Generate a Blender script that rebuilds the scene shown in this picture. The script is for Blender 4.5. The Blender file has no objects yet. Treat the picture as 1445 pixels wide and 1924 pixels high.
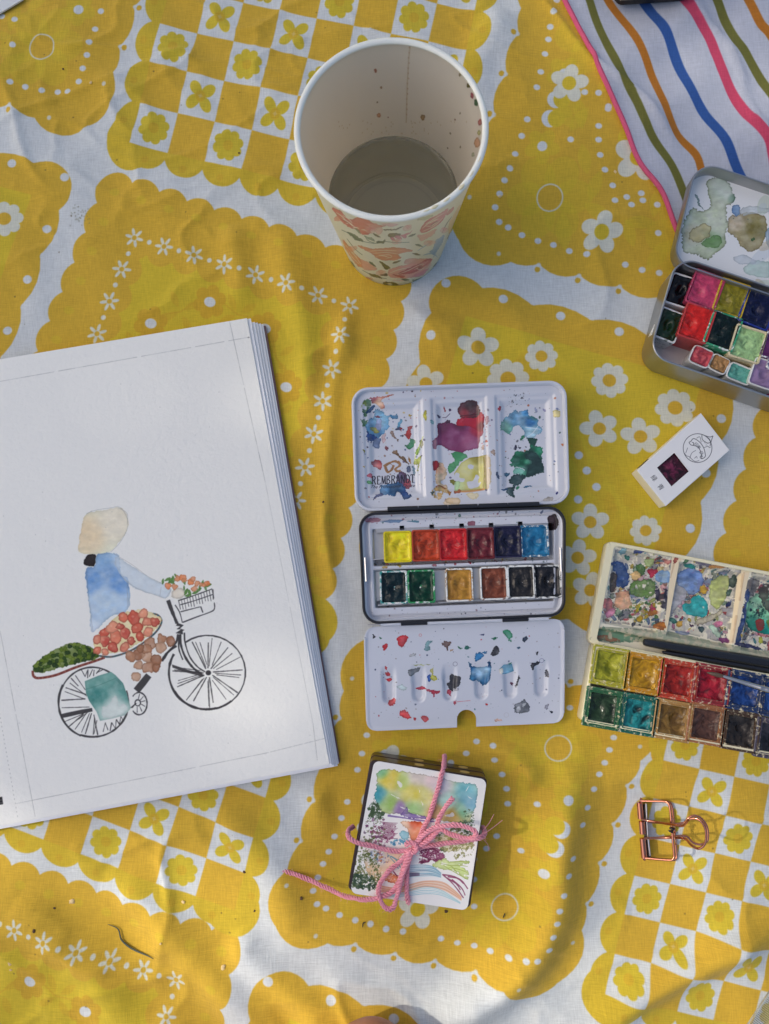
import bpy, bmesh, math, random
import numpy as np
from mathutils import Vector, noise as mnoise

scene = bpy.context.scene
S = 0.01                      # everything below is authored in centimetres
# ---------------------------------------------------------------- camera
W0, H0 = 1445.0, 1924.0
FPX, CAMH = 1500.0, 45.0
_F = np.array([-math.tan(math.radians(1.5)), math.tan(math.radians(6.0)), -1.0]); _F /= np.linalg.norm(_F)
_R = np.cross(_F, [0, 1, 0]); _R /= np.linalg.norm(_R)
_U = np.cross(_R, _F)
cam_d = bpy.data.cameras.new('camera')
cam = bpy.data.objects.new('camera', cam_d)
scene.collection.objects.link(cam)
from mathutils import Matrix
m = Matrix.Identity(4)
for i in range(3):
    m[i][0], m[i][1], m[i][2] = float(_R[i]), float(_U[i]), float(-_F[i])
m[2][3] = CAMH * S
cam.matrix_world = m
cam_d.sensor_fit = 'VERTICAL'
cam_d.sensor_height = 24.0
cam_d.lens = 24.0 * FPX / H0
cam_d.clip_start = 0.01
cam_d.clip_end = 300.0
cam_d.dof.use_dof = True
cam_d.dof.focus_distance = 0.44
cam_d.dof.aperture_fstop = 16.0
scene.camera = cam

# ---------------------------------------------------------------- daylight
SUN_EL = 46.0
SUN_DIR = np.array([0.985, -0.17])        # the way the light travels over the ground
SUN_DIR = SUN_DIR / np.linalg.norm(SUN_DIR)
world = bpy.data.worlds.new('World'); scene.world = world; world.use_nodes = True
wn = world.node_tree.nodes; wl = world.node_tree.links; wn.clear()
sky = wn.new('ShaderNodeTexSky'); sky.sky_type = 'NISHITA'; sky.sun_disc = False
sky.sun_elevation = math.radians(SUN_EL)
sky.sun_rotation = math.atan2(-SUN_DIR[0], -SUN_DIR[1])
sky.air_density = 1.0; sky.dust_density = 4.0; sky.ozone_density = 1.0
bg = wn.new('ShaderNodeBackground'); bg.inputs['Strength'].default_value = 0.15
wo = wn.new('ShaderNodeOutputWorld')
wl.new(sky.outputs[0], bg.inputs['Color']); wl.new(bg.outputs[0], wo.inputs['Surface'])
sun_d = bpy.data.lights.new('sun', 'SUN'); sun_d.energy = 2.0; sun_d.angle = math.radians(0.6)
sun_d.color = (1.0, 0.93, 0.82)
sun = bpy.data.objects.new('sun', sun_d); scene.collection.objects.link(sun)
ce, se = math.cos(math.radians(SUN_EL)), math.sin(math.radians(SUN_EL))
LDIR = Vector((float(SUN_DIR[0]) * ce, float(SUN_DIR[1]) * ce, -se))
sun.rotation_euler = LDIR.to_track_quat('-Z', 'Y').to_euler()
sun.location = (-2, 0.5, 3)
scene.view_settings.view_transform = 'Standard'
scene.view_settings.look = 'None'
scene.view_settings.exposure = 0.27
scene.view_settings.gamma = 1.0
scene.cycles.max_bounces = 12
scene.cycles.diffuse_bounces = 8
scene.cycles.glossy_bounces = 6
scene.cycles.volume_bounces = 6
scene.cycles.transmission_bounces = 8

# ---------------------------------------------------------------- helpers: points
def P(px, py, z=0.0):
    """world point (cm) at height z under a point of the photograph"""
    d = _F * FPX + _R * (px - W0 / 2) - _U * (py - H0 / 2)
    t = (z - CAMH) / d[2]
    return np.array([0, 0, CAMH]) + d * t
def P2(px, py, z=0.0):
    return P(px, py, z)[:2]
def PV(pts, z=0.0):
    a = np.asarray(pts, float)
    d = _F[None] * FPX + _R[None] * (a[:, :1] - W0 / 2) - _U[None] * (a[:, 1:2] - H0 / 2)
    t = (z - CAMH) / d[:, 2:3]
    return (np.array([[0, 0, CAMH]]) + d * t)[:, :2]
def ZM(x0, y0, sc):
    """photo coordinates from coordinates measured in an enlargement"""
    def f(*pts):
        return [(x0 + x * sc, y0 + y * sc) for x, y in pts]
    return f

# ---------------------------------------------------------------- helpers: colour and noise
def lin(c):
    c = np.asarray(c, float)
    return np.where(c <= 0.04045, c / 12.92, ((c + 0.055) / 1.055) ** 2.4)
def srgb(c):
    c = np.clip(np.asarray(c, float), 0, 1)
    return np.where(c <= 0.0031308, c * 12.92, 1.055 * c ** (1 / 2.4) - 0.055)
KL = np.array([0.60, 0.615, 0.69])
def as_seen(r, g, b):
    c = np.array([r, g, b], float); k = c.min() / max(c.max(), 1.0)
    return c / 255.0 * (0.76 + 0.13 * k * k)
def A(r, g, b):
    """surface colour (sRGB 0..1) of something that the photo's shade shows as r, g, b"""
    return srgb(np.clip(lin(as_seen(r, g, b)) / KL, 0, 0.84))
def AL(r, g, b):
    return tuple(float(v) for v in np.clip(lin(as_seen(r, g, b)) / KL, 0, 0.84)) + (1.0,)
_T = {}
def vn(x, y, seed=0):
    if seed not in _T:
        _T[seed] = np.random.default_rng(seed + 11).random((256, 256))
    T = _T[seed]
    x = np.asarray(x, float); y = np.asarray(y, float)
    xi = np.floor(x).astype(int); yi = np.floor(y).astype(int)
    fx = x - xi; fy = y - yi
    fx = fx * fx * (3 - 2 * fx); fy = fy * fy * (3 - 2 * fy)
    a = T[yi & 255, xi & 255]; b = T[yi & 255, (xi + 1) & 255]
    c = T[(yi + 1) & 255, xi & 255]; d = T[(yi + 1) & 255, (xi + 1) & 255]
    return (a * (1 - fx) + b * fx) * (1 - fy) + (c * (1 - fx) + d * fx) * fy
def fbm(x, y, seed=0, o=3):
    s = 0; a = 0.5; n = 0
    for k in range(o):
        s = s + a * vn(np.asarray(x) * 2 ** k + 17.3 * k, np.asarray(y) * 2 ** k + 5.1 * k, seed); n += a; a *= 0.5
    return s / n
def sstep(a, b, x):
    t = np.clip((np.asarray(x, float) - a) / (b - a), 0, 1)
    return t * t * (3 - 2 * t)
def cr(pts, n=8, closed=True):
    """smooth curve through points"""
    p = np.asarray(pts, float); N = len(p); out = []
    rng = range(N) if closed else range(N - 1)
    for i in rng:
        if closed:
            a, b, c, d = p[(i - 1) % N], p[i], p[(i + 1) % N], p[(i + 2) % N]
        else:
            a, b, c, d = p[max(i - 1, 0)], p[i], p[i + 1], p[min(i + 2, N - 1)]
        for k in range(n):
            t = k / n
            out.append(0.5 * (2 * b + (c - a) * t + (2 * a - 5 * b + 4 * c - d) * t * t + (3 * b - a - 3 * c + d) * t ** 3))
    if not closed:
        out.append(p[-1])
    return np.array(out)

# ---------------------------------------------------------------- printed and painted marks: a canvas in the plane of a surface
class Canvas:
    def __init__(s, x0, y0, x1, y1, res, base, z=0.0):
        s.x0, s.y0, s.x1, s.y1, s.res, s.z = x0, y0, x1, y1, res, z
        s.w = int((x1 - x0) * res); s.h = int((y1 - y0) * res)
        s.a = np.empty((s.h, s.w, 3), np.float32); s.a[:] = np.asarray(base, np.float32)
        s.m = s.px
        s.k = res / 33.0
    def px(s, p):
        return s.wd(PV(p, s.z))
    def wd(s, p):
        p = np.asarray(p, float)
        return (p - np.array([s.x0, s.y0])) * s.res
    def cover(s, t, ss=3):
        x0 = max(int(t[:, 0].min()) - 2, 0); x1 = min(int(t[:, 0].max()) + 3, s.w)
        y0 = max(int(t[:, 1].min()) - 2, 0); y1 = min(int(t[:, 1].max()) + 3, s.h)
        if x1 <= x0 or y1 <= y0:
            return None
        w, h = x1 - x0, (y1 - y0) * ss
        D = np.zeros((h, w + 2))
        q = t - np.array([x0, y0])
        X0 = q[:, 0]; Y0 = q[:, 1] * ss; X1 = np.roll(X0, -1); Y1 = np.roll(Y0, -1)
        for a, b, c, d in zip(X0, Y0, X1, Y1):
            if b == d: continue
            sg = 1.0
            if b > d: a, b, c, d, sg = c, d, a, b, -1.0
            r0 = max(int(math.ceil(b - 0.5)), 0); r1 = min(int(math.ceil(d - 0.5)), h)
            if r1 <= r0: continue
            r = np.arange(r0, r1)
            xx = np.clip(a + (r + 0.5 - b) * (c - a) / (d - b), 0, w)
            xi = xx.astype(int); f = xx - xi
            D[r, xi] += sg * (1 - f); D[r, xi + 1] += sg * f
        M = np.abs(np.cumsum(D, 1)[:, :w])
        M = np.clip(M, 0, 1).reshape(y1 - y0, ss, w).mean(1)
        return M, x0, y0, x1, y1
    def blend(s, M, x0, y0, x1, y1, col):
        R = s.a[y0:y1, x0:x1]
        R += (np.asarray(col, np.float32) - R) * M[..., None].astype(np.float32)
    def fill(s, pts, col, al=1.0):
        c = s.cover(s.m(pts))
        if c: s.blend(c[0] * al, *c[1:], col)
    def ell(s, c, rx, ry=None, col=(0, 0, 0), al=1.0, rot=0.0, n=28):
        ry = rx if ry is None else ry
        t = np.linspace(0, 2 * math.pi, n, endpoint=False); ca, sa = math.cos(rot), math.sin(rot)
        x, y = rx * np.cos(t), ry * np.sin(t)
        s.fill(np.stack([c[0] + x * ca - y * sa, c[1] + x * sa + y * ca], 1), col, al)
    def ring(s, c, r, w, col, al=1.0):
        t = np.linspace(0, 2 * math.pi, 37)
        s.line(np.stack([c[0] + r * np.cos(t), c[1] + r * np.sin(t)], 1), w, col, al)
    def line(s, pts, w, col, al=1.0, smooth=False, taper=False, wob=0.0, seed=0):
        p = cr(pts, 6, False) if smooth else np.asarray(pts, float)
        if len(p) < 2: return
        if wob or taper:
            q = [p[0]]
            for i in range(len(p) - 1):
                n = max(int(np.linalg.norm(p[i + 1] - p[i]) / (w * 1.5)), 1)
                for k in range(1, n + 1): q.append(p[i] + (p[i + 1] - p[i]) * k / n)
            p = np.array(q)
        d = np.gradient(p, axis=0); d /= (np.linalg.norm(d, axis=1, keepdims=True) + 1e-9)
        nn = np.stack([-d[:, 1], d[:, 0]], 1)
        ww = np.full(len(p), w / 2.0)
        if taper: ww = ww * (0.35 + 0.65 * np.sin(np.linspace(0.15, math.pi - 0.1, len(p))))
        if wob: ww = ww * (1 + wob * 2 * (vn(np.arange(len(p)) * 0.7, np.full(len(p), 3.0 + seed), 5) - 0.5))
        s.fill(np.concatenate([p + nn * ww[:, None], (p - nn * ww[:, None])[::-1]]), col, al)
    def wash(s, pts, col, al=0.95, edge=0.4, rough=2.0, var=0.25, grads=None, smooth=True, seed=0, er=3.0, fr=0.12, holes=0.0, cv=0.06):
        """a dried puddle of paint: ragged outline, darker rim, uneven body"""
        p = np.asarray(pts, float)
        if smooth: p = cr(p, 16)
        if rough:
            f1 = fr
            dx = (fbm(p[:, 0] * f1, p[:, 1] * f1, 20 + seed % 7, 4) - 0.5) * 2.4 * rough
            dy = (fbm(p[:, 0] * f1 + 40, p[:, 1] * f1 + 9, 21 + seed % 7, 4) - 0.5) * 2.4 * rough
            f2 = f1 * 4.3
            dx = dx + (fbm(p[:, 0] * f2 + 3, p[:, 1] * f2 + 11, 23, 2) - 0.5) * 1.7 * rough
            dy = dy + (fbm(p[:, 0] * f2 + 71, p[:, 1] * f2 + 5, 24, 2) - 0.5) * 1.7 * rough
            p = p + np.stack([dx, dy], 1)
        c = s.cover(s.m(p))
        if not c: return
        M, x0, y0, x1, y1 = c
        B = blur(M, max(int(er * s.k * s.pxk), 1))
        e = np.clip(M * (1 - B) * 2.2, 0, 1)
        yy, xx = np.mgrid[y0:y1, x0:x1]
        kk = 1.0 / (s.k * s.pxk)
        n1 = fbm(xx * kk * 0.09 + seed * 3.7, yy * kk * 0.09, 30, 4)
        a = M * np.clip(al * (1 - var + 2 * var * n1) + edge * e * 0.5, 0, 1)
        if holes:
            a = a * sstep(holes - 0.06, holes + 0.06, fbm(xx * kk * 0.16 + seed, yy * kk * 0.16 + 7, 33, 3))
        C0 = np.empty(M.shape + (3,), np.float32); C0[:] = np.asarray(col, np.float32)
        if grads:
            num = C0 * 0.15; den = np.full(M.shape, 0.15)
            for gx, gy, gr, gc in grads:
                g = s.m([(gx, gy)])[0]
                rr = gr * s.k * s.pxk
                wgt = np.exp(-((xx - g[0]) ** 2 + (yy - g[1]) ** 2) / (rr * rr)) * 2.5
                num = num + wgt[..., None] * np.asarray(gc); den = den + wgt
            C0 = num / den[..., None]
        n2 = fbm(xx * kk * 0.085 + seed * 1.9 + 13, yy * kk * 0.16 + 31, 31, 4)
        C0 = C0 * (1 + cv * (n2 - 0.5)[..., None] * 2.0) + 0.10 * cv * sstep(0.55, 0.8, n2)[..., None]
        C0 = C0 * (1 - 0.42 * edge * e[..., None])
        R = s.a[y0:y1, x0:x1]
        R += ((C0 - R) * a[..., None]).astype(np.float32)
    pxk = 1.0
    def blob(s, c, rx, ry, col, rot=0.0, seed=0, rough=None, **k):
        t = np.linspace(0, 2 * math.pi, 14, endpoint=False)
        rr = 0.72 + 0.56 * vn(np.cos(t) * 1.5 + seed * 2.31 + 9, np.sin(t) * 1.5 + seed * 0.77 + 9, 7)
        x, y = rx * rr * np.cos(t), ry * rr * np.sin(t)
        ca, sa = math.cos(rot), math.sin(rot)
        s.wash(np.stack([c[0] + x * ca - y * sa, c[1] + x * sa + y * ca], 1), col, seed=seed,
               rough=(min(rx, ry) * 0.22 if rough is None else rough), **k)
    def spatter(s, poly, n, cols, r0, r1, seed=0, al=0.85, elong=1.6, edge=0.5):
        rg = random.Random(seed)
        xs = [p[0] for p in poly]; ys = [p[1] for p in poly]
        k = 0; tries = 0
        while k < n and tries < n * 20:
            tries += 1
            x, y = rg.uniform(min(xs), max(xs)), rg.uniform(min(ys), max(ys))
            if not inpoly(x, y, poly): continue
            r = r0 + (r1 - r0) * rg.random() ** 3
            k += 1
            col = rg.choice(cols)
            if r < 2.2:
                s.ell((x, y), r, r * rg.uniform(1, elong), col, al * rg.uniform(0.6, 1), rg.random() * 3, 12)
            else:
                s.blob((x, y), r, r * rg.uniform(1, elong), col, rg.random() * 3, seed + k, al=al * rg.uniform(0.6, 1), edge=edge, er=1.5)
    def image(s, name):
        im = bpy.data.images.new(name, s.w, s.h, alpha=False)
        buf = np.ones((s.h, s.w, 4), np.float32); buf[..., :3] = np.clip(s.a, 0, 1)
        im.pixels.foreach_set(buf.ravel()); im.update(); im.pack()
        return im
    def uv(s, x, y):
        return ((x - s.x0) / (s.x1 - s.x0), (y - s.y0) / (s.y1 - s.y0))
def inpoly(x, y, poly):
    r = False; n = len(poly); j = n - 1
    for i in range(n):
        xi, yi = poly[i]; xj, yj = poly[j]
        if (yi > y) != (yj > y) and x < (xj - xi) * (y - yi) / (yj - yi) + xi: r = not r
        j = i
    return r
def blur(M, r):
    for ax in (0, 1):
        for _ in range(2):
            p = [(0, 0), (0, 0)]; p[ax] = (r + 1, r)
            c = np.cumsum(np.pad(M, p), axis=ax)
            n = M.shape[ax]
            if ax == 0: M = (c[2 * r + 1:2 * r + 1 + n] - c[:n]) / (2 * r + 1)
            else: M = (c[:, 2 * r + 1:2 * r + 1 + n] - c[:, :n]) / (2 * r + 1)
    return M
def text_tris(body, shear=0.0):
    """outline of a text as triangles, unit height"""
    cu = bpy.data.curves.new('lettering', 'FONT'); cu.body = body; cu.size = 1.0; cu.shear = shear; cu.resolution_u = 4
    ob = bpy.data.objects.new('lettering', cu); scene.collection.objects.link(ob)
    dg = bpy.context.evaluated_depsgraph_get()
    me = bpy.data.meshes.new_from_object(ob.evaluated_get(dg))
    me.calc_loop_triangles()
    v = np.array([tuple(q.co)[:2] for q in me.vertices]); t = [tuple(q.vertices) for q in me.loop_triangles]
    bpy.data.objects.remove(ob); bpy.data.curves.remove(cu); bpy.data.meshes.remove(me)
    return v, t
def write(cv, body, o, ux, uy, col, al=1.0, shear=0.0):
    """lettering: o = photo point of the lower left corner, ux/uy = photo vectors of the whole width and of the height"""
    v, t = text_tris(body, shear)
    if len(v) == 0: return
    mn, mx = v.min(0), v.max(0)
    q = (v - mn) / (mx - mn)
    o, ux, uy = map(lambda a: np.asarray(a, float), (o, ux, uy))
    p = o + q[:, :1] * ux + q[:, 1:] * uy
    T = cv.m(p)
    x0 = max(int(T[:, 0].min()) - 2, 0); x1 = min(int(T[:, 0].max()) + 3, cv.w); y0 = max(int(T[:, 1].min()) - 2, 0); y1 = min(int(T[:, 1].max()) + 3, cv.h)
    if x1 <= x0 or y1 <= y0: return
    acc = np.zeros((y1 - y0, x1 - x0))
    for tri in t:
        c = cv.cover(T[list(tri)])
        if c:
            M, a, b, c2, d = c
            acc[b - y0:d - y0, a - x0:c2 - x0] += M
    cv.blend(np.clip(acc, 0, 1) * al, x0, y0, x1, y1, col)

# ---------------------------------------------------------------- helpers: objects
def tag(o, label=None, cat=None, group=None, kind=None):
    if label: o['label'] = label
    if cat: o['category'] = cat
    if group: o['group'] = group
    if kind: o['kind'] = kind
    return o
def empty(name, loc, label=None, cat=None, group=None):
    o = bpy.data.objects.new(name, None); scene.collection.objects.link(o)
    o.location = (loc[0] * S, loc[1] * S, (loc[2] if len(loc) > 2 else 0) * S)
    o.empty_display_size = 0.01
    return tag(o, label, cat, group)
def mesh(name, verts, faces, mat=None, parent=None, cv=None, smooth=True, base=None, uvs=None, ang=None):
    """verts in world cm; the object's origin is its parent's place (or its own base)"""
    v = np.asarray(verts, float).reshape(-1, 3)
    if parent is not None:
        o0 = np.array(parent_world(parent)) / S
    elif base is not None:
        o0 = np.array([base[0], base[1], base[2] if len(base) > 2 else 0.0])
    else:
        o0 = np.array([(v[:, 0].min() + v[:, 0].max()) / 2, (v[:, 1].min() + v[:, 1].max()) / 2, v[:, 2].min()])
    me = bpy.data.meshes.new(name)
    me.from_pydata(((v - o0) * S).tolist(), [], faces)
    if cv is not None or uvs is not None:
        ul = me.uv_layers.new(name='print')
        li = np.empty(len(me.loops), np.int32); me.loops.foreach_get('vertex_index', li)
        if uvs is None:
            u = np.stack([(v[:, 0] - cv.x0) / (cv.x1 - cv.x0), (v[:, 1] - cv.y0) / (cv.y1 - cv.y0)], 1)
        else:
            u = np.asarray(uvs, float)
        ul.data.foreach_set('uv', u[li].astype(np.float32).ravel())
    me.update()
    bm = bmesh.new(); bm.from_mesh(me); bmesh.ops.recalc_face_normals(bm, faces=bm.faces); bm.to_mesh(me); bm.free()
    if smooth:
        me.shade_smooth()
        me.set_sharp_from_angle(angle=math.radians(ang if ang else 38))
    o = bpy.data.objects.new(name, me); scene.collection.objects.link(o)
    if parent is not None:
        o.parent = parent
    else:
        o.location = tuple(float(q) * S for q in o0)
    if mat is not None: me.materials.append(mat)
    return o
def parent_world(o):
    x = Vector((0, 0, 0))
    while o is not None:
        x = x + o.location; o = o.parent
    return tuple(x)
class MB:
    """collects shapes into one mesh"""
    def __init__(s): s.v = []; s.f = []
    def add(s, v, f):
        n = len(s.v); s.v += [tuple(map(float, q)) for q in v]; s.f += [tuple(i + n for i in q) for q in f]; return s
    def build(s, name, mat, parent=None, **k): return mesh(name, s.v, s.f, mat, parent, **k)
def rquad(c, r, n=5):
    """rounded outline of a quad (4 corners, any winding)"""
    c = [np.asarray(q, float)[:2] for q in c]; out = []
    for i in range(4):
        p, a, b = c[i], c[i - 1], c[(i + 1) % 4]
        d1 = (a - p) / np.linalg.norm(a - p); d2 = (b - p) / np.linalg.norm(b - p)
        al = math.acos(max(-1, min(1, float(d1 @ d2)))); t = r / math.tan(al / 2)
        s0, s1 = p + d1 * t, p + d2 * t
        cc = p + (d1 + d2) / np.linalg.norm(d1 + d2) * (r / math.sin(al / 2))
        a0 = math.atan2(*(s0 - cc)[::-1]); a1 = math.atan2(*(s1 - cc)[::-1])
        da = (a1 - a0 + math.pi) % (2 * math.pi) - math.pi
        for k in range(n + 1):
            q = a0 + da * k / n
            out.append(cc + r * np.array([math.cos(q), math.sin(q)]))
    return np.array(out)
def inset(c, d):
    """offset the quad inwards by d (a number, or one per edge i -> i+1)"""
    c = [np.asarray(q, float)[:2] for q in c]
    dd = [d] * 4 if np.isscalar(d) else d
    cen = sum(c) / 4; L = []
    for i in range(4):
        p, q = c[i], c[(i + 1) % 4]; u = (q - p) / np.linalg.norm(q - p); n = np.array([-u[1], u[0]])
        if n @ (cen - p) < 0: n = -n
        L.append((p + n * dd[i], u))
    out = []
    for i in range(4):
        (p, u), (q, w) = L[i - 1], L[i]
        t = np.linalg.solve(np.array([u, -w]).T, q - p); out.append(p + u * t[0])
    return out
def loft(rings, cap0=False, cap1=False):
    """rings: list of (outline, z) with equal counts; z a number or an array"""
    v = []; f = []; N = len(rings[0][0])
    for o, z in rings:
        zz = np.full(N, z) if np.isscalar(z) else z
        v += [(o[i][0], o[i][1], zz[i]) for i in range(N)]
    for k in range(len(rings) - 1):
        for i in range(N):
            j = (i + 1) % N
            f.append((k * N + i, k * N + j, (k + 1) * N + j, (k + 1) * N + i))
    if cap0: f.append(tuple(range(N)))
    if cap1: f.append(tuple((len(rings) - 1) * N + i for i in range(N)))
    return v, f
def bil(c, s, t):
    c = [np.asarray(q, float) for q in c]     # BL, BR, TR, TL
    return (c[0] * (1 - s) * (1 - t) + c[1] * s * (1 - t) + c[2] * s * t + c[3] * (1 - s) * t)
def hfield(c, nu, nv, fz, r=0.0):
    """height field over a quad (BL, BR, TR, TL): fz(s, t) arrays -> z; corners pulled in by r for a rounded outline"""
    s, t = np.meshgrid(np.linspace(0, 1, nu), np.linspace(0, 1, nv))
    c = [np.asarray(q, float)[:2] for q in c]
    X = bil([q[0] for q in c], s, t); Y = bil([q[1] for q in c], s, t)
    if r > 0:
        Ls = np.linalg.norm(c[1] - c[0]); Lt = np.linalg.norm(c[3] - c[0])
        a = np.minimum(s, 1 - s) * Ls; b = np.minimum(t, 1 - t) * Lt
        da = np.clip(1 - b / r, 0, 1); mxi = r * (1 - np.sqrt(np.clip(1 - da * da, 0, 1)))
        s2 = mxi / Ls + s * (1 - 2 * mxi / Ls)
        X = bil([q[0] for q in c], s2, t); Y = bil([q[1] for q in c], s2, t)
    Zz = fz(s, t) + 0 * X
    v = np.stack([X, Y, Zz], -1).reshape(-1, 3)
    f = [(j * nu + i, j * nu + i + 1, (j + 1) * nu + i + 1, (j + 1) * nu + i) for j in range(nv - 1) for i in range(nu - 1)]
    return v, f
def tube(path, r, n=8, closed=False, caps=True):
    p = np.asarray(path, float); N = len(p); v = []; f = []
    rr = np.full(N, r) if np.isscalar(r) else np.asarray(r, float)
    d = np.gradient(p, axis=0)
    if closed: d = np.roll(p, -1, 0) - np.roll(p, 1, 0)
    d /= (np.linalg.norm(d, axis=1, keepdims=True) + 1e-12)
    u = np.cross(d[0], [0, 0, 1.0]);
    if np.linalg.norm(u) < 1e-3: u = np.cross(d[0], [0, 1.0, 0])
    u /= np.linalg.norm(u)
    for i in range(N):
        u = u - d[i] * (u @ d[i]); u /= np.linalg.norm(u); w = np.cross(d[i], u)
        for k in range(n):
            a = 2 * math.pi * k / n; v.append(p[i] + rr[i] * (u * math.cos(a) + w * math.sin(a)))
    for i in range(N if closed else N - 1):
        j = (i + 1) % N
        for k in range(n):
            l = (k + 1) % n; f.append((i * n + k, i * n + l, j * n + l, j * n + k))
    if caps and not closed:
        f.append(tuple(range(n))); f.append(tuple((N - 1) * n + k for k in range(n)))
    return v, f
def box(c, z0, z1):
    c = [np.asarray(q, float)[:2] for q in c]
    return [(q[0], q[1], z0) for q in c] + [(q[0], q[1], z1) for q in c], [(0, 1, 2, 3), (4, 5, 6, 7)] + [(i, (i + 1) % 4, 4 + (i + 1) % 4, 4 + i) for i in range(4)]
def rect(cx, cy, w, h, ang):
    ca, sa = math.cos(ang), math.sin(ang)
    return [np.array([cx + x * ca - y * sa, cy + x * sa + y * ca]) for x, y in ((-w / 2, -h / 2), (w / 2, -h / 2), (w / 2, h / 2), (-w / 2, h / 2))]

# ---------------------------------------------------------------- materials
class M_:
    def __init__(s, name):
        s.m = bpy.data.materials.new(name); s.m.use_nodes = True
        s.nt = s.m.node_tree; s.b = s.nt.nodes['Principled BSDF']
        s.tc = s.nt.nodes.new('ShaderNodeTexCoord')
    def n(s, t, **k):
        q = s.nt.nodes.new(t)
        for a, b in k.items():
            if a in q.inputs.keys(): q.inputs[a].default_value = b
            else: setattr(q, a, b)
        return q
    def l(s, a, b): s.nt.links.new(a, b)
    def map(s, scale, rot=(0, 0, 0)):
        mp = s.n('ShaderNodeMapping'); mp.inputs['Scale'].default_value = scale; mp.inputs['Rotation'].default_value = rot
        s.l(s.tc.outputs['Object'], mp.inputs['Vector']); return mp.outputs[0]
    def noise(s, scale, detail=3.0, rough=0.55, vec=None, dist=0.0):
        q = s.n('ShaderNodeTexNoise', Scale=scale, Detail=detail, Roughness=rough, Distortion=dist)
        s.l(vec if vec is not None else s.tc.outputs['Object'], q.inputs['Vector']); return q.outputs['Fac']
    def ramp(s, fac, stops):
        q = s.n('ShaderNodeValToRGB'); s.l(fac, q.inputs[0]); e = q.color_ramp.elements
        while len(e) < len(stops): e.new(0.5)
        for i, (p, c) in enumerate(stops):
            e[i].position = p; e[i].color = tuple(c) if len(c) == 4 else tuple(c) + (1,)
        return q.outputs[0]
    def mix(s, fac, a, b, mode='MIX'):
        q = s.n('ShaderNodeMix'); q.data_type = 'RGBA'; q.blend_type = mode
        for v, i in ((fac, 0), (a, 6), (b, 7)):
            if isinstance(v, (int, float)): q.inputs[i].default_value = v
            elif isinstance(v, tuple): q.inputs[i].default_value = v
            else: s.l(v, q.inputs[i])
        return q.outputs[2]
    def math(s, op, a, b=0.0):
        q = s.n('ShaderNodeMath'); q.operation = op
        for v, i in ((a, 0), (b, 1)):
            if isinstance(v, (int, float)): q.inputs[i].default_value = v
            else: s.l(v, q.inputs[i])
        return q.outputs[0]
    def img(s, im):
        q = s.n('ShaderNodeTexImage'); q.image = im; q.interpolation = 'Cubic'; q.extension = 'EXTEND'
        uv = s.n('ShaderNodeUVMap'); uv.uv_map = 'print'; s.l(uv.outputs[0], q.inputs[0]); return q.outputs[0]
    def bump(s, h, strength=0.3, dist=0.001, prev=None):
        q = s.n('ShaderNodeBump'); q.inputs['Strength'].default_value = strength; q.inputs['Distance'].default_value = dist
        s.l(h, q.inputs['Height'])
        if prev is not None: s.l(prev, q.inputs['Normal'])
        s.l(q.outputs[0], s.b.inputs['Normal']); return q.outputs[0]
    def set(s, **k):
        nm = dict(col='Base Color', rough='Roughness', metal='Metallic', spec='Specular IOR Level', coat='Coat Weight', cr='Coat Roughness', trans='Transmission Weight', ior='IOR', sheen='Sheen Weight', sss='Subsurface Weight')
        for a, b in k.items():
            i = s.b.inputs[nm[a]]
            if isinstance(b, (int, float)) or isinstance(b, tuple): i.default_value = b
            else: s.l(b, i)
        return s
def simple(name, col, rough=0.5, metal=0.0, nscale=300.0, nvar=0.12, bump=0.0, bscale=800.0, **k):
    """plain material with an uneven tone and surface"""
    q = M_(name)
    f = q.noise(nscale, 4)
    lo = tuple(c * (1 - nvar) for c in col[:3]) + (1,); hi = tuple(min(c * (1 + nvar), 0.95) for c in col[:3]) + (1,)
    q.set(col=q.mix(f, lo, hi), metal=metal, **k)
    r = q.math('MULTIPLY_ADD', q.noise(nscale * 0.6, 3), rough * 0.4); q.nt.nodes[-1].inputs[2].default_value = rough * 0.8
    q.l(r, q.b.inputs['Roughness'])
    if bump: q.bump(q.noise(bscale, 3), bump, 0.0004)
    return q.m
def printed(name, im, rough=0.6, tooth=0.0, tscale=900.0, **k):
    q = M_(name); q.set(col=q.img(im), rough=rough, **k)
    if tooth: q.bump(q.noise(tscale, 3, 0.6), tooth, 0.0006)
    return q.m
# ================================================================ the ground and the unseen tree added to shade the picnic
gm = M_('grass_ground')
gc = gm.ramp(gm.noise(14, 6, 0.7), [(0.3, (0.03, 0.05, 0.015)), (0.55, (0.06, 0.09, 0.03)), (0.75, (0.10, 0.11, 0.05))])
gm.set(col=gc, rough=0.95); gm.bump(gm.noise(220, 4), 0.6, 0.02)
g = MB().add(*box([(-6000, -6000), (6000, -6000), (6000, 6000), (-6000, 6000)], -40.0, -3.0)).build('ground', gm.m, smooth=False)
tag(g, kind='structure')

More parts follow.
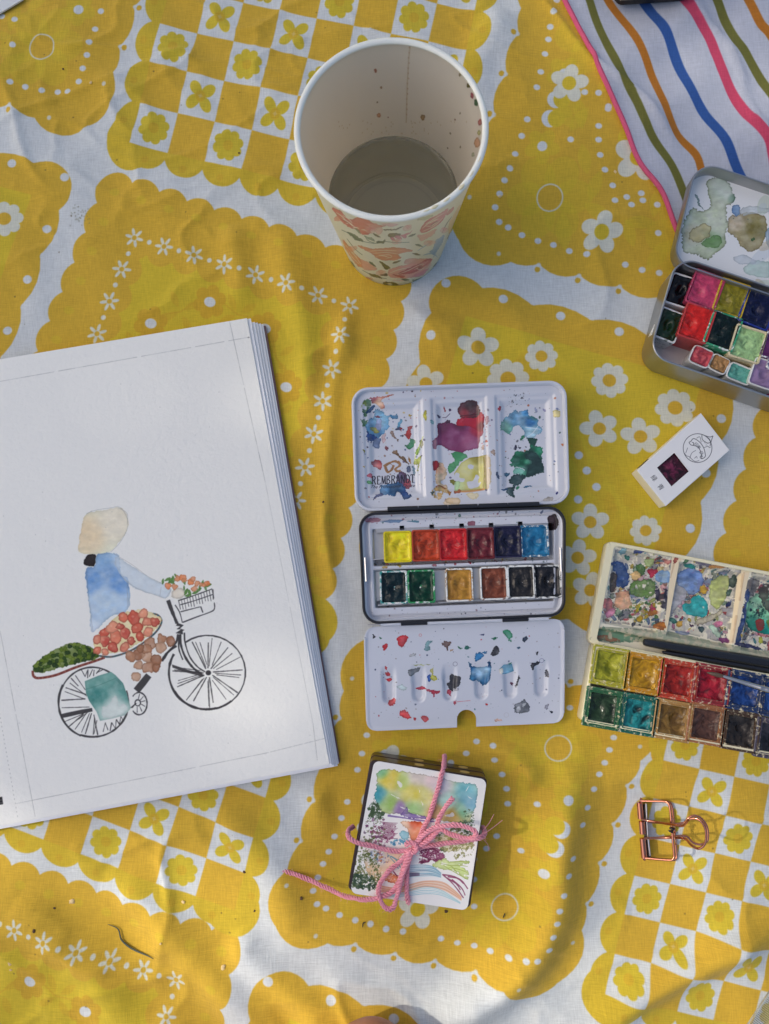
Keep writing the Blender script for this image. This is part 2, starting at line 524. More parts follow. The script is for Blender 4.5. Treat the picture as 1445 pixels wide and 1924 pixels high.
# ================================================================ the printed cloth
ORA, YEL, YGR, WHI, FLO = A(211, 172, 61), A(212, 187, 57), A(209, 180, 57), A(186, 191, 199), A(208, 186, 60)
DAI = A(189, 190, 183)
ORD = A(207, 168, 54)
cl = Canvas(-38, -42, 38, 54, 28, WHI, 0.0)
def wq(*pts):                      # photo points -> world 2D
    return [np.array(q) for q in PV(pts)]
LN = 17.0
class Panel:
    def __init__(s, q): s.q = q
    def m(s, p):
        p = np.asarray(p, float) / LN
        a, b, c, d = s.q
        S_, T_ = p[:, :1], p[:, 1:2]
        return cl.wd(a * (1 - S_) * (1 - T_) + b * S_ * (1 - T_) + c * S_ * T_ + d * (1 - S_) * T_)
    def inv(s, w):                 # affine inverse at the lower left corner
        a, b, c, d = s.q
        Mx = np.stack([b - a, d - a], 1) / LN
        return np.linalg.solve(Mx, np.asarray(w, float) - a)
    def moved(s, d): return Panel([q + d for q in s.q])
def fl_lobed(c, R, n, col, lob=0.2, rot=0.0):
    t = np.linspace(0, 2 * math.pi, 12 * n, endpoint=False)
    r = R * ((1 - lob) + lob * np.abs(np.sin(n * t / 2)) ** 0.7)
    cl.fill(np.stack([c[0] + r * np.cos(t + rot), c[1] + r * np.sin(t + rot)], 1), col)
def fl_petal(c, R, n, col, w=0.36, rot=0.0, cen=None, cr_=0.3):
    for k in range(n):
        a = rot + 2 * math.pi * k / n
        cl.ell((c[0] + 0.6 * R * math.cos(a), c[1] + 0.6 * R * math.sin(a)), 0.42 * R, w * R, col, 1, a, 20)
    cl.ell(c, 0.36 * R, None, col)
    if cen is not None: cl.ell(c, cr_ * R, None, cen)
def leaf(c, L, w, a, col, al=1.0):
    t = np.linspace(-1, 1, 9); y = w * (1 - t * t)
    x = np.concatenate([t, t[::-1]]) * L; yy = np.concatenate([y, -y[::-1]])
    ca, sa = math.cos(a), math.sin(a)
    cl.fill(np.stack([c[0] + x * ca - yy * sa, c[1] + x * sa + yy * ca], 1), col, al)
def edge_pts(n, ins=0.0):
    out = []; a, b = ins, LN - ins
    for k in range(n):
        t = a + (b - a) * k / n
        out += [(t, a), (b, t), (a + b - t, b), (a, a + b - t)]
    return out
def quad_fill(ins, col, al=1.0): cl.fill([(ins, ins), (LN - ins, ins), (LN - ins, LN - ins), (ins, LN - ins)], col, al)
def paint_A(p):
    cl.m = p.m; c = LN / 8
    for k in range(8):
        t = (k + 0.5) * c
        for q, d in (((t, 0.1), (t, -0.75)), ((t, LN - 0.1), (t, LN + 0.75)), ((0.1, t), (-0.75, t)), ((LN - 0.1, t), (LN + 0.75, t))):
            cl.ell(q, 1.2, None, YGR)
    for q in ((0, 0), (LN, 0), (LN, LN), (0, LN)): cl.ell((q[0] * 0.98 + 0.15, q[1] * 0.98 + 0.15), 1.5, None, YGR)
    for k in range(8):
        t = (k + 0.5) * c
        for d in ((t, -0.65), (t, LN + 0.65), (-0.65, t), (LN + 0.65, t)): cl.ell(d, 0.2, None, ORD, 0.6)
    quad_fill(0, ORA)
    for i in range(8):
        for j in range(8):
            if (i + j) % 2: continue
            x, y = i * c, j * c
            cl.fill([(x, y), (x + c, y), (x + c, y + c), (x, y + c)], WHI)
            o = (x + c / 2, y + c / 2)
            if j % 2 == 0:
                fl_lobed(o, 0.84, 8, FLO, 0.2); cl.ell(o, 0.27, None, ORD, 0.7)
            else:
                for k in range(4):
                    a = math.pi / 4 + k * math.pi / 2
                    cl.ell((o[0] + 0.5 * math.cos(a), o[1] + 0.5 * math.sin(a)), 0.42, 0.29, FLO, 1, a)
                cl.ell(o, 0.28, None, ORD, 0.7)
def paint_B(p):
    cl.m = p.m
    for q in edge_pts(10): cl.ell(q, 1.12, None, ORA)
    quad_fill(0, ORA)
    for q in edge_pts(10): cl.ell(q, 0.3, 0.22, YEL, 0.55)
    quad_fill(2.75, YEL)
    for q in edge_pts(8, 2.3): cl.ell(q, 0.85, 0.85, ORA)
    n = 7
    for k in range(n):
        for e in range(4):
            t = 2.0 + (LN - 4.0) * k / n; q = [(t, 2.0), (LN - 2.0, t), (LN - t, LN - 2.0), (2.0, LN - t)][e]
            fl_petal(q, 0.54, 6, DAI, 0.17, 0.2 * k, ORA, 0.26)
            t += (LN - 4.0) / n / 2; q = [(t, 2.0), (LN - 2.0, t), (LN - t, LN - 2.0), (2.0, LN - t)][e]
            cl.ell(q, 0.14, None, DAI)
    for k in range(8):
        a = k * math.pi / 4 + 0.25; q = (8.5 + 4.5 * math.cos(a), 8.5 + 4.5 * math.sin(a))
        fl_lobed(q, 0.95, 6, ORD, 0.25); cl.ell(q, 0.33, 0.27, WHI)
        a2 = a + math.pi / 8; c = (8.5 + 4.2 * math.cos(a2), 8.5 + 4.2 * math.sin(a2))
        cl.line([(8.5 + 4.5 * math.cos(a + 0.2), 8.5 + 4.5 * math.sin(a + 0.2)), c, (8.5 + 4.5 * math.cos(a + 0.6), 8.5 + 4.5 * math.sin(a + 0.6))], 0.09, ORD, 0.7)
        for d, e in ((0.5, 0.5), (-0.5, -0.4), (0.55, -0.5), (-0.5, 0.55)):
            leaf((c[0] + d, c[1] + e), 0.5, 0.2, math.atan2(e, d), ORD, 0.55)
    fl_lobed((8.5, 8.5), 1.6, 6, ORD, 0.25); cl.ell((8.5, 8.5), 0.5, None, WHI)
C_FLOW = []
def paint_C(p):
    cl.m = p.m
    for k in range(1, 5):
        t = LN * k / 5
        for q in ((t, 2.8), (LN - 2.8, t), (LN - t, LN - 2.8), (2.8, LN - t)): cl.ell(q, 3.4, None, ORA)
    for q in ((1, 1), (LN - 1, 1), (LN - 1, LN - 1), (1, LN - 1)): cl.ell(q, 1.7, None, ORA)
    cl.fill([(.3, -.18), (LN - .3, -.18), (LN + .18, .3), (LN + .18, LN - .3), (LN - .3, LN + .18), (.3, LN + .18), (-.18, LN - .3), (-.18, .3)], ORA)
    quad_fill(1.6, YEL)
    for q in edge_pts(5): cl.ell(q, 0.27, None, WHI)
    for k in range(26):
        x, y = 3 + 11 * ((k * 0.618) % 1), 3 + 11 * ((k * 0.381 + 0.2) % 1)
        leaf((x, y), 0.9, 0.32, k * 1.7, ORD, 0.3)
        cl.ell((x + 1.1, y + 0.6), 0.5, 0.4, ORD, 0.25)
    for x, y, R, n in C_FLOW:
        if n == 8:
            fl_lobed((x, y), R, 8, DAI, 0.2); cl.ell((x, y), 0.36 * R, None, ORA)
        elif n == 5: fl_petal((x, y), R, 5, DAI, 0.36, 0.3 + x, ORA, 0.33)
        else: cl.ell((x, y), R, None, WHI)
D_MOT = {'dots': [], 'flow': [], 'ring': None}
def paint_D(p):
    cl.m = p.m
    n = 7; st = LN / n
    for k in range(n):
        t = st * (k + 0.5)
        for q in ((t, 1.75), (LN - 1.75, t), (LN - t, LN - 1.75), (1.75, LN - t)): cl.ell(q, 2.2, None, ORA)
    for q in ((1.25, 1.25), (LN - 1.25, 1.25), (LN - 1.25, LN - 1.25), (1.25, LN - 1.25)): cl.ell(q, 1.75, None, ORA)
    cl.fill([(.6, -.12), (LN - .6, -.12), (LN + .12, .6), (LN + .12, LN - .6), (LN - .6, LN + .12), (.6, LN + .12), (-.12, LN - .6), (-.12, .6)], ORA)
    for k in range(1, n):
        for e in range(4):
            t = k * st; d = -0.42
            q = [(t, d), (LN - d, t), (LN - t, LN - d), (d, LN - t)][e]
            cl.ell(q, 0.16, None, ORA)
            q = [(t, d + 0.26), (LN - d - 0.26, t), (LN - t, LN - d - 0.26), (d + 0.26, LN - t)][e]
            cl.ell(q, 0.13, None, WHI, 0.8)
    for fx in (0, 1):
        for fy in (0, 1):
            mm = lambda q: (LN - q[0] if fx else q[0], LN - q[1] if fy else q[1])
            for q, R, ax in D_MOT['yel']: leaf(mm(q), R, R * 0.42, ax * (1 if fx == fy else -1), YEL, 0.55)
            r = mm(D_MOT['ring'])
            for k in range(6):
                a = k * math.pi / 3 + 0.3; cl.ell((r[0] + 1.35 * math.cos(a), r[1] + 1.35 * math.sin(a)), 1.15, 0.95, YEL, 0.5, a)
            cl.ell(r, 0.72, None, ORA); cl.ring(r, 0.74, 0.08, WHI, 0.85)
            for q in D_MOT['flow']:
                fl_petal(mm(q[:2]), q[2], 5, DAI, 0.36, 0.4, YEL, 0.36)
            for q in D_MOT['dots']: cl.ell(mm(q), 0.2, 0.17, WHI)
            q = mm(D_MOT['sm'])
            for k in range(5):
                a = k * 1.2566; cl.ell((q[0] + 0.55 * math.cos(a), q[1] + 0.55 * math.sin(a)), 0.5, 0.4, YEL, 0.6, a)
            cl.ell(q, 0.29, None, WHI)
            for q in D_MOT['tul']:
                o = mm(q); cl.ell(o, 0.5, None, WHI); cl.ell((o[0] + 0.35 * (1 - 2 * fx), o[1] + 0.1), 0.5, None, YEL)
    fl_lobed((8.5, 8.5), 1.5, 6, YEL, 0.25)
    for q in SOLO['dots']: cl.ell(q, 0.2, 0.17, WHI)
    for q in SOLO['flow']: fl_petal(q[:2], q[2], 5, DAI, 0.36, 0.4, YEL, 0.36)
# the panels that the photo shows, by the photo points of their corners (BL, BR, TR, TL)
def affine3(bl, br, up, k):
    w = wq(bl, br, up); v = (w[2] - w[0]) * k
    return [w[0], w[1], w[1] + v, w[0] + v]
PA1 = Panel(affine3((246, 272), (812, 407), (302, 47), 8 / 3.0))
PA3 = Panel(affine3((1137, 1868), (1690, 2004), (1192, 1645), 8 / 3.0))
wa = wq((-128, 1500), (442, 1708), (480, 1569), (461, 1639)); up = (wa[2] - wa[3]) * 8.0
PA2 = Panel([wa[0], wa[1], wa[1] + up, wa[0] + up])
PB1 = Panel(wq((-8, 925), (592, 1090), (737, 532), (216, 362)))
PC1 = Panel(wq((690, 1050), (1235, 1205), (1385, 685), (838, 532)))
PD2 = Panel(wq((864, 450), (1398, 596), (1560, 55), (1020, -75)))
PD3 = Panel(wq((522, 1735), (1045, 1845), (1222, 1330), (690, 1202)))
b2 = wq((1455, 800), (1330, 1130))
dB = (PB1.q[3] - PB1.q[0]); vB = b2[0] - b2[1]
PB2 = Panel([b2[0] - dB, b2[0] - dB + (PB1.q[1] - PB1.q[0]), b2[0] + (PB1.q[2] - PB1.q[3]), b2[0]])
q = wq((420, 1780), (-120, 1612))
PB3 = Panel([q[1] - dB, q[0] - (PB1.q[2] - PB1.q[1]), q[0], q[1]])
q = wq((123, 335))[0]; PC0 = PC1.moved(q - PC1.q[2])
q = wq((508, 1832))[0]; PC2 = PC1.moved(q - PC1.q[3])
q = wq((165, 236))[0]; PD1 = PD2.moved(q - PD2.q[1])
# motifs, measured in the photo and carried into the panels' own coordinates
for x, y, R, n in ((896, 652, 40, 5), (1012, 665, 31, 8), (1137, 707, 35, 8), (951, 709, 40, 8), (1257, 757, 38, 8), (1119, 800, 37, 5), (1195, 813, 38, 5), (1105, 978, 36, 5),
                   (1207, 993, 30, 8), (1083, 1046, 36, 5), (1108, 1108, 36, 5), (1082, 851, 8, 1), (1097, 880, 8, 1), (1115, 911, 8, 1), (1082, 935, 8, 1),
                   (800, 720, 36, 5), (860, 800, 34, 8), (780, 900, 36, 5), (900, 930, 32, 8), (960, 840, 36, 5), (800, 1010, 32, 8), (960, 1040, 34, 5)):
    w = wq((x, y), (x + R, y)); o = PC1.inv(w[0]); C_FLOW.append((o[0], o[1], np.linalg.norm(w[1] - w[0]) * 1.0, n))
def dinv(x, y): return tuple(PD2.inv(wq((x, y))[0]))
D_MOT['dots'] = [dinv(*q) for q in ((1060, 52), (1051, 77), (1037, 108), (1024, 140), (1012, 168), (1001, 194), (989, 227), (979, 257), (967, 291), (957, 319), (947, 341), (938, 366), (930, 390),
                                    (938, 416), (955, 426), (981, 440), (1011, 451), (1040, 459), (1070, 470), (1102, 477), (1134, 486), (1164, 496), (1192, 510),
                                    (1120, 176), (1138, 205), (1121, 237), (1121, 263), (1124, 292), (1133, 320), (1148, 349), (1152, 378), (1174, 371), (1204, 377), (1231, 385), (1234, 438), (1069, 264))]
D_MOT['flow'] = [dinv(1066, 158) + (1.12,), dinv(1128, 438) + (1.2,), dinv(1196, 294) + (1.45,)]
D_MOT['ring'] = dinv(1032, 371); D_MOT['sm'] = dinv(1017, 276); D_MOT['tul'] = [dinv(1031, 225), dinv(1193, 472)]
D_MOT['yel'] = [(dinv(1085, 225), 0.9, 1.2), (dinv(1095, 300), 0.9, -1.1), (dinv(1115, 350), 0.9, 1.5), (dinv(1200, 420), 0.9, 0.3), (dinv(1180, 440), 0.8, 2.2), (dinv(1235, 480), 1.1, 1.2), (dinv(1060, 210), 1.0, 0.8)]
SOLO = {}
D_MOT['tul'] = D_MOT['tul'][:1]
for k_ in ('dots', 'flow'):
    SOLO[k_] = [q for q in D_MOT[k_] if (q[0] > (8.1 if k_ == 'dots' else 7.2) or q[1] > 8.1) and (k_ == 'flow' or min(q) > 3.2)]; D_MOT[k_] = [q for q in D_MOT[k_] if not (q[0] > (8.1 if k_ == 'dots' else 7.2) or q[1] > 8.1)]
c2 = PB2.q[3] - PB1.q[3]; r2 = PA2.q[1] - PA1.q[1]
seen = [(paint_A, [PA1, PA2, PA3]), (paint_B, [PB1, PB2, PB3]), (paint_C, [PC0, PC1, PC2]), (paint_D, [PD1, PD2, PD3])]
done = []
for fn, L in seen:
    for p in L: done.append((fn, p, p.q[0]))
for fn, L in seen:                 # the print carries on beyond the frame
    for p in L:
        for i in (-1, 0, 1):
            for j in (-1, 0, 1):
                n = p.moved(c2 * i + r2 * j)
                if all(np.linalg.norm(sum(n.q) / 4 - sum(d[1].q) / 4) > 9 for d in done): done.append((fn, n, n.q[0]))
for fn, p, _ in done[::-1]: fn(p)
cl.m = cl.px
rg = random.Random(4)
for k in range(90):                # small specks of dirt caught in the weave
    cl.ell((rg.uniform(0, 1445), rg.uniform(0, 1924)), rg.uniform(0.7, 1.6), rg.uniform(0.7, 2.0), A(80, 70, 45), 0.75, rg.random() * 3, 8)
for k in range(40):
    cl.ell((148 + rg.gauss(0, 10), 405 + rg.gauss(0, 8)), 1.0, 1.5, A(110, 110, 95), 0.6, rg.random() * 3, 8)

FOOT = [  # what stands on the cloth (photo points), so that the cloth lies flat under it
    [(-60, 660), (490, 600), (640, 1440), (-60, 1570)], [(660, 715), (1075, 712), (1075, 1180), (1060, 1370), (690, 1375), (660, 960)],
    [(1120, 1010), (1500, 1090), (1500, 1440), (1090, 1360)], [(1190, 880), (1315, 780), (1370, 846), (1250, 950)], [(650, 1410), (920, 1450), (885, 1715), (650, 1680)],
    [(1285, 300), (1500, 370), (1500, 760), (1200, 650)], [(640, 390), (850, 390), (850, 540), (640, 540)], [(1185, 1500), (1290, 1500), (1290, 1620), (1185, 1620)]]
FOOTW = [PV(f) for f in FOOT]
def foot_mask(x, y):
    mk = np.ones_like(x)
    for f in FOOTW:
        n = len(f); ins = np.zeros(x.shape, bool); dmin = np.full(x.shape, 1e9)
        for i in range(n):
            a, b = f[i], f[(i + 1) % n]; d = b - a
            t = np.clip(((x - a[0]) * d[0] + (y - a[1]) * d[1]) / (d @ d), 0, 1)
            dmin = np.minimum(dmin, np.hypot(x - a[0] - t * d[0], y - a[1] - t * d[1]))
            c = ((a[1] > y) != (b[1] > y)) & (x < (b[0] - a[0]) * (y - a[1]) / (b[1] - a[1] + 1e-12) + a[0]); ins ^= c
        mk = np.minimum(mk, np.where(ins, 0, sstep(0.15, 2.2, dmin)))
    return mk
FOLDS = [  # photo polyline, width, height of the ridge
    ([(1075, 1400), (1062, 1500), (1045, 1600), (1040, 1690), (1003, 1780), (930, 1850), (850, 1900), (790, 1960)], 1.25, 1.15),
    ([(1090, 1960), (1199, 1872), (1305, 1812), (1371, 1779), (1480, 1740)], 0.8, 0.75),
    ([(190, 1640), (262, 1680), (330, 1760), (420, 1850), (520, 1960)], 1.1, 0.6), ([(20, 1690), (110, 1760), (190, 1830), (260, 1960)], 1.2, 0.55),
    ([(440, 1740), (480, 1800), (560, 1870), (640, 1960)], 1.0, 0.5),
    ([(655, 560), (640, 690), (617, 900), (612, 1030), (640, 1120)], 0.55, 0.42), ([(520, 430), (545, 520), (575, 640), (570, 780)], 0.9, 0.35), ([(430, 420), (450, 500), (455, 590)], 0.8, 0.3),
    ([(735, 1375), (810, 1420), (860, 1450)], 0.7, 0.3), ([(900, 1385), (965, 1420), (1010, 1480)], 0.7, 0.4), ([(560, 1420), (600, 1500), (640, 1560)], 0.8, 0.3),
    ([(360, 1440), (440, 1540), (520, 1640), (560, 1760)], 1.0, 0.35), ([(880, 640), (800, 600), (780, 560)], 0.9, 0.2),
    ([(0, 640), (80, 660), (160, 640)], 0.8, 0.25), ([(1380, 1400), (1290, 1440), (1200, 1470), (1130, 1480)], 0.9, 0.3), ([(960, 20), (900, 110), (890, 200)], 1.0, 0.3)]
def cloth_z(x, y):
    z = 0.55 * (fbm(x * 0.10 + 3, y * 0.10 + 8, 3, 2) - 0.42) + 0.26 * (fbm(x * 0.33, y * 0.33, 4, 3) - 0.5)
    z = z + 0.10 * np.sin((x * 0.9 + y * 0.55) * 1.3 + 4 * fbm(x * 0.12, y * 0.12, 9, 2)) * fbm(x * 0.15, y * 0.15, 12, 2)
    for sc0, sd0, amp, ang0 in ((0.13, 61, 0.30, 0.6), (0.21, 62, 0.20, 2.0), (0.34, 63, 0.12, 1.2)):       # creases
        ca, sa = math.cos(ang0), math.sin(ang0); xr, yr = x * ca + y * sa, (-x * sa + y * ca) * 0.45
        n0 = fbm(xr * sc0 + 7, yr * sc0 + 3, sd0, 3)
        z = z + amp * (1 - np.abs(2 * n0 - 1)) ** 16 * sstep(0.35, 0.6, fbm(x * 0.07 + 20, y * 0.07, sd0 + 5, 2))
    for pl, w, h in FOLDS:
        f = PV(cr(pl, 4, False)); dmin = np.full(x.shape, 1e9); along = np.zeros(x.shape)
        for i in range(len(f) - 1):
            a, b = f[i], f[i + 1]; d = b - a
            t = np.clip(((x - a[0]) * d[0] + (y - a[1]) * d[1]) / (d @ d + 1e-9), 0, 1)
            dd = np.hypot(x - a[0] - t * d[0], y - a[1] - t * d[1]); al = (i + t) / (len(f) - 1)
            along = np.where(dd < dmin, al, along); dmin = np.minimum(dmin, dd)
        z = z + 1.35 * h * np.exp(-(dmin / w) ** 2) * np.clip(np.sin(math.pi * np.clip(along, 0.04, 0.96)) * 1.6, 0, 1)
    return np.clip(z, -0.12, 3) * foot_mask(x, y)
def cloth_mat(name, im, thr, rot):
    q = M_(name)
    base = q.img(im)
    t1 = q.noise(1.0, 2, 0.6, q.map((140, 2600, 100), (0, 0, rot)))
    t2 = q.noise(1.0, 2, 0.6, q.map((2600, 140, 100), (0, 0, rot)))
    th = q.math('ADD', t1, t2)
    c = q.mix(q.math('MULTIPLY', th, 0.5), tuple([1 - thr] * 3) + (1,), tuple([1 + thr] * 3) + (1,))
    big = q.mix(q.noise(22, 4), (0.93, 0.93, 0.92, 1), (1.04, 1.04, 1.04, 1))
    q.set(col=q.mix(1.0, q.mix(1.0, base, c, 'MULTIPLY'), big, 'MULTIPLY'), rough=0.92, spec=0.12, sheen=0.1)
    n1 = q.bump(th, 0.35, 0.0005)
    q.bump(q.noise(35, 4), 0.25, 0.004, n1)
    return q.m
nx, ny = 470, 590
gx, gy = np.meshgrid(np.linspace(-37.8, 37.8, nx), np.linspace(-41.8, 53.8, ny))
cz = cloth_z(gx, gy)
v = np.stack([gx, gy, cz], -1).reshape(-1, 3)
f = [(j * nx + i, j * nx + i + 1, (j + 1) * nx + i + 1, (j + 1) * nx + i) for j in range(ny - 1) for i in range(nx - 1)]
cloth = mesh('tablecloth', v, f, cloth_mat('printed_cotton', cl.image('cloth_print'), 0.48, 0.24), None, cl, base=(0, 0, 0), ang=180)
tag(cloth, 'yellow and white patchwork print cotton cloth with flowers and checks spread under everything', 'tablecloth')
def zc(x, y): return float(cloth_z(np.array([float(x)]), np.array([float(y)]))[0])
del cl.a

# ================================================================ the striped cloth
z3 = ZM(940, 0, 0.3495)
st = Canvas(4, 8, 40, 50, 28, A(165, 170, 189), 0.25)
OL, OR, BL, PK = A(104, 104, 52), A(178, 112, 40), A(48, 86, 158), A(196, 70, 104)
for pts, w, c in ((((440, -80), (480, 0), (545, 170), (640, 370), (720, 520), (810, 720), (930, 890), (1000, 1050), (1060, 1200)), 46, OL),
                  (((540, -80), (590, 0), (700, 150), (790, 330), (870, 530), (960, 720), (1060, 830), (1100, 950), (1190, 1150)), 44, OR),
                  (((720, -80), (780, 10), (900, 200), (980, 390), (1090, 580), (1200, 720), (1270, 880), (1330, 1000)), 54, BL),
                  (((930, -80), (985, 0), (1110, 180), (1210, 400), (1320, 600), (1430, 750), (1480, 900), (1540, 1100)), 56, PK),
                  (((1110, -80), (1165, 0), (1250, 190), (1330, 290), (1445, 470), (1540, 640), (1640, 800)), 50, OL),
                  (((1290, -80), (1330, 0), (1390, 130), (1445, 190), (1560, 330), (1680, 520)), 48, OR),
                  (((1450, -80), (1520, 60), (1640, 220), (1750, 400)), 54, BL), (((1640, -80), (1720, 60), (1850, 250)), 56, PK)):
    a_, b_, y_, z_ = [np.array(pts[i], float) for i in (0, 1, -2, -1)]
    pts = [tuple(a_ + (a_ - b_) * k * 3) for k in (3, 2, 1)] + list(pts) + [tuple(z_ + (z_ - y_) * k * 2) for k in (1, 2, 3)]
    st.line(z3(*pts), w * 0.3495 * 0.93, c, smooth=True)
for k in range(1, 9):
    st.line(z3(*[(x + 185 * k, y - 12 * k) for x, y in ((1300, -700), (1500, -300), (1640, -80), (1720, 60), (1850, 250), (2000, 480), (2200, 760), (2500, 1200))]), 17, (OL, OR, BL, PK)[(k - 1) % 4], smooth=True)
edge_px = z3((285, -90), (325, 0), (400, 140), (480, 300), (640, 640), (740, 880), (860, 1040), (935, 1235), (1050, 1500)) + [(1345, 590), (1415, 700), (1470, 810)]
edge_w = cr(PV(edge_px), 8, False)
cum = np.concatenate([[0], np.cumsum(np.linalg.norm(np.diff(edge_w, axis=0), axis=1))])
def edge_at(t):
    d = t * cum[-1]; return np.array([np.interp(d, cum, edge_w[:, 0]), np.interp(d, cum, edge_w[:, 1])])
nu, nv = 90, 130
dirn = np.array([0.965, 0.26]); vv = []; 
for j in range(nv):
    e = edge_at(j / (nv - 1.0))
    for i in range(nu):
        d = 24.0 * (i / (nu - 1.0)) ** 1.25; p = e + dirn * d
        vv.append((p[0], p[1], 0))
vv = np.array(vv); X, Y = vv[:, 0], vv[:, 1]
dd = np.tile(24.0 * (np.arange(nu) / (nu - 1.0)) ** 1.25, nv)
hem = np.exp(-((dd - 0.2) / 0.25) ** 2) * 0.10
rid = 0.35 * np.maximum(fbm(X * 0.3 + Y * 0.12, Y * 0.26 - X * 0.1, 41, 3) - 0.45, 0) * 2 + 0.22 * (0.5 + 0.5 * np.sin(X * 0.9 - Y * 1.15 + 3 * fbm(X * .2, Y * .2, 8, 2)))
under = foot_mask(X, Y)
vv[:, 2] = cloth_z(X, Y) + 0.10 + hem * 0.8 + rid * sstep(0, 1.5, dd) * under
vv[:, 2] = np.where(dd < 1e-6, vv[:, 2] - 0.05, vv[:, 2])
f = [(j * nu + i, j * nu + i + 1, (j + 1) * nu + i + 1, (j + 1) * nu + i) for j in range(nv - 1) for i in range(nu - 1)]
sc_ = mesh('striped_cloth', vv, f, cloth_mat('striped_cotton', st.image('stripes'), 0.4, 0.55), None, st, base=(vv[0][0], vv[0][1], 0), ang=180)
tag(sc_, 'white cloth with olive, orange, blue and pink stripes and a pink hem at top right', 'cloth')
hp = np.array([vv[j * nu] + np.array([0.06, 0.02, 0.07]) for j in range(nv)])
hem_m = simple('pink_hem', AL(206, 84, 124), 0.85, bump=0.5, bscale=1500)
hv, hf = tube(hp, 0.15, 8)
mesh('hem', hv, hf, hem_m, sc_)
del st.a
# ================================================================ the paper cup and its rinse water
CX, CY, CH, CR0, CR1 = -0.60, 21.0, 11.0, 2.98, 4.28
CUPZ = 0.02
cup = empty('paper_cup', (CX, CY, CUPZ), 'tall cream paper cup with painted roses holding cloudy rinse water', 'cup')
class Wall(Canvas):
    """unrolled wall of the cup: x = angle, y = height"""
    def __init__(s, res, base, inner=False):
        s.inner = inner
        super().__init__(0, 0, 2 * math.pi * 3.6, CH, res, base)
        s.seam = math.pi / 2 if not inner else -math.pi / 2
    def px(s, p):
        p = np.asarray(p, float); out = []
        for a in p:
            d = _F * FPX + _R * (a[0] - W0 / 2) - _U * (a[1] - H0 / 2)
            o = np.array([0, 0, CAMH]) - np.array([CX, CY, CUPZ]); k = (CR1 - CR0) / CH
            A_ = d[0] ** 2 + d[1] ** 2 - (k * d[2]) ** 2
            r0 = CR0 + k * o[2]
            B_ = 2 * (o[0] * d[0] + o[1] * d[1] - r0 * k * d[2]); C_ = o[0] ** 2 + o[1] ** 2 - r0 ** 2
            D_ = max(B_ * B_ - 4 * A_ * C_, 0); q = [(-B_ - math.sqrt(D_)) / (2 * A_), (-B_ + math.sqrt(D_)) / (2 * A_)]
            q = [t for t in sorted(q) if t > 0 and CR0 + k * (o[2] + t * d[2]) > 0]
            t = q[-1] if s.inner else q[0]
            h = o + d * t
            ph = (math.atan2(h[1], h[0]) - s.seam) % (2 * math.pi)
            out.append((ph / (2 * math.pi) * s.w, h[2] * s.res))
        return np.array(out)
def lathe(prof, n=96, seam=0.0):
    v = []; f = []; u = []
    for r, z in prof:
        for i in range(n + 1):
            a = seam + 2 * math.pi * i / n
            v.append((CX + r * math.cos(a), CY + r * math.sin(a), CUPZ + z)); u.append((i / n, z / CH))
    for k in range(len(prof) - 1):
        for i in range(n):
            a = k * (n + 1) + i; f.append((a, a + 1, a + n + 2, a + n + 1))
    return v, f, u
CREAM = A(236, 222, 202)
def paperwall(name, im, rough, tl):
    q = M_(name); c = q.img(im)
    if tl < 0.5: c = q.mix(q.n('ShaderNodeNewGeometry').outputs['Backfacing'], c, (0.84, 0.79, 0.70, 1))      # the back of the printed paper is plain
    q.set(col=c, rough=rough, coat=0.15); nb = q.bump(q.noise(500, 3, 0.6), 0.08, 0.0006)
    t = q.n('ShaderNodeBsdfTranslucent'); (q.l(c, t.inputs['Color']) if tl > 0.5 else setattr(t.inputs['Color'], 'default_value', (0.86, 0.80, 0.70, 1))); mx = q.n('ShaderNodeMixShader'); mx.inputs[0].default_value = tl     # thin waxed paper lets some daylight through
    q.l(q.b.outputs[0], mx.inputs[1]); q.l(t.outputs[0], mx.inputs[2]); q.l(mx.outputs[0], q.nt.nodes['Material Output'].inputs['Surface'])
    return q.m
ow = Wall(60, CREAM)
zz = ZM(600, 380, 0.2076)
ROS, PEA, PNK, RED_, GRN, OLV, BLU_, LPK = A(220, 88, 66), A(230, 138, 92), A(226, 112, 128), A(204, 50, 62), A(50, 92, 58), A(92, 90, 24), A(136, 176, 204), A(236, 172, 156)
def wob(pts, c, al=0.85, **k): ow.wash(zz(*pts), c, al, rough=1.2, edge=0.3, er=1.5, **k)
wob([(120, 60), (180, 70), (270, 150), (380, 130), (520, 200), (600, 215), (470, 250), (470, 280), (400, 290), (330, 250), (230, 200)], ROS)
for k, (a, b) in enumerate((((150, 90), (260, 190)), ((190, 140), (330, 235)), ((210, 120), (300, 190)), ((240, 190), (300, 215)), ((380, 250), (430, 265)), ((300, 230), (360, 240)))):
    ow.line(zz(a, ((a[0] + b[0]) / 2 + 6, (a[1] + b[1]) / 2 - 6), b), 1.6, CREAM, 0.95, smooth=True, taper=True)
ow.line(zz((190, 150), (250, 180), (290, 215)), 1.3, RED_, 0.9, smooth=True)
wob([(420, 190), (560, 220), (570, 270), (530, 290), (480, 240)], LPK, 0.6)
wob([(560, 195), (640, 190), (720, 200), (650, 218)], PNK, 0.4)
for a in ([(200, 250), (300, 300), (340, 345)], [(330, 335), (420, 360), (500, 372), (560, 368)], [(410, 300), (440, 345), (500, 370)], [(590, 355), (700, 365), (815, 362)], [(250, 330), (320, 420), (390, 478)], [(390, 615), (500, 670), (610, 692)]):
    ow.line(zz(*a), 1.0, GRN, 0.85, smooth=True)
wob([(250, 265), (330, 300), (400, 350), (340, 345), (290, 310)], GRN, 0.75); wob([(520, 355), (570, 350), (600, 335), (590, 368), (540, 372)], GRN, 0.9); wob([(410, 305), (470, 320), (500, 355), (450, 340)], GRN, 0.5)
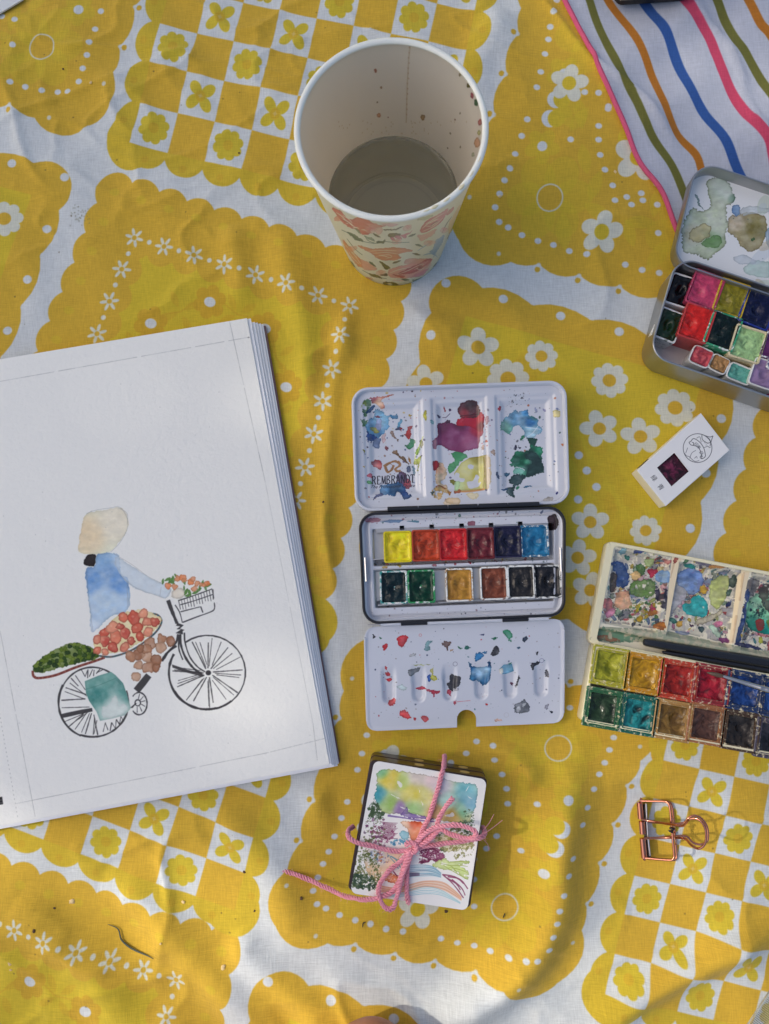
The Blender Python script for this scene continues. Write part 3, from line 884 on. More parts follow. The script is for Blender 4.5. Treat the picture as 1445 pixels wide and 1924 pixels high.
wob([(585, 245), (680, 240), (760, 218), (690, 252), (600, 255)], OLV); wob([(620, 290), (660, 278), (740, 285), (700, 310), (640, 316)], OLV)
for a in ([(640, 320), (670, 318), (690, 345), (650, 340)], [(680, 310), (720, 300), (750, 330), (720, 335)], [(720, 300), (790, 285), (845, 262), (780, 305)], [(740, 305), (790, 305), (775, 325)]): wob(a, A(222, 124, 140))
wob([(910, 265), (930, 220), (980, 160), (1080, 110), (1160, 55), (1160, 90), (1090, 190), (1020, 240), (950, 275)], RED_, 0.75, grads=[(600 + 1120 * .2076, 380 + 110 * .2076, 12, PNK)])
for a in ([(930, 240), (990, 190), (1060, 160)], [(960, 215), (1010, 215), (1080, 170)], [(1000, 190), (1050, 160), (1090, 150)], [(940, 262), (1040, 215), (1120, 140)], [(960, 200), (1040, 150), (1130, 95)]): ow.line(zz(*a), 1.3, CREAM, 0.95, smooth=True, taper=True)
ow.line(zz((1010, 212), (1040, 185), (1070, 175)), 1.4, A(140, 60, 50), 0.9, smooth=True)
wob([(890, 300), (960, 285), (1060, 240), (1020, 300), (930, 350)], LPK, 0.8); wob([(1150, 110), (1195, 50), (1215, 45), (1190, 95)], RED_, 0.6)
wob([(885, 160), (950, 130), (1030, 120), (960, 160)], A(170, 180, 130), 0.6)
wob([(350, 390), (480, 420), (640, 412), (760, 415), (850, 440), (720, 470), (740, 505), (640, 530), (540, 515), (480, 470), (400, 430)], PEA, 0.9)
for a in ([(440, 445), (560, 435), (700, 440)], [(470, 465), (600, 455), (720, 470)], [(510, 490), (620, 475), (655, 495), (600, 510)], [(540, 480), (600, 490), (640, 505)]): ow.line(zz(*a), 1.2, CREAM, 0.9, smooth=True, taper=True)
wob([(210, 340), (250, 380), (330, 470), (380, 530), (390, 590), (330, 560), (280, 490), (235, 410)], A(232, 140, 84), 0.9); wob([(370, 520), (440, 545), (520, 605), (440, 620), (390, 590)], A(236, 160, 140), 0.8)
for a in ([(250, 420), (300, 500), (360, 560)], [(240, 390), (320, 480), (375, 560)], [(280, 440), (340, 500)]): ow.line(zz(*a), 1.2, CREAM, 0.9, smooth=True)
wob([(1000, 450), (1030, 420), (1050, 350), (1090, 320), (1135, 300), (1110, 370), (1070, 430), (1040, 480)], BLU_, 0.85)
for a in ([(890, 440), (950, 400), (1010, 365)], [(990, 470), (1050, 450), (1090, 400)], [(1030, 500), (1050, 480), (1070, 500)], [(940, 480), (1000, 465), (1060, 470)]): ow.line(zz(*a), 2.0, BLU_, 0.7, smooth=True, taper=True)
wob([(1180, 290), (1170, 210), (1205, 130), (1260, 40), (1280, 30), (1230, 180)], A(240, 196, 140), 0.7); ow.line(zz((1110, 280), (1150, 200), (1200, 130)), 1.6, A(90, 90, 80), 0.8, smooth=True, taper=True)
ow.line(zz((1160, 330), (1200, 250), (1220, 190)), 1.2, A(90, 80, 60), 0.8, smooth=True)
wob([(545, 530), (600, 560), (640, 590), (605, 612), (570, 575)], OLV); wob([(550, 655), (610, 645), (615, 665), (565, 668)], A(80, 66, 40)); 
wob([(440, 645), (520, 660), (570, 690), (500, 682)], OLV, 0.8); wob([(580, 725), (640, 722), (700, 738), (712, 762), (610, 758)], OLV, 0.95); ow.ell(zz((640, 742))[0], 5, 2.2, CREAM, 0.9, 0.2)
wob([(620, 625), (680, 590), (800, 560), (880, 520), (1010, 510), (1010, 545), (960, 610), (860, 675), (760, 690), (650, 680)], A(236, 150, 140), 0.75)
wob([(770, 550), (800, 510), (880, 510), (950, 512), (860, 550)], LPK, 0.8)
wob([(715, 650), (800, 600), (900, 560), (960, 520), (1012, 512), (1000, 550), (900, 620), (800, 650)], RED_, 0.9); wob([(660, 655), (700, 660), (770, 670), (740, 685)], RED_); wob([(840, 665), (900, 640), (990, 600), (930, 660), (860, 680)], A(224, 130, 150))
for a in ([(640, 640), (720, 610), (830, 590)], [(700, 655), (800, 620), (880, 580), (980, 535)], [(860, 610), (930, 575), (985, 530)], [(880, 600), (920, 610), (970, 570)], [(900, 570), (940, 560), (970, 555)]): ow.line(zz(*a), 1.4, CREAM, 0.95, smooth=True, taper=True)
ow.ell(zz((915, 588))[0], 5, 2, A(150, 70, 50), 0.9, -0.5)
wob([(660, 705), (740, 700), (800, 705), (720, 715)], LPK, 0.5)
wob([(1010, 640), (1060, 580), (1090, 545), (1070, 600), (1020, 650)], A(70, 130, 80), 0.8); wob([(850, 715), (900, 690), (980, 655), (950, 690), (870, 725)], A(80, 120, 80), 0.8); wob([(840, 705), (860, 700), (850, 720)], GRN)
for (x, y, r, c1, c2) in ((470, 250, 60, LPK, PNK), (300, 420, 46, PEA, LPK), (960, 560, 60, LPK, PNK), (560, 640, 52, LPK, PEA), (800, 230, 40, LPK, PNK), (1000, 370, 46, LPK, PEA), (170, 150, 40, ROS, PEA), (430, 700, 46, PEA, ROS), (1130, 250, 40, LPK, PNK), (700, 360, 40, LPK, PEA)):
    c_ = zz((x, y))[0]; ow.blob(c_, r * .21, r * .12, c1, -0.2, x, al=.45, edge=.3, er=1.2)
    for k in range(3): ow.line([(c_[0] - r * .13 + k * 2, c_[1] - 2 + k * 2.2), (c_[0], c_[1] - 4 + k * 2.6), (c_[0] + r * .14 - k * 2, c_[1] - 1.5 + k * 2)], 1.6, c2, .6, smooth=True, taper=True)
for (x, y, a) in ((520, 300, .5), (840, 300, -.4), (900, 390, .3), (480, 560, .6), (700, 540, -.3), (300, 560, .9), (1060, 560, -.8), (880, 470, .2), (620, 150, .1), (350, 260, .8), (780, 700, .1)):
    c_ = zz((x, y))[0]; L = 8
    ow.wash([(c_[0] - L * math.cos(a), c_[1] - L * math.sin(a)), (c_[0] + 2 * math.sin(a), c_[1] - 2 * math.cos(a)), (c_[0] + L * math.cos(a), c_[1] + L * math.sin(a)), (c_[0] - 2 * math.sin(a), c_[1] + 2 * math.cos(a))], [GRN, OLV, A(130, 160, 110)][x % 3], .75, .3, .8)
bl_ = np.abs(ow.a - np.asarray(CREAM, np.float32)).max(-1) < 0.01; ow.a[bl_] = np.roll(ow.a, ow.w // 2, 1)[bl_]      # the print goes all the way round
v, f, u = lathe([(CR0 - 0.02, 0.0)] + [(CR0 + (CR1 - CR0) * t, CH * t) for t in np.linspace(0.003, 0.985, 14)], 96, ow.seam)
mesh('sleeve', v, f, paperwall('cup_print', ow.image('cup_roses'), 0.42, 0.32), cup, uvs=u)
iw = Wall(34, srgb(np.array([0.84, 0.79, 0.705])), True)
z2 = ZM(480, 0, 0.346)
rg = random.Random(9)
for (x, y, r, c, al) in ((650, 375, 9, A(206, 140, 120), .8), (682, 468, 6, A(190, 160, 130), .7), (668, 620, 11, A(214, 160, 130), .8), (912, 630, 12, A(180, 152, 120), .8), (660, 548, 4, A(170, 150, 130), .7), (720, 630, 3, A(170, 120, 110), .8),
                      (1118, 400, 8, A(170, 160, 130), .7), (1165, 458, 11, A(110, 104, 60), .95), (1186, 515, 12, A(176, 96, 110), .9), (1207, 555, 14, A(90, 120, 96), .95), (1228, 665, 14, A(190, 120, 120), .8), (1213, 770, 20, A(214, 170, 140), .8), (1225, 720, 12, A(190, 190, 130), .7), (1190, 840, 9, A(170, 176, 150), .6), (1118, 610, 5, A(190, 180, 160), .7), (1090, 645, 5, A(190, 160, 140), .7), (1065, 720, 5, A(170, 160, 140), .7), (1120, 795, 5, A(170, 160, 140), .6), (1050, 800, 4, A(160, 140, 120), .6)):
    iw.blob((480 + x * .346, y * .346), r * .3, r * .42, c, 0, int(x), al=al, edge=0.6, er=1.0)
iw.line(z2((845, 215), (835, 300), (826, 450), (820, 660)), 1.6, A(186, 172, 150), 0.8)
for k in range(14): iw.ell((480 + (838 - k * 1.2) * .346 + rg.uniform(-1, 1), (250 + k * 28) * .346), 0.9, 1.6, A(180, 140, 120), 0.6)
for k in range(40): iw.ell((rg.uniform(630, 880), rg.uniform(225, 250)), 0.8, 1.6, A(170, 150, 110), 0.4)
tw = 0.075
v, f, u = lathe([(CR0 - tw + (CR1 - CR0) * t, CH * t) for t in np.linspace(0.03, 0.99, 14)], 96, iw.seam)
mesh('lining', v, f, paperwall('cup_lining', iw.image('cup_inside'), 0.38, 0.7), cup, uvs=u)
rm = simple('cup_rim_paper', AL(236, 230, 218), 0.4, nvar=0.04, bump=0.05)
prof = [(CR1 - 0.02 + 0.15 * math.cos(a), CH - 0.10 + 0.13 * math.sin(a)) for a in np.linspace(-2.6, 3.6, 18)]
v, f, u = lathe(prof, 96); rim = mesh('rim', v, f, rm, cup)
v, f, u = lathe([(0.001, 0.33), (CR0 - tw - 0.1, 0.33), (CR0 - tw - 0.02, 0.36), (CR0 - tw + 0.03, 0.42)], 64)
mesh('cup_bottom', v, f, simple('cup_bottom_paper', (0.82, 0.76, 0.64, 1), 0.5, nvar=0.05), cup)
v, f, u = lathe([(CR0 - 0.4, 0.34), (CR0 - 0.4, 0.37), (CR0 - 0.33, 0.37), (CR0 - 0.33, 0.34)], 64)
mesh('bottom_crease', v, f, simple('crease', (0.62, 0.56, 0.45, 1), 0.6), cup)
# dried paint on the rim
rp = MB(); 
for px_, py_, s_ in ((893, 330, .5), (868, 352, .9), (815, 385, .8), (800, 388, .5), (838, 372, .6), (905, 300, .4)):
    w = P(px_, py_, CH + 0.02); a = math.atan2(w[1] - CY, w[0] - CX)
    path = [(CX + (CR1 - 0.02) * math.cos(a + t), CY + (CR1 - 0.02) * math.sin(a + t), CUPZ + CH + 0.0) for t in np.linspace(-0.05, 0.05, 5)]
    rp.add(*tube(path, [0.03, 0.09 * s_, 0.11 * s_, 0.08 * s_, 0.02], 6))
rp.build('dried_paint', simple('rim_paint', AL(212, 204, 176), 0.3), cup)
# water
WL = 4.55
q = M_('rinse_water'); q.set(col=(0.97, 0.965, 0.90, 1), rough=0.0, trans=1.0, ior=1.33, spec=0.5)
va = q.n('ShaderNodeVolumePrincipled'); va.inputs['Color'].default_value = (0.995, 0.985, 0.88, 1); va.inputs['Density'].default_value = 28.0; va.inputs['Anisotropy'].default_value = 0.0
q.l(va.outputs[0], q.nt.nodes['Material Output'].inputs['Volume'])
q.bump(q.noise(120, 2), 0.03, 0.001)
rr = lambda z: CR0 - tw - 0.004 + (CR1 - CR0) * z / CH
v, f, u = lathe([(0.001, 0.37), (rr(0.45) - 0.02, 0.37), (rr(0.45), 0.45), (rr(2.0), 2.0), (rr(WL + .09), WL + 0.09), (rr(WL) - 0.06, WL + 0.02), (rr(WL) - 0.18, WL), (0.001, WL)], 96)
wt = mesh('rinse_water', v, f, q.m, None, base=(CX, CY, 0.3), ang=60)
tag(wt, 'cloudy olive-grey rinse water a third of the way up the paper cup', 'water')

# ================================================================ the sketch pad with the bicycle painting
PT = 0.86                                    # height of the top sheet
pad = empty('sketch_pad', tuple(P2(300, 1100, PT)) + (0.0,), 'thick white watercolour pad open at an unfinished painting of a bicycle', 'sketch pad')
TR, BR = P2(464, 598, PT), P2(619, 1436, PT)
uT = P2(0, 675, PT) - TR; uB = P2(0, 1549, PT) - P2(632, 1431, PT)
uT /= np.linalg.norm(uT); uB /= np.linalg.norm(uB)
Lp = 30.0
def sheet_quad(dr, db, dt=0.0):
    # BL, BR, TR, TL of a sheet whose right edge stands dr beyond the top sheet, bottom edge db, top edge dt
    a, b = TR - uT * dr, BR - uB * dr * 0.55
    dn = (b - a) / np.linalg.norm(b - a)
    a, b = a + dn * dt, b + dn * db
    return [b + uB * Lp, b, a, a + uT * Lp]
paper = A(212, 213, 215)
bx = PV([(-420, 560), (700, 1640)], PT)
pc = Canvas(min(bx[:, 0]), min(bx[:, 1]), max(bx[:, 0]), max(bx[:, 1]), 40, paper, PT)
GRA = A(128, 128, 132)
b8 = ZM(0, 920, 0.346)          # measured on the enlargement of the lower half
d4 = ZM(60, 1080, 0.29066)      # and on that of the bicycle
# pencil guide lines
def pencil(a, b, w=0.9, al=0.75, seed=0):
    a = np.array(a, float); b = np.array(b, float); n = 60
    for k in range(n):
        if vn(k * 0.7, seed * 3.1, 14) < 0.14: continue
        p0 = a + (b - a) * k / n; p1 = a + (b - a) * (k + 1.05) / n
        pc.line([p0, p1], w * (0.7 + 0.5 * vn(k * 0.9, seed + 4, 15)), GRA, al * (0.45 + 0.6 * vn(k * 0.5, seed, 16)))
pencil((0, 717), (468, 634), seed=1); pc.ell((467, 634.5), 2.2, 1.2, GRA, 0.9)
pencil((431, 603), (498, 905), seed=2); pencil((498, 905), (588, 1360), 0.8, 0.5, seed=3); pencil((588, 1360), (596, 1428), 0.9, 0.8, seed=4)
pencil((0, 1185), (66, 1534), seed=5); pencil((30, 1510), (500, 1415), seed=6); pencil((500, 1415), (612, 1387), seed=7)
for k in range(60):              # perforated line
    t = k / 60.0
    if k % 2 == 0: pc.line([(-8 + 42 * t, 1300 + 240 * t), (-8 + 42 * (t + 0.012), 1300 + 240 * (t + .012))], 0.9, GRA, 0.7)
pc.fill([(-20, 1500), (4, 1497), (6, 1511), (-20, 1516)], A(40, 40, 44)); pc.line([(-20, 1505), (5, 1503)], 1.4, A(90, 90, 94)); pc.line([(-20, 1511), (6, 1508)], 1.0, A(110, 110, 114))
# hat, hair, shirt, arm
HAT = A(234, 222, 202)
pc.wash(b8((470, 130), (560, 112), (650, 96), (690, 140), (692, 210), (650, 280), (590, 340), (500, 355), (430, 340), (428, 290), (448, 190)), HAT, 0.9, 0.15, 1.5, 0.12, grads=[(165, 1005, 22, A(222, 200, 168)), (220, 980, 25, A(216, 208, 194))], seed=1)
for a in ([(470, 130), (520, 112), (600, 100), (650, 96), (688, 150), (692, 210), (650, 290), (600, 340)], [(468, 135), (500, 115)], [(640, 98), (690, 130), (690, 190)]): pc.line(b8(*a), 0.7, GRA, 0.6, smooth=True)
SB = A(132, 168, 214)
pc.wash(b8((465, 430), (515, 415), (530, 355), (620, 345), (650, 380), (660, 460), (700, 500), (692, 650), (600, 690), (500, 775), (490, 660), (470, 540)), A(172, 196, 226), 0.85, 0.3, 2.0, 0.35,
        grads=[(170, 1090, 14, A(104, 150, 212)), (225, 1092, 14, A(100, 148, 214)), (165, 1150, 12, A(170, 192, 222)), (200, 1140, 18, A(170, 196, 226)), (190, 1055, 12, A(130, 170, 216)), (175, 1185, 12, A(190, 204, 226)), (200, 1075, 10, A(120, 160, 214))], seed=3)
pc.wash(b8((625, 365), (700, 405), (800, 470), (890, 515), (930, 545), (900, 590), (840, 570), (740, 540), (650, 460)), A(184, 198, 216), 0.7, 0.25, 1.5, 0.2, seed=4)
for a in ([(620, 350), (720, 410), (800, 470), (880, 510)], [(650, 465), (740, 535), (840, 572), (890, 590)], [(690, 505), (692, 640)], [(875, 530), (868, 580)], [(470, 440), (478, 560), (492, 680), (505, 770)], [(930, 545), (900, 590)], [(694, 560), (700, 640)]): pc.line(b8(*a), 0.7, GRA, 0.55, smooth=True)
pc.wash(b8((470, 360), (517, 352), (518, 390), (505, 417), (455, 405)), A(44, 40, 42), 1.0, 0.3, 1.0, 0.1)
pc.wash(b8((940, 545), (985, 535), (1005, 565), (980, 592), (935, 585)), A(214, 206, 196), 0.9, 0.4, 1)
# flowers in the handlebar basket
FG, FO = A(96, 140, 74), A(226, 150, 110)
for x, y, a, L in ((885, 500, 1.5, 14), (910, 488, 0.5, 16), (925, 495, 0.9, 18), (940, 488, 1.6, 18), (955, 468, 2.1, 12), (935, 505, -0.4, 14), (1000, 500, 1.9, 16), (1010, 555, 1.1, 18), (1030, 560, 1.9, 18), (1020, 575, 0.2, 16), (1080, 545, 0.6, 16), (1100, 505, 1.2, 12), (1130, 520, 0.4, 18), (1115, 535, 2.0, 14), (1085, 530, 1.4, 14), (1000, 535, 1.6, 12), (1060, 560, 0.3, 16), (1135, 512, -0.5, 12)):
    c = b8((x, y))[0]; L *= .4
    pc.wash([(c[0] - L * math.cos(a), c[1] + L * math.sin(a)), (c[0] + L * .4 * math.sin(a), c[1] + L * .4 * math.cos(a)), (c[0] + L * math.cos(a), c[1] - L * math.sin(a)), (c[0] - L * .4 * math.sin(a), c[1] - L * .4 * math.cos(a))], FG, 0.9, 0.4, 0.6, 0.3, er=1)
for x, y, r in ((962, 485, 17), (990, 478, 20), (1035, 500, 20), (1048, 487, 14), (912, 522, 16), (950, 527, 16), (1070, 510, 14), (1090, 516, 14), (1122, 513, 16), (1055, 540, 16), (1105, 520, 12), (1000, 495, 12)):
    pc.blob(b8((x, y))[0], r * .36, r * .33, FO if x % 3 else A(232, 136, 88), 0, x, al=0.85, edge=0.5, er=1.2)
INK = A(58, 56, 60)
def ink(pts, w, al=0.95, smooth=True, taper=False, seed=0, mapf=d4): pc.line(mapf(*pts), w * 1.5, INK, al, smooth=smooth, taper=taper, wob=0.3, seed=seed)
# basket
ink([(945, 168), (1060, 130), (1165, 92)], 1.2); ink([(958, 195), (1060, 165), (1168, 128)], 1.0)
for k in range(13):
    x = 948 + k * 18; ink([(x, 168 - k * 6), (x + 12, 225 - k * 6 + (k % 3) * 6)], 0.8, 0.8, seed=k)
ink([(1170, 95), (1172, 160)], 1.0); ink([(960, 240), (1085, 208)], 1.1); ink([(1090, 205), (1105, 245)], 1.2)
ink([(925, 195), (955, 245), (972, 310)], 1.1); ink([(975, 308), (1060, 275), (1160, 238), (1180, 215), (1178, 180)], 1.3)
# frame and fork
ink([(880, 165), (905, 235), (938, 315)], 4.0); ink([(935, 320), (970, 330), (945, 350), (975, 355), (940, 378), (975, 375)], 3.6, smooth=False)
ink([(945, 385), (935, 430), (905, 475), (860, 520), (838, 560)], 2.4); ink([(935, 460), (890, 490), (862, 530), (842, 558)], 2.2)
ink([(958, 385), (962, 450), (990, 530), (1040, 600), (1100, 645)], 2.6); ink([(985, 375), (990, 440), (1020, 530), (1070, 595), (1120, 628)], 1.6); ink([(950, 400), (950, 480), (975, 550)], 1.6)
ink([(755, 650), (720, 695), (675, 750)], 7.0, smooth=False)
# front wheel
def arc(cx, cy, rx, ry, a0, a1, w, n=26, seed=0):
    t = np.radians(np.linspace(a0, a1, n)); ink([(cx + rx * math.cos(q), cy - ry * math.sin(q)) for q in t], w, smooth=False, seed=seed)
arc(1135, 632, 245, 240, 126, -150, 1.7); arc(1128, 632, 243, 238, 150, 285, 3.0, seed=2); arc(1130, 635, 247, 236, 260, 310, 2.2, seed=3)
HB = (1140, 634)
for k, a in enumerate((122, 112, 100, 95, 84, 63, 58, 40, 22, 10, -4, -14, -30, -42, -62, -76, -88, -94, -112, -128, -133, -150, -160, 190, 182, 175, 165)):
    r0, r1 = 30 + 12 * (k % 3), 232 - 10 * (k % 4)
    ink([(HB[0] + r0 * math.cos(math.radians(a)), HB[1] - r0 * math.sin(math.radians(a))), (HB[0] + r1 * math.cos(math.radians(a + (k % 3 - 1) * 5)), HB[1] - r1 * .97 * math.sin(math.radians(a + (k % 3 - 1) * 5)))], 0.9 + 0.5 * (k % 3 == 0), 0.85, False, seed=k)
pc.fill(d4((905, 580), (1000, 612), (1110, 645), (1105, 660), (990, 630), (908, 600)), INK, 0.9)
pc.ell(d4(HB)[0], 6, 6, paper); pc.ell(d4(HB)[0], 5.2, 4.8, INK)
# rear wheel
arc(395, 828, 230, 232, 20, -10, 1.2); arc(390, 826, 215, 228, 30, 150, 1.9); arc(392, 826, 220, 228, 150, 250, 2.6, seed=4); arc(392, 828, 232, 220, 250, 348, 2.2, seed=5); arc(396, 820, 208, 214, 32, 60, 2.6, seed=6)
RB = (395, 868)
for k, (x0, y0, x1, y1) in enumerate(((190, 812, 345, 802), (192, 860, 372, 855), (212, 755, 345, 805), (218, 730, 352, 775), (245, 700, 355, 785), (280, 650, 345, 745), (252, 668, 300, 720), (318, 612, 345, 660), (345, 655, 358, 620), (362, 612, 360, 668), (370, 660, 392, 612), (398, 655, 402, 615), (415, 640, 440, 610), (425, 632, 460, 612), (210, 950, 320, 905), (235, 985, 335, 900), (278, 1000, 352, 895), (320, 1020, 372, 895), (345, 1030, 385, 895), (395, 1035, 405, 925), (400, 1030, 420, 940), (425, 1035, 400, 905), (460, 1015, 475, 955), (475, 960, 492, 1005), (505, 1010, 515, 955), (515, 955, 540, 995), (540, 990, 545, 935), (545, 935, 568, 970), (565, 970, 575, 915), (575, 915, 590, 945), (320, 905, 350, 880), (300, 935, 360, 890))):
    ink([(x0, y0), (x1, y1)], 0.9 + 0.4 * (k % 3 == 0), 0.9, False, seed=k)
ink([(185, 915), (290, 892), (390, 872)], 4.2, smooth=False)
pc.wash(d4((338, 690), (430, 650), (510, 625), (540, 650), (590, 700), (620, 780), (640, 860), (600, 905), (520, 930), (440, 945), (415, 890), (370, 820), (345, 760)), A(120, 166, 162), 0.95, 0.25, 1.5, 0.3, smooth=False,
        grads=[(60 + 430 * .29, 1080 + 780 * .29, 12, A(62, 130, 128)), (60 + 600 * .29, 1080 + 780 * .29, 10, A(92, 148, 146)), (60 + 540 * .29, 1080 + 880 * .29, 18, A(184, 200, 200)), (60 + 440 * .29, 1080 + 690 * .29, 12, A(110, 160, 156)), (60 + 560 * .29, 1080 + 720 * .29, 9, A(96, 150, 148))], seed=6)
pc.wash(d4((450, 860), (490, 850), (520, 800), (545, 790), (560, 850), (590, 830), (620, 870), (560, 910), (470, 925)), A(200, 208, 210), 0.8, 0.15, 2.5, 0.2)
pc.line(d4((350, 740), (430, 715), (540, 670)), 0.9, A(70, 120, 116), 0.7, smooth=True)
# pedal ring
arc(692, 833, 52, 72, 110, -140, 1.6, seed=7); arc(690, 832, 50, 70, 140, 110, 1.2); arc(684, 828, 18, 20, 0, 360, 1.4, 14)
for a in (80, 45, 15, -20, -60, -100, -150): ink([(684 + 24 * math.cos(math.radians(a)), 828 - 26 * math.sin(math.radians(a))), (688 + 46 * math.cos(math.radians(a)), 830 - 62 * math.sin(math.radians(a)))], 0.9, 0.9, False, seed=a)
ink([(640, 860), (675, 830)], 1.2)
# baskets of fruit
RBK = A(128, 62, 56)
pc.line(d4((5, 620), (10, 655), (45, 668), (150, 650), (280, 600), (400, 560), (470, 535)), 4.6, RBK, 0.95, smooth=True)
for k in range(34):
    t = k / 34.0; p_ = cr(np.array(d4((5, 640), (45, 668), (150, 650), (280, 600), (400, 560), (470, 535))), 12, False); q_ = p_[int(t * (len(p_) - 1))]
    pc.ell(q_, 1.2, 1.5, A(170, 110, 96) if k % 2 else A(96, 44, 42), 0.7)
pts = d4((440, 525), (520, 530), (640, 490), (740, 425), (810, 360), (838, 300), (815, 262), (780, 252))
pc.line(pts, 3.4, A(70, 84, 92), 0.95, smooth=True)
pp = cr(np.array(pts), 10, False)
for k in range(0, len(pp), 3): pc.ell(pp[k], 1.6, 1.3, A(140, 88, 66) if k % 2 else A(40, 90, 104), 0.85)
pc.wash(d4((20, 600), (120, 500), (260, 445), (380, 470), (430, 530), (300, 570), (150, 610), (40, 635)), A(104, 124, 60), 0.85, 0.2, 2)
rg = random.Random(3)
for k in range(110):
    t = rg.random(); x = 15 + 410 * t; top = 590 - 145 * math.sin(min(t * 1.5, 1) * 1.57) + 70 * max(t - 0.7, 0) / 0.3; bot = 640 - 105 * t
    y = rg.uniform(top, bot - 5)
    c = [A(98, 122, 44), A(70, 98, 40), A(52, 78, 40), A(116, 138, 58), A(44, 66, 38)][rg.randrange(5)]
    pc.blob(d4((x, y))[0], 4.4, 4.0, c, 0, k, al=0.9, edge=0.5, er=1.2, rough=0.5)
pc.wash(d4((400, 420), (470, 350), (560, 260), (660, 235), (720, 228), (830, 280), (820, 330), (740, 410), (600, 490), (440, 510), (410, 480)), A(222, 206, 160), 0.85, 0.1, 2, 0.2)
for k, (x, y, r) in enumerate(((590, 275, 36), (660, 278, 42), (720, 252, 30), (745, 305, 34), (795, 305, 32), (680, 348, 38), (755, 368, 32), (600, 375, 36), (540, 405, 44), (465, 375, 34), (470, 430, 38), (425, 420, 28), (425, 490, 26), (520, 470, 34), (470, 500, 26), (600, 465, 34), (640, 425, 28), (700, 400, 30), (520, 340, 40), (570, 335, 26))):
    c = [A(222, 122, 100), A(214, 100, 84), A(228, 150, 126), A(220, 132, 112)][k % 4]
    pc.blob(d4((x, y))[0], r * .30, r * .27, c, k, k + 5, al=0.9, edge=0.55, er=2.0, rough=1.0, var=0.3, grads=[(60 + (x + 12) * .29, 1080 + (y + 10) * .29, 5, A(198, 84, 76))] if k % 3 == 1 else None)
    pc.ell(d4((x - 8, y - 8))[0], 2.6, 2.2, A(236, 190, 168), 0.35)
for k, (x, y, r) in enumerate(((835, 415, 30), (890, 432, 30), (830, 470, 34), (765, 440, 34), (690, 510, 40), (745, 535, 38), (640, 530, 34), (800, 550, 34), (690, 585, 28), (750, 600, 36), (800, 600, 26), (672, 662, 28), (740, 480, 32), (700, 480, 26))):
    pc.blob(d4((x, y))[0], r * .30, r * .32, [A(178, 130, 104), A(160, 112, 88), A(192, 152, 128)][k % 3], k, k + 15, al=0.9, edge=0.45, er=2, rough=1.2, var=0.35)
rg = random.Random(12)
for k in range(26): pc.ell((rg.uniform(0, 590), rg.uniform(700, 1420)), 0.8, 0.8, GRA, 0.5)
top_im = pc.image('bicycle_painting'); del pc.a
pm = M_('watercolour_paper'); pm.set(col=pm.img(top_im), rough=0.9, spec=0.2)
h1 = pm.noise(340, 3, 0.6); pm.bump(h1, 0.3, 0.0010)
pe = simple('paper_edge', (0.84, 0.84, 0.84, 1), 0.9, nvar=0.03, bump=0.4, bscale=340)
sheets = [(0.0, 0.0, 0.0), (0.20, 0.10, 0.02), (0.38, 0.20, 0.22), (0.52, 0.16, 0.24), (0.68, 0.24, 0.28), (0.80, 0.16, 0.30)]
zt = PT
for k, (dr, db, dt) in enumerate(sheets):
    th = 0.08 if k else 0.04
    c = sheet_quad(dr, db, dt)
    jig = 0.02 * math.sin(k * 2.3)
    v, f = box(c, zt - th, zt)
    nu_, nv_ = 2, 2
    if k == 0:
        # the top sheet: a thin slab whose free corner lifts very slightly
        n1, n2 = 24, 24
        hv, hf = hfield(c, n1, n2, lambda s_, t_: zt + 0.0 * s_ + 0.05 * np.clip(s_ + t_ - 1.7, 0, 1))
        cnt = len(hv); bv = hv.copy(); bv[:, 2] -= th
        rimi = [i for i in range(n1)] + [j * n1 + n1 - 1 for j in range(1, n2)] + [(n2 - 1) * n1 + i for i in range(n1 - 2, -1, -1)] + [j * n1 for j in range(n2 - 2, 0, -1)]
        ff = hf + [tuple(i + cnt for i in q) for q in hf] + [(rimi[i], rimi[(i + 1) % len(rimi)], rimi[(i + 1) % len(rimi)] + cnt, rimi[i] + cnt) for i in range(len(rimi))]
        v = np.concatenate([hv, bv]); f = ff
        o = mesh('sheet', v, f, pm.m, pad, pc); tag(o, 'top sheet with the painting of a person on a laden bicycle')
    else:
        mesh('sheet', v, f, pe, pad, smooth=False)
    zt -= th + 0.032
c = sheet_quad(0.90, 0.12, 0.36)
mesh('back_cover', *box(c, max(zt - 0.22, 0.01), zt - 0.01), simple('grey_board', AL(116, 92, 100), 0.8, nvar=0.1), pad, smooth=False)
cov_z = zt
# ================================================================ paints and pans
def paint_mat(name, c1, c2, c3, rough=0.1, sw=170.0):
    """dried or wet watercolour in a pan"""
    q = M_(name)
    f = q.noise(sw, 3, 0.5, dist=1.2)
    col = q.ramp(f, [(0.32, c1), (0.52, c2), (0.72, c3)])
    q.set(col=col, spec=0.32)
    r = q.ramp(q.noise(sw * 1.3, 3), [(0.40, (rough * .5,) * 3), (0.75, (rough + 0.2,) * 3)])
    q.l(r, q.b.inputs['Roughness'])
    n1 = q.bump(q.noise(sw * 1.0, 2, 0.4, dist=1.5), 0.4, 0.0022)
    
    return q.m
def plastic_smeared(name, base, stain, thr=0.5, sc=420.0, rough=0.35):
    """white plastic with the paint that has run over it"""
    q = M_(name)
    f = q.noise(sc, 4, 0.6, dist=0.8)
    fac = q.ramp(f, [(max(thr - 0.05, 0), (0, 0, 0)), (min(thr + 0.05, 1), (1, 1, 1))])
    tone = q.mix(q.noise(sc * 1.7, 3), tuple(c * 0.75 for c in stain[:3]) + (1,), tuple(min(c * 1.3, .9) for c in stain[:3]) + (1,))
    q.set(col=q.mix(fac, base, tone), rough=rough, spec=0.4)
    q.bump(f, 0.25, 0.0004)
    return q.m
def dk(c, k): return tuple(float(x) * k for x in c[:3]) + (1,)
PANW = AL(206, 208, 212)
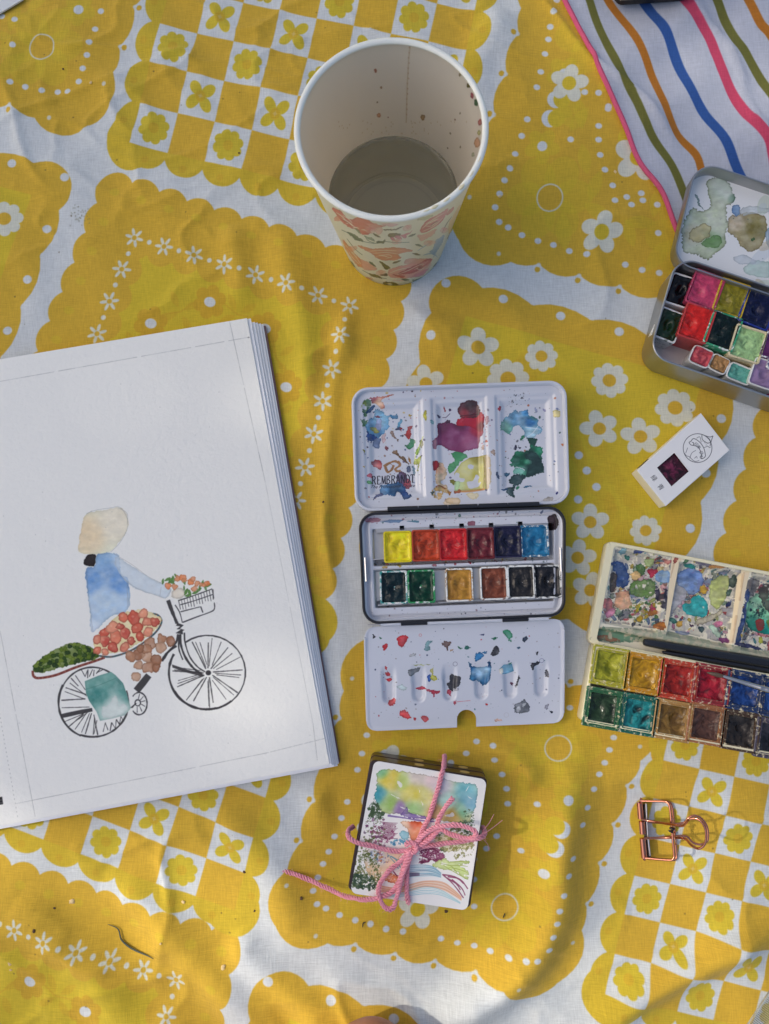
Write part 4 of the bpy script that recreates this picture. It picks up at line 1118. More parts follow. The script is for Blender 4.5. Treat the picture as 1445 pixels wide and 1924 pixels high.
PAN_N = 0
def half_pan(cx, cy, w, h, ang, z0, z1, col, label, group, stain=0.5, level=0.18, hole=None, mound=0.0, seed=0, col2=None, rough=0.16, rim=0.10, base=None, taper=0.06, rr=0.12, tilt=(0, 0), stain_col=None, swirl=0.05):
    """a small plastic pan of paint: cup and paint"""
    global PAN_N; PAN_N += 1
    root = empty('paint_pan', (cx, cy, z0), label, 'paint pan', group)
    tl = lambda x, y: tilt[0] * (x - cx) + tilt[1] * (y - cy)
    def T(v): return [(a, b, c + tl(a, b)) for a, b, c in v]
    ro = lambda dw, r: rquad(rect(cx, cy, w - 2 * dw, h - 2 * dw, ang), r, 3)
    rings = [(ro(taper, rr), z0), (ro(0, rr), z1 - 0.02), (ro(0.02, rr), z1), (ro(rim - 0.02, rr * 0.7), z1), (ro(rim, rr * 0.7), z1 - 0.03), (ro(rim + 0.03, rr * 0.7), z1 - 0.5 * (z1 - z0))]
    v, f = loft(rings, cap0=True, cap1=True)
    sm = plastic_smeared('pan_plastic', base or PANW, stain_col or col, stain, 380 + 20 * (seed % 5))
    mesh('pan', T(v), f, sm, root)
    zt = z1 - level
    rg = np.random.default_rng(seed + 3)
    hx, hy = (hole if hole else (0.5 + 0.1 * (rg.random() - .5), 0.5 + 0.1 * (rg.random() - .5)))
    def fz(s, t):
        d = np.hypot((s - hx) * 1.0, (t - hy) * 1.0)
        e = np.minimum(np.minimum(s, 1 - s), np.minimum(t, 1 - t))
        z = zt + mound * np.exp(-(d / 0.3) ** 2) * 1.0
        z = z - 0.13 * np.exp(-(d / 0.15) ** 2) * (mound <= 0) + 0.05 * np.exp(-((d - 0.27) / 0.1) ** 2) * (mound <= 0)
        z = z + swirl * 2.2 * (fbm(s * 4 + seed * 3.1, t * 4 + seed, 50 + seed % 5, 3) - 0.5)
        ang_ = np.arctan2(t - hy, s - hx)
        z = z + swirl * 0.5 * np.sin(ang_ * 2 + d * 14 + seed) * np.clip(1 - d * 1.6, 0, 1)
        z = z + 0.10 * np.clip(1 - e / 0.10, 0, 1) ** 2
        return np.minimum(z, z1 + 0.06)
    c = rect(cx, cy, w - 2 * rim - 0.01, h - 2 * rim - 0.01, ang)
    hv, hf = hfield(c, 22, 22, fz, r=0.08)
    col = tuple(min(x * 1.25, .9) for x in col[:3]) + (1,) if max(col[:3]) > .08 else dk(col, .7)
    c2_ = col2 or dk(col, 0.55)
    mesh('paint', T(hv), hf, paint_mat('paint', c2_, col, tuple(min(x * 1.35 + 0.004, 0.9) for x in col[:3]) + (1,), rough, 150 + 30 * (seed % 4)), root, ang=80)
    return root

# ================================================================ the white-enamelled watercolour tin
ENA, ENB = A(186, 190, 206), AL(184, 188, 204)
GR_T = 'pans of paint in the open white tin'
LZ, BZ, FZ0, FZ1 = 1.75, 1.9, 1.55, 0.55       # rims of the lid and the base, hinge edge and free edge of the flap
tin = empty('watercolour_tin', tuple(P2(868, 1060)) + (0.02,), 'open white enamelled paint tin with black edges, its lid and mixing flap spread', 'paint tin')
enamel = simple('white_enamel', ENB, 0.22, nvar=0.03, coat=0.3)
black = simple('black_lacquer', (0.012, 0.012, 0.015, 1), 0.3, nscale=500)
steel = simple('bare_steel', (0.55, 0.55, 0.56, 1), 0.3, 0.95, nscale=200, nvar=0.08, bump=0.05)
# ---- lid
lid = [P2(667, 962, LZ), P2(1072, 946, LZ), P2(1065, 713, LZ), P2(659, 728, LZ)]
R_L = 0.95
LFZ = LZ - 0.32                  # flat inside of the lid
o = lambda d, r=None: rquad(inset(lid, d), R_L - d if r is None else r, 7)
rings = [(o(0.16, .7), 0.05), (o(0.04), LZ - 1.3), (o(0.0), LZ - 0.10), (o(0.03), LZ - 0.02), (o(0.09), LZ), (o(0.15), LZ - 0.02), (o(0.19), LZ - 0.10), (o(0.22), LFZ)]
v, f = loft(rings, cap0=True)
lid_o = mesh('lid', v, f, enamel, tin)
bb = np.array(lid); lc = Canvas(bb[:, 0].min() - .2, bb[:, 1].min() - .2, bb[:, 0].max() + .2, bb[:, 1].max() + .2, 75, ENA, LFZ - 0.15)
zA, zB, zC = ZM(660, 700, 0.14533), ZM(860, 700, 0.15225), ZM(640, 690, 0.31142)
def w_(mp, cvs):
    def g(pts, c, al=0.86, **k):
        k.setdefault('rough', 2.0); k.setdefault('edge', 0.45); k.setdefault('er', 1.6); k.setdefault('var', 0.38); k.setdefault('fr', 0.2); k.setdefault('cv', 0.3); k['seed'] = int(pts[0][0]) % 97
        cvs.wash(mp(*pts), c, al, **k)
    return g
WA, WB = w_(zA, lc), w_(zB, lc)
for k, (poly, n, cols) in enumerate((([(672, 735), (800, 735), (800, 940), (675, 945)], 150, [A(40, 60, 110), A(60, 50, 80), A(70, 110, 60), A(160, 60, 60), A(190, 160, 60), A(50, 40, 50), A(120, 80, 60)]),
                                     ([(810, 735), (925, 735), (925, 940), (812, 940)], 90, [A(110, 40, 60), A(60, 50, 90), A(160, 80, 80), A(70, 70, 90)]),
                                     ([(930, 735), (1050, 735), (1055, 935), (935, 935)], 80, [A(30, 60, 60), A(50, 70, 130), A(60, 60, 70), A(160, 80, 50)]),
                                     ([(668, 725), (1060, 720), (1062, 735), (670, 740)], 25, [A(60, 60, 80), A(150, 80, 60)]))):
    lc.spatter(poly, n, cols, 0.45, 2.2, 60 + k, 0.8)
WA([(210, 350), (320, 320), (430, 325), (500, 300), (560, 295), (500, 320), (400, 370), (440, 445), (390, 465), (330, 410), (270, 400), (260, 350)], A(196, 120, 100), grads=[(660 + 280 * .145, 700 + 340 * .145, 6, A(130, 50, 60)), (660 + 340 * .145, 700 + 410 * .145, 6, A(216, 180, 150))])
WA([(150, 400), (200, 350), (270, 390), (220, 480), (200, 560), (210, 650), (160, 720), (130, 640), (170, 560), (140, 470)], A(62, 104, 70), grads=[(680, 760, 5, A(120, 140, 50))], rough=3, holes=0.42)
WA([(270, 430), (300, 440), (220, 520), (180, 520)], A(40, 76, 130))
WA([(300, 490), (380, 475), (430, 530), (490, 560), (480, 640), (470, 720), (400, 790), (330, 840), (230, 830), (190, 760), (200, 680), (240, 590), (290, 570)], A(96, 150, 196), al=0.85, var=0.35, rough=3,
   grads=[(660 + 220 * .145, 700 + 800 * .145, 8, A(40, 120, 180)), (660 + 400 * .145, 700 + 600 * .145, 8, A(110, 168, 206)), (660 + 340 * .145, 700 + 800 * .145, 6, A(30, 100, 160))])
WA([(330, 590), (380, 600), (385, 720), (340, 740), (290, 700), (320, 650)], A(140, 140, 180), al=0.7); WA([(240, 720), (300, 700), (370, 760), (300, 770)], A(150, 150, 70), al=0.85); WA([(310, 555), (350, 550), (390, 580), (340, 575)], A(120, 50, 70))
WA([(495, 530), (550, 545), (600, 530), (590, 585), (530, 580)], A(60, 120, 170)); WA([(640, 590), (655, 610), (610, 700), (590, 690)], A(90, 150, 190)); WA([(190, 760), (260, 800), (330, 830), (230, 900), (200, 880)], A(30, 60, 130), rough=3)
WA([(400, 800), (440, 790), (430, 900), (390, 850)], A(190, 160, 166), al=0.7); WA([(290, 860), (370, 850), (360, 960), (320, 970), (280, 930)], A(90, 110, 150)); WA([(440, 940), (485, 970), (450, 995)], A(130, 70, 80))
WA([(510, 760), (550, 740), (570, 820), (620, 870), (600, 880), (550, 830)], A(120, 100, 90)); WA([(575, 720), (640, 695), (650, 740), (600, 740)], A(60, 70, 110)); WA([(625, 700), (655, 720), (640, 745)], A(160, 40, 50))
WA([(735, 690), (790, 700), (770, 740), (780, 790), (745, 850), (690, 800), (720, 770)], A(178, 50, 48), rough=2); WA([(760, 850), (820, 870), (800, 950), (740, 985), (700, 940), (750, 900)], A(40, 110, 66))
WA([(530, 1020), (580, 1000), (640, 1080), (690, 1090), (740, 1180), (710, 1170), (620, 1090), (580, 1060)], A(110, 80, 50)); WA([(730, 1080), (760, 1100), (775, 1160), (750, 1140)], A(170, 120, 50))
WA([(255, 1150), (320, 1125), (390, 1150), (380, 1240), (330, 1230), (270, 1200)], A(160, 50, 60), grads=[(708, 876, 5, A(200, 110, 110))])
for pts in ([(420, 1210), (480, 1170), (560, 1140), (610, 1160)], [(440, 1215), (470, 1280), (520, 1250), (550, 1190)], [(600, 1140), (630, 1190), (570, 1240), (600, 1270), (640, 1260)]): lc.line(zA(*pts), 4.0, A(150, 104, 60), 0.9, smooth=True, wob=0.4)
lc.ring(zA((490, 1220))[0], 7, 1.0, A(120, 80, 50), 0.7)
WA([(880, 900), (920, 880), (930, 960), (900, 980)], A(150, 150, 120)); WA([(840, 990), (880, 960), (890, 1010), (840, 1060)], A(110, 160, 60)); WA([(830, 1130), (890, 1090), (900, 1100), (870, 1250), (850, 1270), (860, 1190), (800, 1180)], A(150, 160, 50), holes=0.3); lc.line(zA((930, 830), (900, 900), (830, 1080), (815, 1180)), 1.4, A(180, 200, 70), 0.8, smooth=True)
WA([(935, 510), (975, 510), (970, 600), (960, 640), (940, 590)], A(196, 190, 60)); WA([(720, 1220), (760, 1210), (770, 1280), (720, 1270)], A(60, 70, 100)); WA([(780, 1210), (820, 1230), (830, 1310), (800, 1300)], A(90, 120, 140))
WA([(210, 1320), (270, 1310), (280, 1350), (215, 1350)], A(200, 80, 100)); WA([(210, 1410), (250, 1400), (260, 1440), (220, 1440)], A(80, 150, 90)); WA([(150, 1010), (180, 1020), (160, 1040)], A(130, 130, 50)); WA([(150, 1220), (180, 1210), (175, 1250)], A(200, 160, 60)); WA([(1025, 620), (1065, 625), (1055, 665), (1025, 650)], A(110, 160, 170)); WA([(745, 530), (780, 535), (760, 565)], A(210, 180, 80))
WA([(600, 1300), (650, 1270), (700, 1300), (720, 1350), (760, 1390), (770, 1470), (700, 1500), (600, 1440), (580, 1370)], A(96, 44, 66), al=0.85, grads=[(660 + 610 * .145, 700 + 1370 * .145, 8, A(70, 60, 100)), (660 + 740 * .145, 700 + 1440 * .145, 5, A(170, 60, 70))])
WA([(380, 1450), (500, 1430), (620, 1420), (700, 1480), (720, 1550), (780, 1580), (690, 1650), (650, 1580), (600, 1530), (560, 1600), (470, 1580), (390, 1570)], A(44, 96, 148), al=0.9, rough=3, grads=[(660 + 400 * .145, 700 + 1500 * .145, 8, A(90, 140, 190)), (660 + 700 * .145, 700 + 1590 * .145, 7, A(30, 60, 120)), (660 + 560 * .145, 700 + 1500 * .145, 7, A(24, 70, 120))])
WA([(330, 1580), (390, 1560), (420, 1590), (360, 1610), (280, 1650), (310, 1600)], A(70, 80, 120))
for x in range(0, 5): WA([(1060 + 6 * x, 1150), (1120, 1170 + 3 * x), (1110, 1240), (1080, 1270), (1060, 1230)], A(150, 40, 44), al=0.35)
WA([(1110, 1180), (1180, 1170), (1230, 1260), (1220, 1350), (1160, 1420), (1240, 1450), (1250, 1490), (1180, 1500), (1090, 1420), (1090, 1300)], A(216, 186, 150), al=0.75, grads=[(823, 880, 6, A(214, 150, 110))])
WA([(1070, 1490), (1150, 1450), (1240, 1500), (1280, 1570), (1200, 1560), (1150, 1620), (1060, 1610), (1040, 1550)], A(196, 160, 100), holes=0.35, rough=3); WA([(1030, 1550), (1070, 1550), (1060, 1590)], A(50, 80, 80)); lc.line(zA((1090, 1480), (1150, 1460), (1220, 1500)), 2.4, A(140, 80, 50), 0.9, smooth=True)
WA([(1190, 1690), (1220, 1650), (1300, 1660), (1305, 1710), (1200, 1710)], A(222, 200, 170), al=0.8)
WA([(1190, 430), (1215, 470), (1225, 510), (1205, 500)], A(160, 50, 60)); WA([(1115, 545), (1155, 555), (1150, 580), (1120, 575)], A(40, 40, 80)); WA([(1280, 460), (1305, 470), (1280, 500)], A(60, 40, 80)); lc.line(zA((1180, 575), (1230, 570), (1280, 520)), 1.2, A(60, 40, 70), 0.9)
# the crimson and purple puddle
RC = lambda *p: [(640 + a * .31142, 690 + b * .31142) for a, b in p]
def WC(pts, c, al=0.95, **k):
    k.setdefault('rough', 2.0); k.setdefault('edge', 0.35); k.setdefault('er', 2.0); lc.wash(RC(*pts), c, al, **k)
WC([(585, 350), (640, 325), (720, 340), (760, 300), (850, 330), (860, 380), (840, 440), (830, 480), (770, 500), (720, 515), (650, 490), (600, 470), (560, 490), (555, 440), (590, 410)], A(126, 50, 96), grads=[(640 + 620 * .31, 690 + 360 * .31, 8, A(96, 34, 70)), (640 + 780 * .31, 690 + 450 * .31, 10, A(156, 84, 124)), (640 + 680 * .31, 690 + 420 * .31, 12, A(124, 52, 100)), (640 + 720 * .31, 690 + 350 * .31, 7, A(90, 34, 66)), (640 + 830 * .31, 690 + 380 * .31, 8, A(170, 34, 60))], var=0.2)
WC([(730, 300), (850, 270), (862, 340), (850, 390), (780, 350), (720, 350), (700, 330)], A(186, 30, 52), grads=[(640 + 855 * .31, 690 + 360 * .31, 5, A(110, 20, 36))])
WC([(710, 240), (760, 205), (820, 210), (840, 270), (820, 300), (740, 300), (712, 270)], A(84, 36, 42), grads=[(640 + 750 * .31, 690 + 280 * .31, 5, A(140, 36, 44)), (640 + 790 * .31, 690 + 225 * .31, 6, A(64, 46, 46))]); lc.line(RC((720, 290), (770, 285), (830, 280)), 1.0, A(40, 16, 20), 0.9, smooth=True)
WC([(560, 430), (580, 440), (580, 490), (555, 490)], A(150, 110, 130))
WC([(640, 320), (655, 312), (665, 330), (640, 340)], A(70, 40, 60))
WC([(670, 515), (740, 515), (765, 535), (720, 570), (680, 620), (655, 630), (655, 590), (690, 560)], A(84, 156, 108), grads=[(858, 852, 6, A(60, 140, 90))])
WC([(690, 640), (730, 570), (770, 540), (880, 530), (880, 740), (690, 745), (700, 690)], A(196, 190, 110), al=0.85, smooth=False, rough=2.5, var=0.3, grads=[(640 + 820 * .31, 690 + 550 * .31, 8, A(150, 140, 40)), (640 + 710 * .31, 690 + 710 * .31, 8, A(190, 206, 150)), (640 + 770 * .31, 690 + 600 * .31, 10, A(206, 204, 130)), (640 + 830 * .31, 690 + 640 * .31, 8, A(186, 180, 80))])
lc.line(RC((860, 540), (868, 600), (862, 735)), 3.0, A(140, 128, 40), 0.85, smooth=True); lc.line(RC((690, 750), (780, 748), (870, 735)), 4.0, A(196, 140, 80), 0.9, smooth=True); WC([(690, 740), (720, 735), (720, 760), (690, 762)], A(180, 100, 60)); WC([(870, 540), (900, 545), (905, 690), (880, 740), (870, 640)], A(206, 180, 140), al=0.6, holes=0.3)
for pts in ([(770, 590), (800, 588), (800, 610), (775, 610)], [(765, 690), (800, 680), (820, 645), (835, 655), (830, 690), (850, 690), (830, 715), (780, 730)], [(695, 635), (720, 640), (720, 665), (755, 670), (735, 690), (690, 680)]):
    lc.wash(RC(*pts), ENA, 1.0, edge=0, rough=1.0, var=0, er=1)
WC([(760, 765), (830, 760), (820, 795), (780, 795)], A(222, 206, 160), al=0.7); WC([(560, 580), (585, 565), (590, 600), (565, 620)], A(160, 40, 44)); WC([(665, 680), (700, 680), (690, 705), (668, 700)], A(120, 120, 40)); WC([(640, 740), (665, 750), (655, 770)], A(170, 120, 60)); WC([(655, 590), (690, 575), (690, 600)], A(90, 160, 110)); WC([(690, 690), (720, 690), (710, 740), (690, 740)], A(170, 206, 160), al=.7)
# third well
WB([(520, 720), (540, 620), (590, 550), (660, 500), (720, 450), (760, 470), (860, 450), (880, 510), (990, 570), (1010, 650), (1060, 710), (1000, 760), (920, 800), (840, 780), (800, 690), (740, 645), (690, 680), (640, 750), (560, 710)], A(104, 156, 190), al=0.9, rough=2.2,
   grads=[(860 + 900 * .152, 700 + 600 * .152, 6, A(36, 104, 176)), (860 + 580 * .152, 700 + 690 * .152, 9, A(96, 160, 140)), (860 + 720 * .152, 700 + 560 * .152, 9, A(100, 150, 192)), (860 + 920 * .152, 700 + 740 * .152, 7, A(150, 186, 206)), (860 + 940 * .152, 700 + 540 * .152, 5, A(70, 130, 130)), (860 + 840 * .152, 700 + 480 * .152, 5, A(60, 130, 190))])
lc.line(zB((840, 665), (1030, 692)), 1.0, A(216, 226, 232), 0.9); lc.line(zB((860, 785), (930, 740), (1000, 650)), 1.0, A(216, 226, 232), 0.9, smooth=True)
WB([(860, 800), (970, 805), (975, 860), (940, 910), (900, 900), (890, 850)], A(34, 72, 60)); WB([(780, 820), (800, 770), (830, 780), (800, 830)], A(40, 110, 80))
WB([(900, 890), (960, 900), (1050, 930), (1040, 1080), (1060, 1170), (1050, 1220), (960, 1260), (870, 1280), (800, 1260), (830, 1200), (740, 1160), (650, 1140), (690, 1020), (770, 960), (860, 960)], A(40, 126, 92), al=0.95, rough=3,
   grads=[(860 + 770 * .152, 700 + 1080 * .152, 8, A(16, 76, 52)), (860 + 920 * .152, 700 + 1040 * .152, 9, A(24, 54, 48)), (860 + 960 * .152, 700 + 1180 * .152, 12, A(30, 56, 54)), (860 + 870 * .152, 700 + 1100 * .152, 4, A(70, 160, 120)), (860 + 780 * .152, 700 + 1210 * .152, 6, A(110, 190, 166)), (860 + 1010 * .152, 700 + 970 * .152, 5, A(30, 130, 90))])
WB([(850, 1000), (930, 970), (1010, 1040), (1065, 1150), (1050, 1210), (880, 1275), (850, 1240), (920, 1100), (850, 1050)], A(34, 60, 58), al=0.9)
WB([(680, 1260), (780, 1250), (840, 1270), (800, 1340), (720, 1400), (690, 1460), (690, 1550), (610, 1500), (620, 1430), (690, 1390), (640, 1320)], A(32, 58, 60), rough=2.5); WB([(740, 1390), (770, 1400), (740, 1450), (720, 1430)], A(50, 150, 110), al=0.8)
WB([(700, 1190), (760, 1170), (830, 1200), (800, 1250), (710, 1240)], A(110, 190, 170), al=0.8)
WB([(580, 1250), (620, 1225), (650, 1250), (620, 1290), (590, 1280)], A(50, 96, 130)); WB([(470, 1240), (500, 1250), (500, 1310), (480, 1300)], A(60, 70, 100)); WB([(540, 1445), (620, 1420), (600, 1455)], A(40, 90, 150)); WB([(815, 1410), (860, 1395), (920, 1405), (850, 1420)], A(40, 100, 150)); WB([(500, 425), (530, 430), (530, 480), (505, 465)], A(170, 40, 56)); WB([(700, 900), (730, 895), (730, 945), (700, 940)], A(36, 36, 56)); WB([(750, 895), (780, 920), (770, 935)], A(36, 36, 56))
WB([(1170, 480), (1250, 480), (1250, 550), (1190, 550)], A(214, 200, 130), al=0.8); WB([(950, 430), (990, 440), (985, 480), (960, 470)], A(160, 170, 210)); WB([(1055, 440), (1090, 450), (1080, 475)], A(150, 150, 200)); WB([(1270, 880), (1310, 880), (1300, 910), (1275, 905)], A(214, 130, 80)); WB([(1040, 1580), (1110, 1540), (1170, 1560), (1120, 1590)], A(160, 156, 156)); WB([(400, 975), (450, 960), (465, 1030), (440, 1020)], A(150, 130, 120), holes=.4); WB([(1200, 1490), (1225, 1480), (1220, 1505)], A(40, 40, 130)); WB([(340, 835), (370, 835), (365, 865), (345, 860)], A(200, 80, 60)); WB([(295, 910), (330, 900), (330, 940), (300, 945)], A(190, 160, 150)); WB([(340, 540), (380, 550), (370, 620), (340, 650)], A(170, 110, 120), al=.6, holes=.3)
lc.spatter([(955, 745), (985, 740), (985, 760), (950, 765)], 30, [A(40, 44, 50)], 0.4, 1.2, 5); lc.spatter([(905, 770), (922, 770), (922, 840), (905, 840)], 26, [A(170, 90, 110)], 0.4, 1.6, 6)
lc.wash([(838, 945), (842, 936), (862, 937), (862, 948)], A(222, 196, 160), 0.8, rough=1)
# lettering on the enamel
INKL = A(22, 22, 34)
SF = {  # letters as strokes in a unit box: thick stems, thin serifs
 'R': [[(.15, 0, .15, 1, 1)], [(.15, 1, .6, 1, .4), (.6, 1, .85, .78, 1), (.85, .78, .6, .52, .8), (.6, .52, .15, .52, .4)], [(.45, .52, .9, 0, 1)]],
 'E': [[(.2, 0, .2, 1, 1)], [(.2, 1, .8, 1, .45)], [(.2, .52, .65, .52, .45)], [(.2, 0, .85, 0, .45)], [(.8, 1, .8, .84, .3)], [(.85, 0, .85, .18, .3)]],
 'M': [[(.08, 0, .12, 1, .5)], [(.12, 1, .5, .05, 1)], [(.5, .05, .86, 1, .5)], [(.86, 1, .92, 0, 1)]],
 'B': [[(.15, 0, .15, 1, 1)], [(.15, 1, .55, 1, .4), (.55, 1, .78, .8, 1), (.78, .8, .5, .54, .6), (.5, .54, .15, .54, .4)], [(.5, .54, .9, .28, 1), (.9, .28, .55, 0, .7), (.55, 0, .15, 0, .4)]],
 'A': [[(.05, 0, .48, 1, .5)], [(.5, 1, .93, 0, 1)], [(.22, .36, .76, .36, .4)]],
 'N': [[(.12, 0, .12, 1, .5)], [(.12, 1, .86, 0, 1)], [(.86, 0, .86, 1, .5)]],
 'D': [[(.15, 0, .15, 1, 1)], [(.15, 1, .55, 1, .4), (.55, 1, .92, .7, .9), (.92, .7, .92, .3, 1), (.92, .3, .55, 0, .9), (.55, 0, .15, 0, .4)]],
 'T': [[(.5, 0, .5, 1, 1)], [(.05, 1, .95, 1, .45)], [(.05, 1, .05, .84, .3)], [(.95, 1, .95, .84, .3)]]}
o0 = np.array(zA((262, 1442))[0]); ux = (np.array(zA((825, 1416))[0]) - o0); uy = np.array([0.02, -15.2])
for k, ch in enumerate('REMBRANDT'):
    for stroke in SF[ch]:
        for x0, y0, x1, y1, wt in stroke:
            sc2 = lambda x, y: o0 + ux * ((k + 0.06 + x * 0.86) / 9.0) + uy * y
            lc.line([sc2(x0, y0), sc2(x1, y1)], 0.7 + 1.25 * wt, INKL, 0.97)
    for xx in (0.12, 0.86) if ch in 'RAMN' else (0.16,):
        if ch in 'T': xx = 0.5
        for yy in (0.0,): lc.line([o0 + ux * ((k + xx * .86 - .06) / 9) + uy * yy, o0 + ux * ((k + xx * .86 + .16) / 9) + uy * yy], 0.8, INKL, 0.95)
write(lc, 'The Professional Choice', zA((258, 1492))[0], np.array(zA((825, 1474))[0]) - np.array(zA((258, 1492))[0]), np.array([0, -5.6]), INKL, 0.95, 0.35)
ins = inset(lid, 0.21)
def lidz(s, t):
    z = np.full(np.shape(s), LFZ)
    for a, b in ((0.035, 0.325), (0.365, 0.635), (0.675, 0.965)):
        e = np.minimum(np.minimum(s - a, b - s) * 11.2, np.minimum(t - 0.07, 0.93 - t) * 6.3)
        z = z - 0.34 * (0.35 * sstep(-0.02, 0.10, e) + 0.65 * sstep(0.22, 0.52, e))
    return z + 0.012 * (vn(s * 30, t * 20, 3) - .5)
hv, hf = hfield(ins, 170, 96, lidz, r=R_L - 0.22)
lm = M_('painted_enamel'); li_ = lm.img(lc.image('lid_stains')); lm.set(col=li_, rough=0.2, coat=0.35, cr=0.08); lm.bump(lm.noise(260, 3), 0.06, 0.0006); lid_im = lm.m
mesh('mixing_wells', hv, hf, lid_im, lid_o, lc, ang=60)
del lc.a
# ---- base
bas = [P2(682, 1174, BZ), P2(1063, 1158, BZ), P2(1064, 950, BZ), P2(673, 963, BZ)]
o = lambda d, r=None: rquad(inset(bas, d), max(0.9 - d, 0.3) if r is None else r, 7)
v, f = loft([(o(0.14, .7), 0.03), (o(0.03), 0.15), (o(0.0), BZ - 0.06), (o(0.03), BZ - 0.01), (o(0.09), BZ), (o(0.14), BZ - 0.02), (o(0.16), BZ - 0.2)], cap0=True)
base_o = mesh('base', v, f, black, tin)
IZ = BZ - 0.62
bc = Canvas(min(q[0] for q in bas), min(q[1] for q in bas), max(q[0] for q in bas), max(q[1] for q in bas), 60, ENA, BZ - 0.3)
z6 = ZM(640, 940, 0.31142)
bc.spatter(z6((140, 90), (1310, 40), (1310, 130), (180, 150)), 70, [A(40, 60, 110), A(120, 40, 60), A(60, 60, 70), A(40, 90, 80)], 0.5, 2.6, 71)
bc.spatter(z6((200, 370), (1250, 345), (1250, 375), (200, 410)), 50, [A(40, 60, 90), A(190, 160, 60), A(160, 60, 70), A(40, 60, 60)], 0.5, 2.6, 72)
bc.spatter(z6((150, 640), (1300, 600), (1320, 690), (180, 700)), 40, [A(80, 80, 96), A(120, 100, 110), A(50, 60, 80)], 0.4, 1.8, 73)
for pts, c in (([(140, 120), (190, 105), (240, 110), (230, 130), (170, 135)], A(170, 110, 130)), ([(240, 130), (320, 115), (380, 120), (330, 135)], A(80, 120, 170)), ([(400, 130), (460, 122), (470, 132)], A(60, 120, 150)), ([(770, 130), (810, 128), (800, 160), (770, 158)], A(120, 50, 70)), ([(775, 365), (790, 365), (788, 382), (775, 380)], A(170, 40, 56)), ([(250, 400), (280, 398), (278, 412), (255, 412)], A(190, 150, 70)), ([(555, 388), (580, 385), (575, 400), (555, 400)], A(150, 80, 90))):
    bc.wash(z6(*pts), c, 0.75, rough=1.2, er=1.2)
bc.wash(z6((1255, 95), (1300, 85), (1320, 130), (1300, 175), (1262, 165), (1250, 130)), A(46, 28, 28), 0.95, rough=1.5)
bin_ = inset(bas, 0.15)
def basez(s, t):
    e = np.minimum(np.minimum(s, 1 - s) * 11.0, np.minimum(t, 1 - t) * 6.0)
    z = BZ - 0.20 - 0.30 * sstep(0.05, 0.14, e) + 0.16 * sstep(0.24, 0.34, e) - 0.02
    for lo, hi in ((0.525, 0.865), (0.13, 0.475)):
        ee = np.minimum(np.minimum(s - 0.055, 0.955 - s) * 11.0, np.minimum(t - lo, hi - t) * 6.0)
        z = z - 0.75 * sstep(-0.03, 0.03, ee)
    return z
hv, hf = hfield(bin_, 150, 110, basez, r=0.7)
bm_ = M_('inner_enamel'); bm_.set(col=bm_.img(bc.image('base_stains')), rough=0.22, coat=0.3); bm_.bump(bm_.noise(260, 3), 0.08, 0.0006)
mesh('inner_tray', hv, hf, bm_.m, base_o, bc, ang=60)
del bc.a
def q6(x, y, z): return P2(640 + x * .31142, 940 + y * .31142, z)
def strip(pts, z0, z1, nm, mt, par, thick=0.03):
    a, b = [np.array(q6(*p, z1)) for p in pts]; d = (b - a) / np.linalg.norm(b - a); n = np.array([-d[1], d[0]]) * thick
    return mesh(nm, *box([a - n, b - n, b + n, a + n], z0, z1), mt, par, smooth=False)
RZ = BZ - 0.34
rail = simple('pan_rail_tin', (0.50, 0.49, 0.47, 1), 0.34, 0.9, nvar=0.1, bump=0.08)
for a, b in (((218, 192), (1252, 158)), ((195, 358), (262, 352)), ((200, 418), (1250, 378)), ((225, 633), (370, 627)), ((410, 622), (545, 617)), ((590, 618), (770, 607)), ((800, 604), (925, 598)), ((950, 600), (1085, 594)), ((1125, 596), (1255, 592))):
    strip((a, b), RZ - 0.5, RZ, 'rail', rail, base_o)
for c4 in (((192, 160), (260, 150), (262, 358), (196, 362)), ((205, 430), (240, 428), (245, 600), (212, 612)), ((565, 425), (640, 420), (640, 600), (572, 605)), ((800, 412), (848, 410), (850, 590), (805, 596))):
    mesh('rail_floor', *box([q6(*p, RZ - .45) for p in c4], RZ - 0.55, RZ - 0.47), rail, base_o, smooth=False)
mesh('rail_back', *box([q6(*p, RZ) for p in ((192, 152), (218, 190), (1252, 156), (1256, 112))], RZ - 0.12, RZ - 0.08), rail, base_o, smooth=False)
for x, y in ((370, 165), (550, 158), (730, 152), (908, 148), (1084, 140)):
    c = q6(x, y, RZ); mesh('clip_tab', *box(rect(c[0], c[1], 0.25, 0.22, 0.05), RZ - 0.1, RZ - 0.02), black, base_o)
# side catches
for a, b in (((148, 345), (155, 490)), ((1326, 285), (1332, 430))):
    v, f = tube([tuple(q6(*a, BZ)) + (BZ - 0.05,), tuple(q6(*b, BZ)) + (BZ - 0.05,)], 0.07, 8); mesh('catch', v, f, steel, base_o)
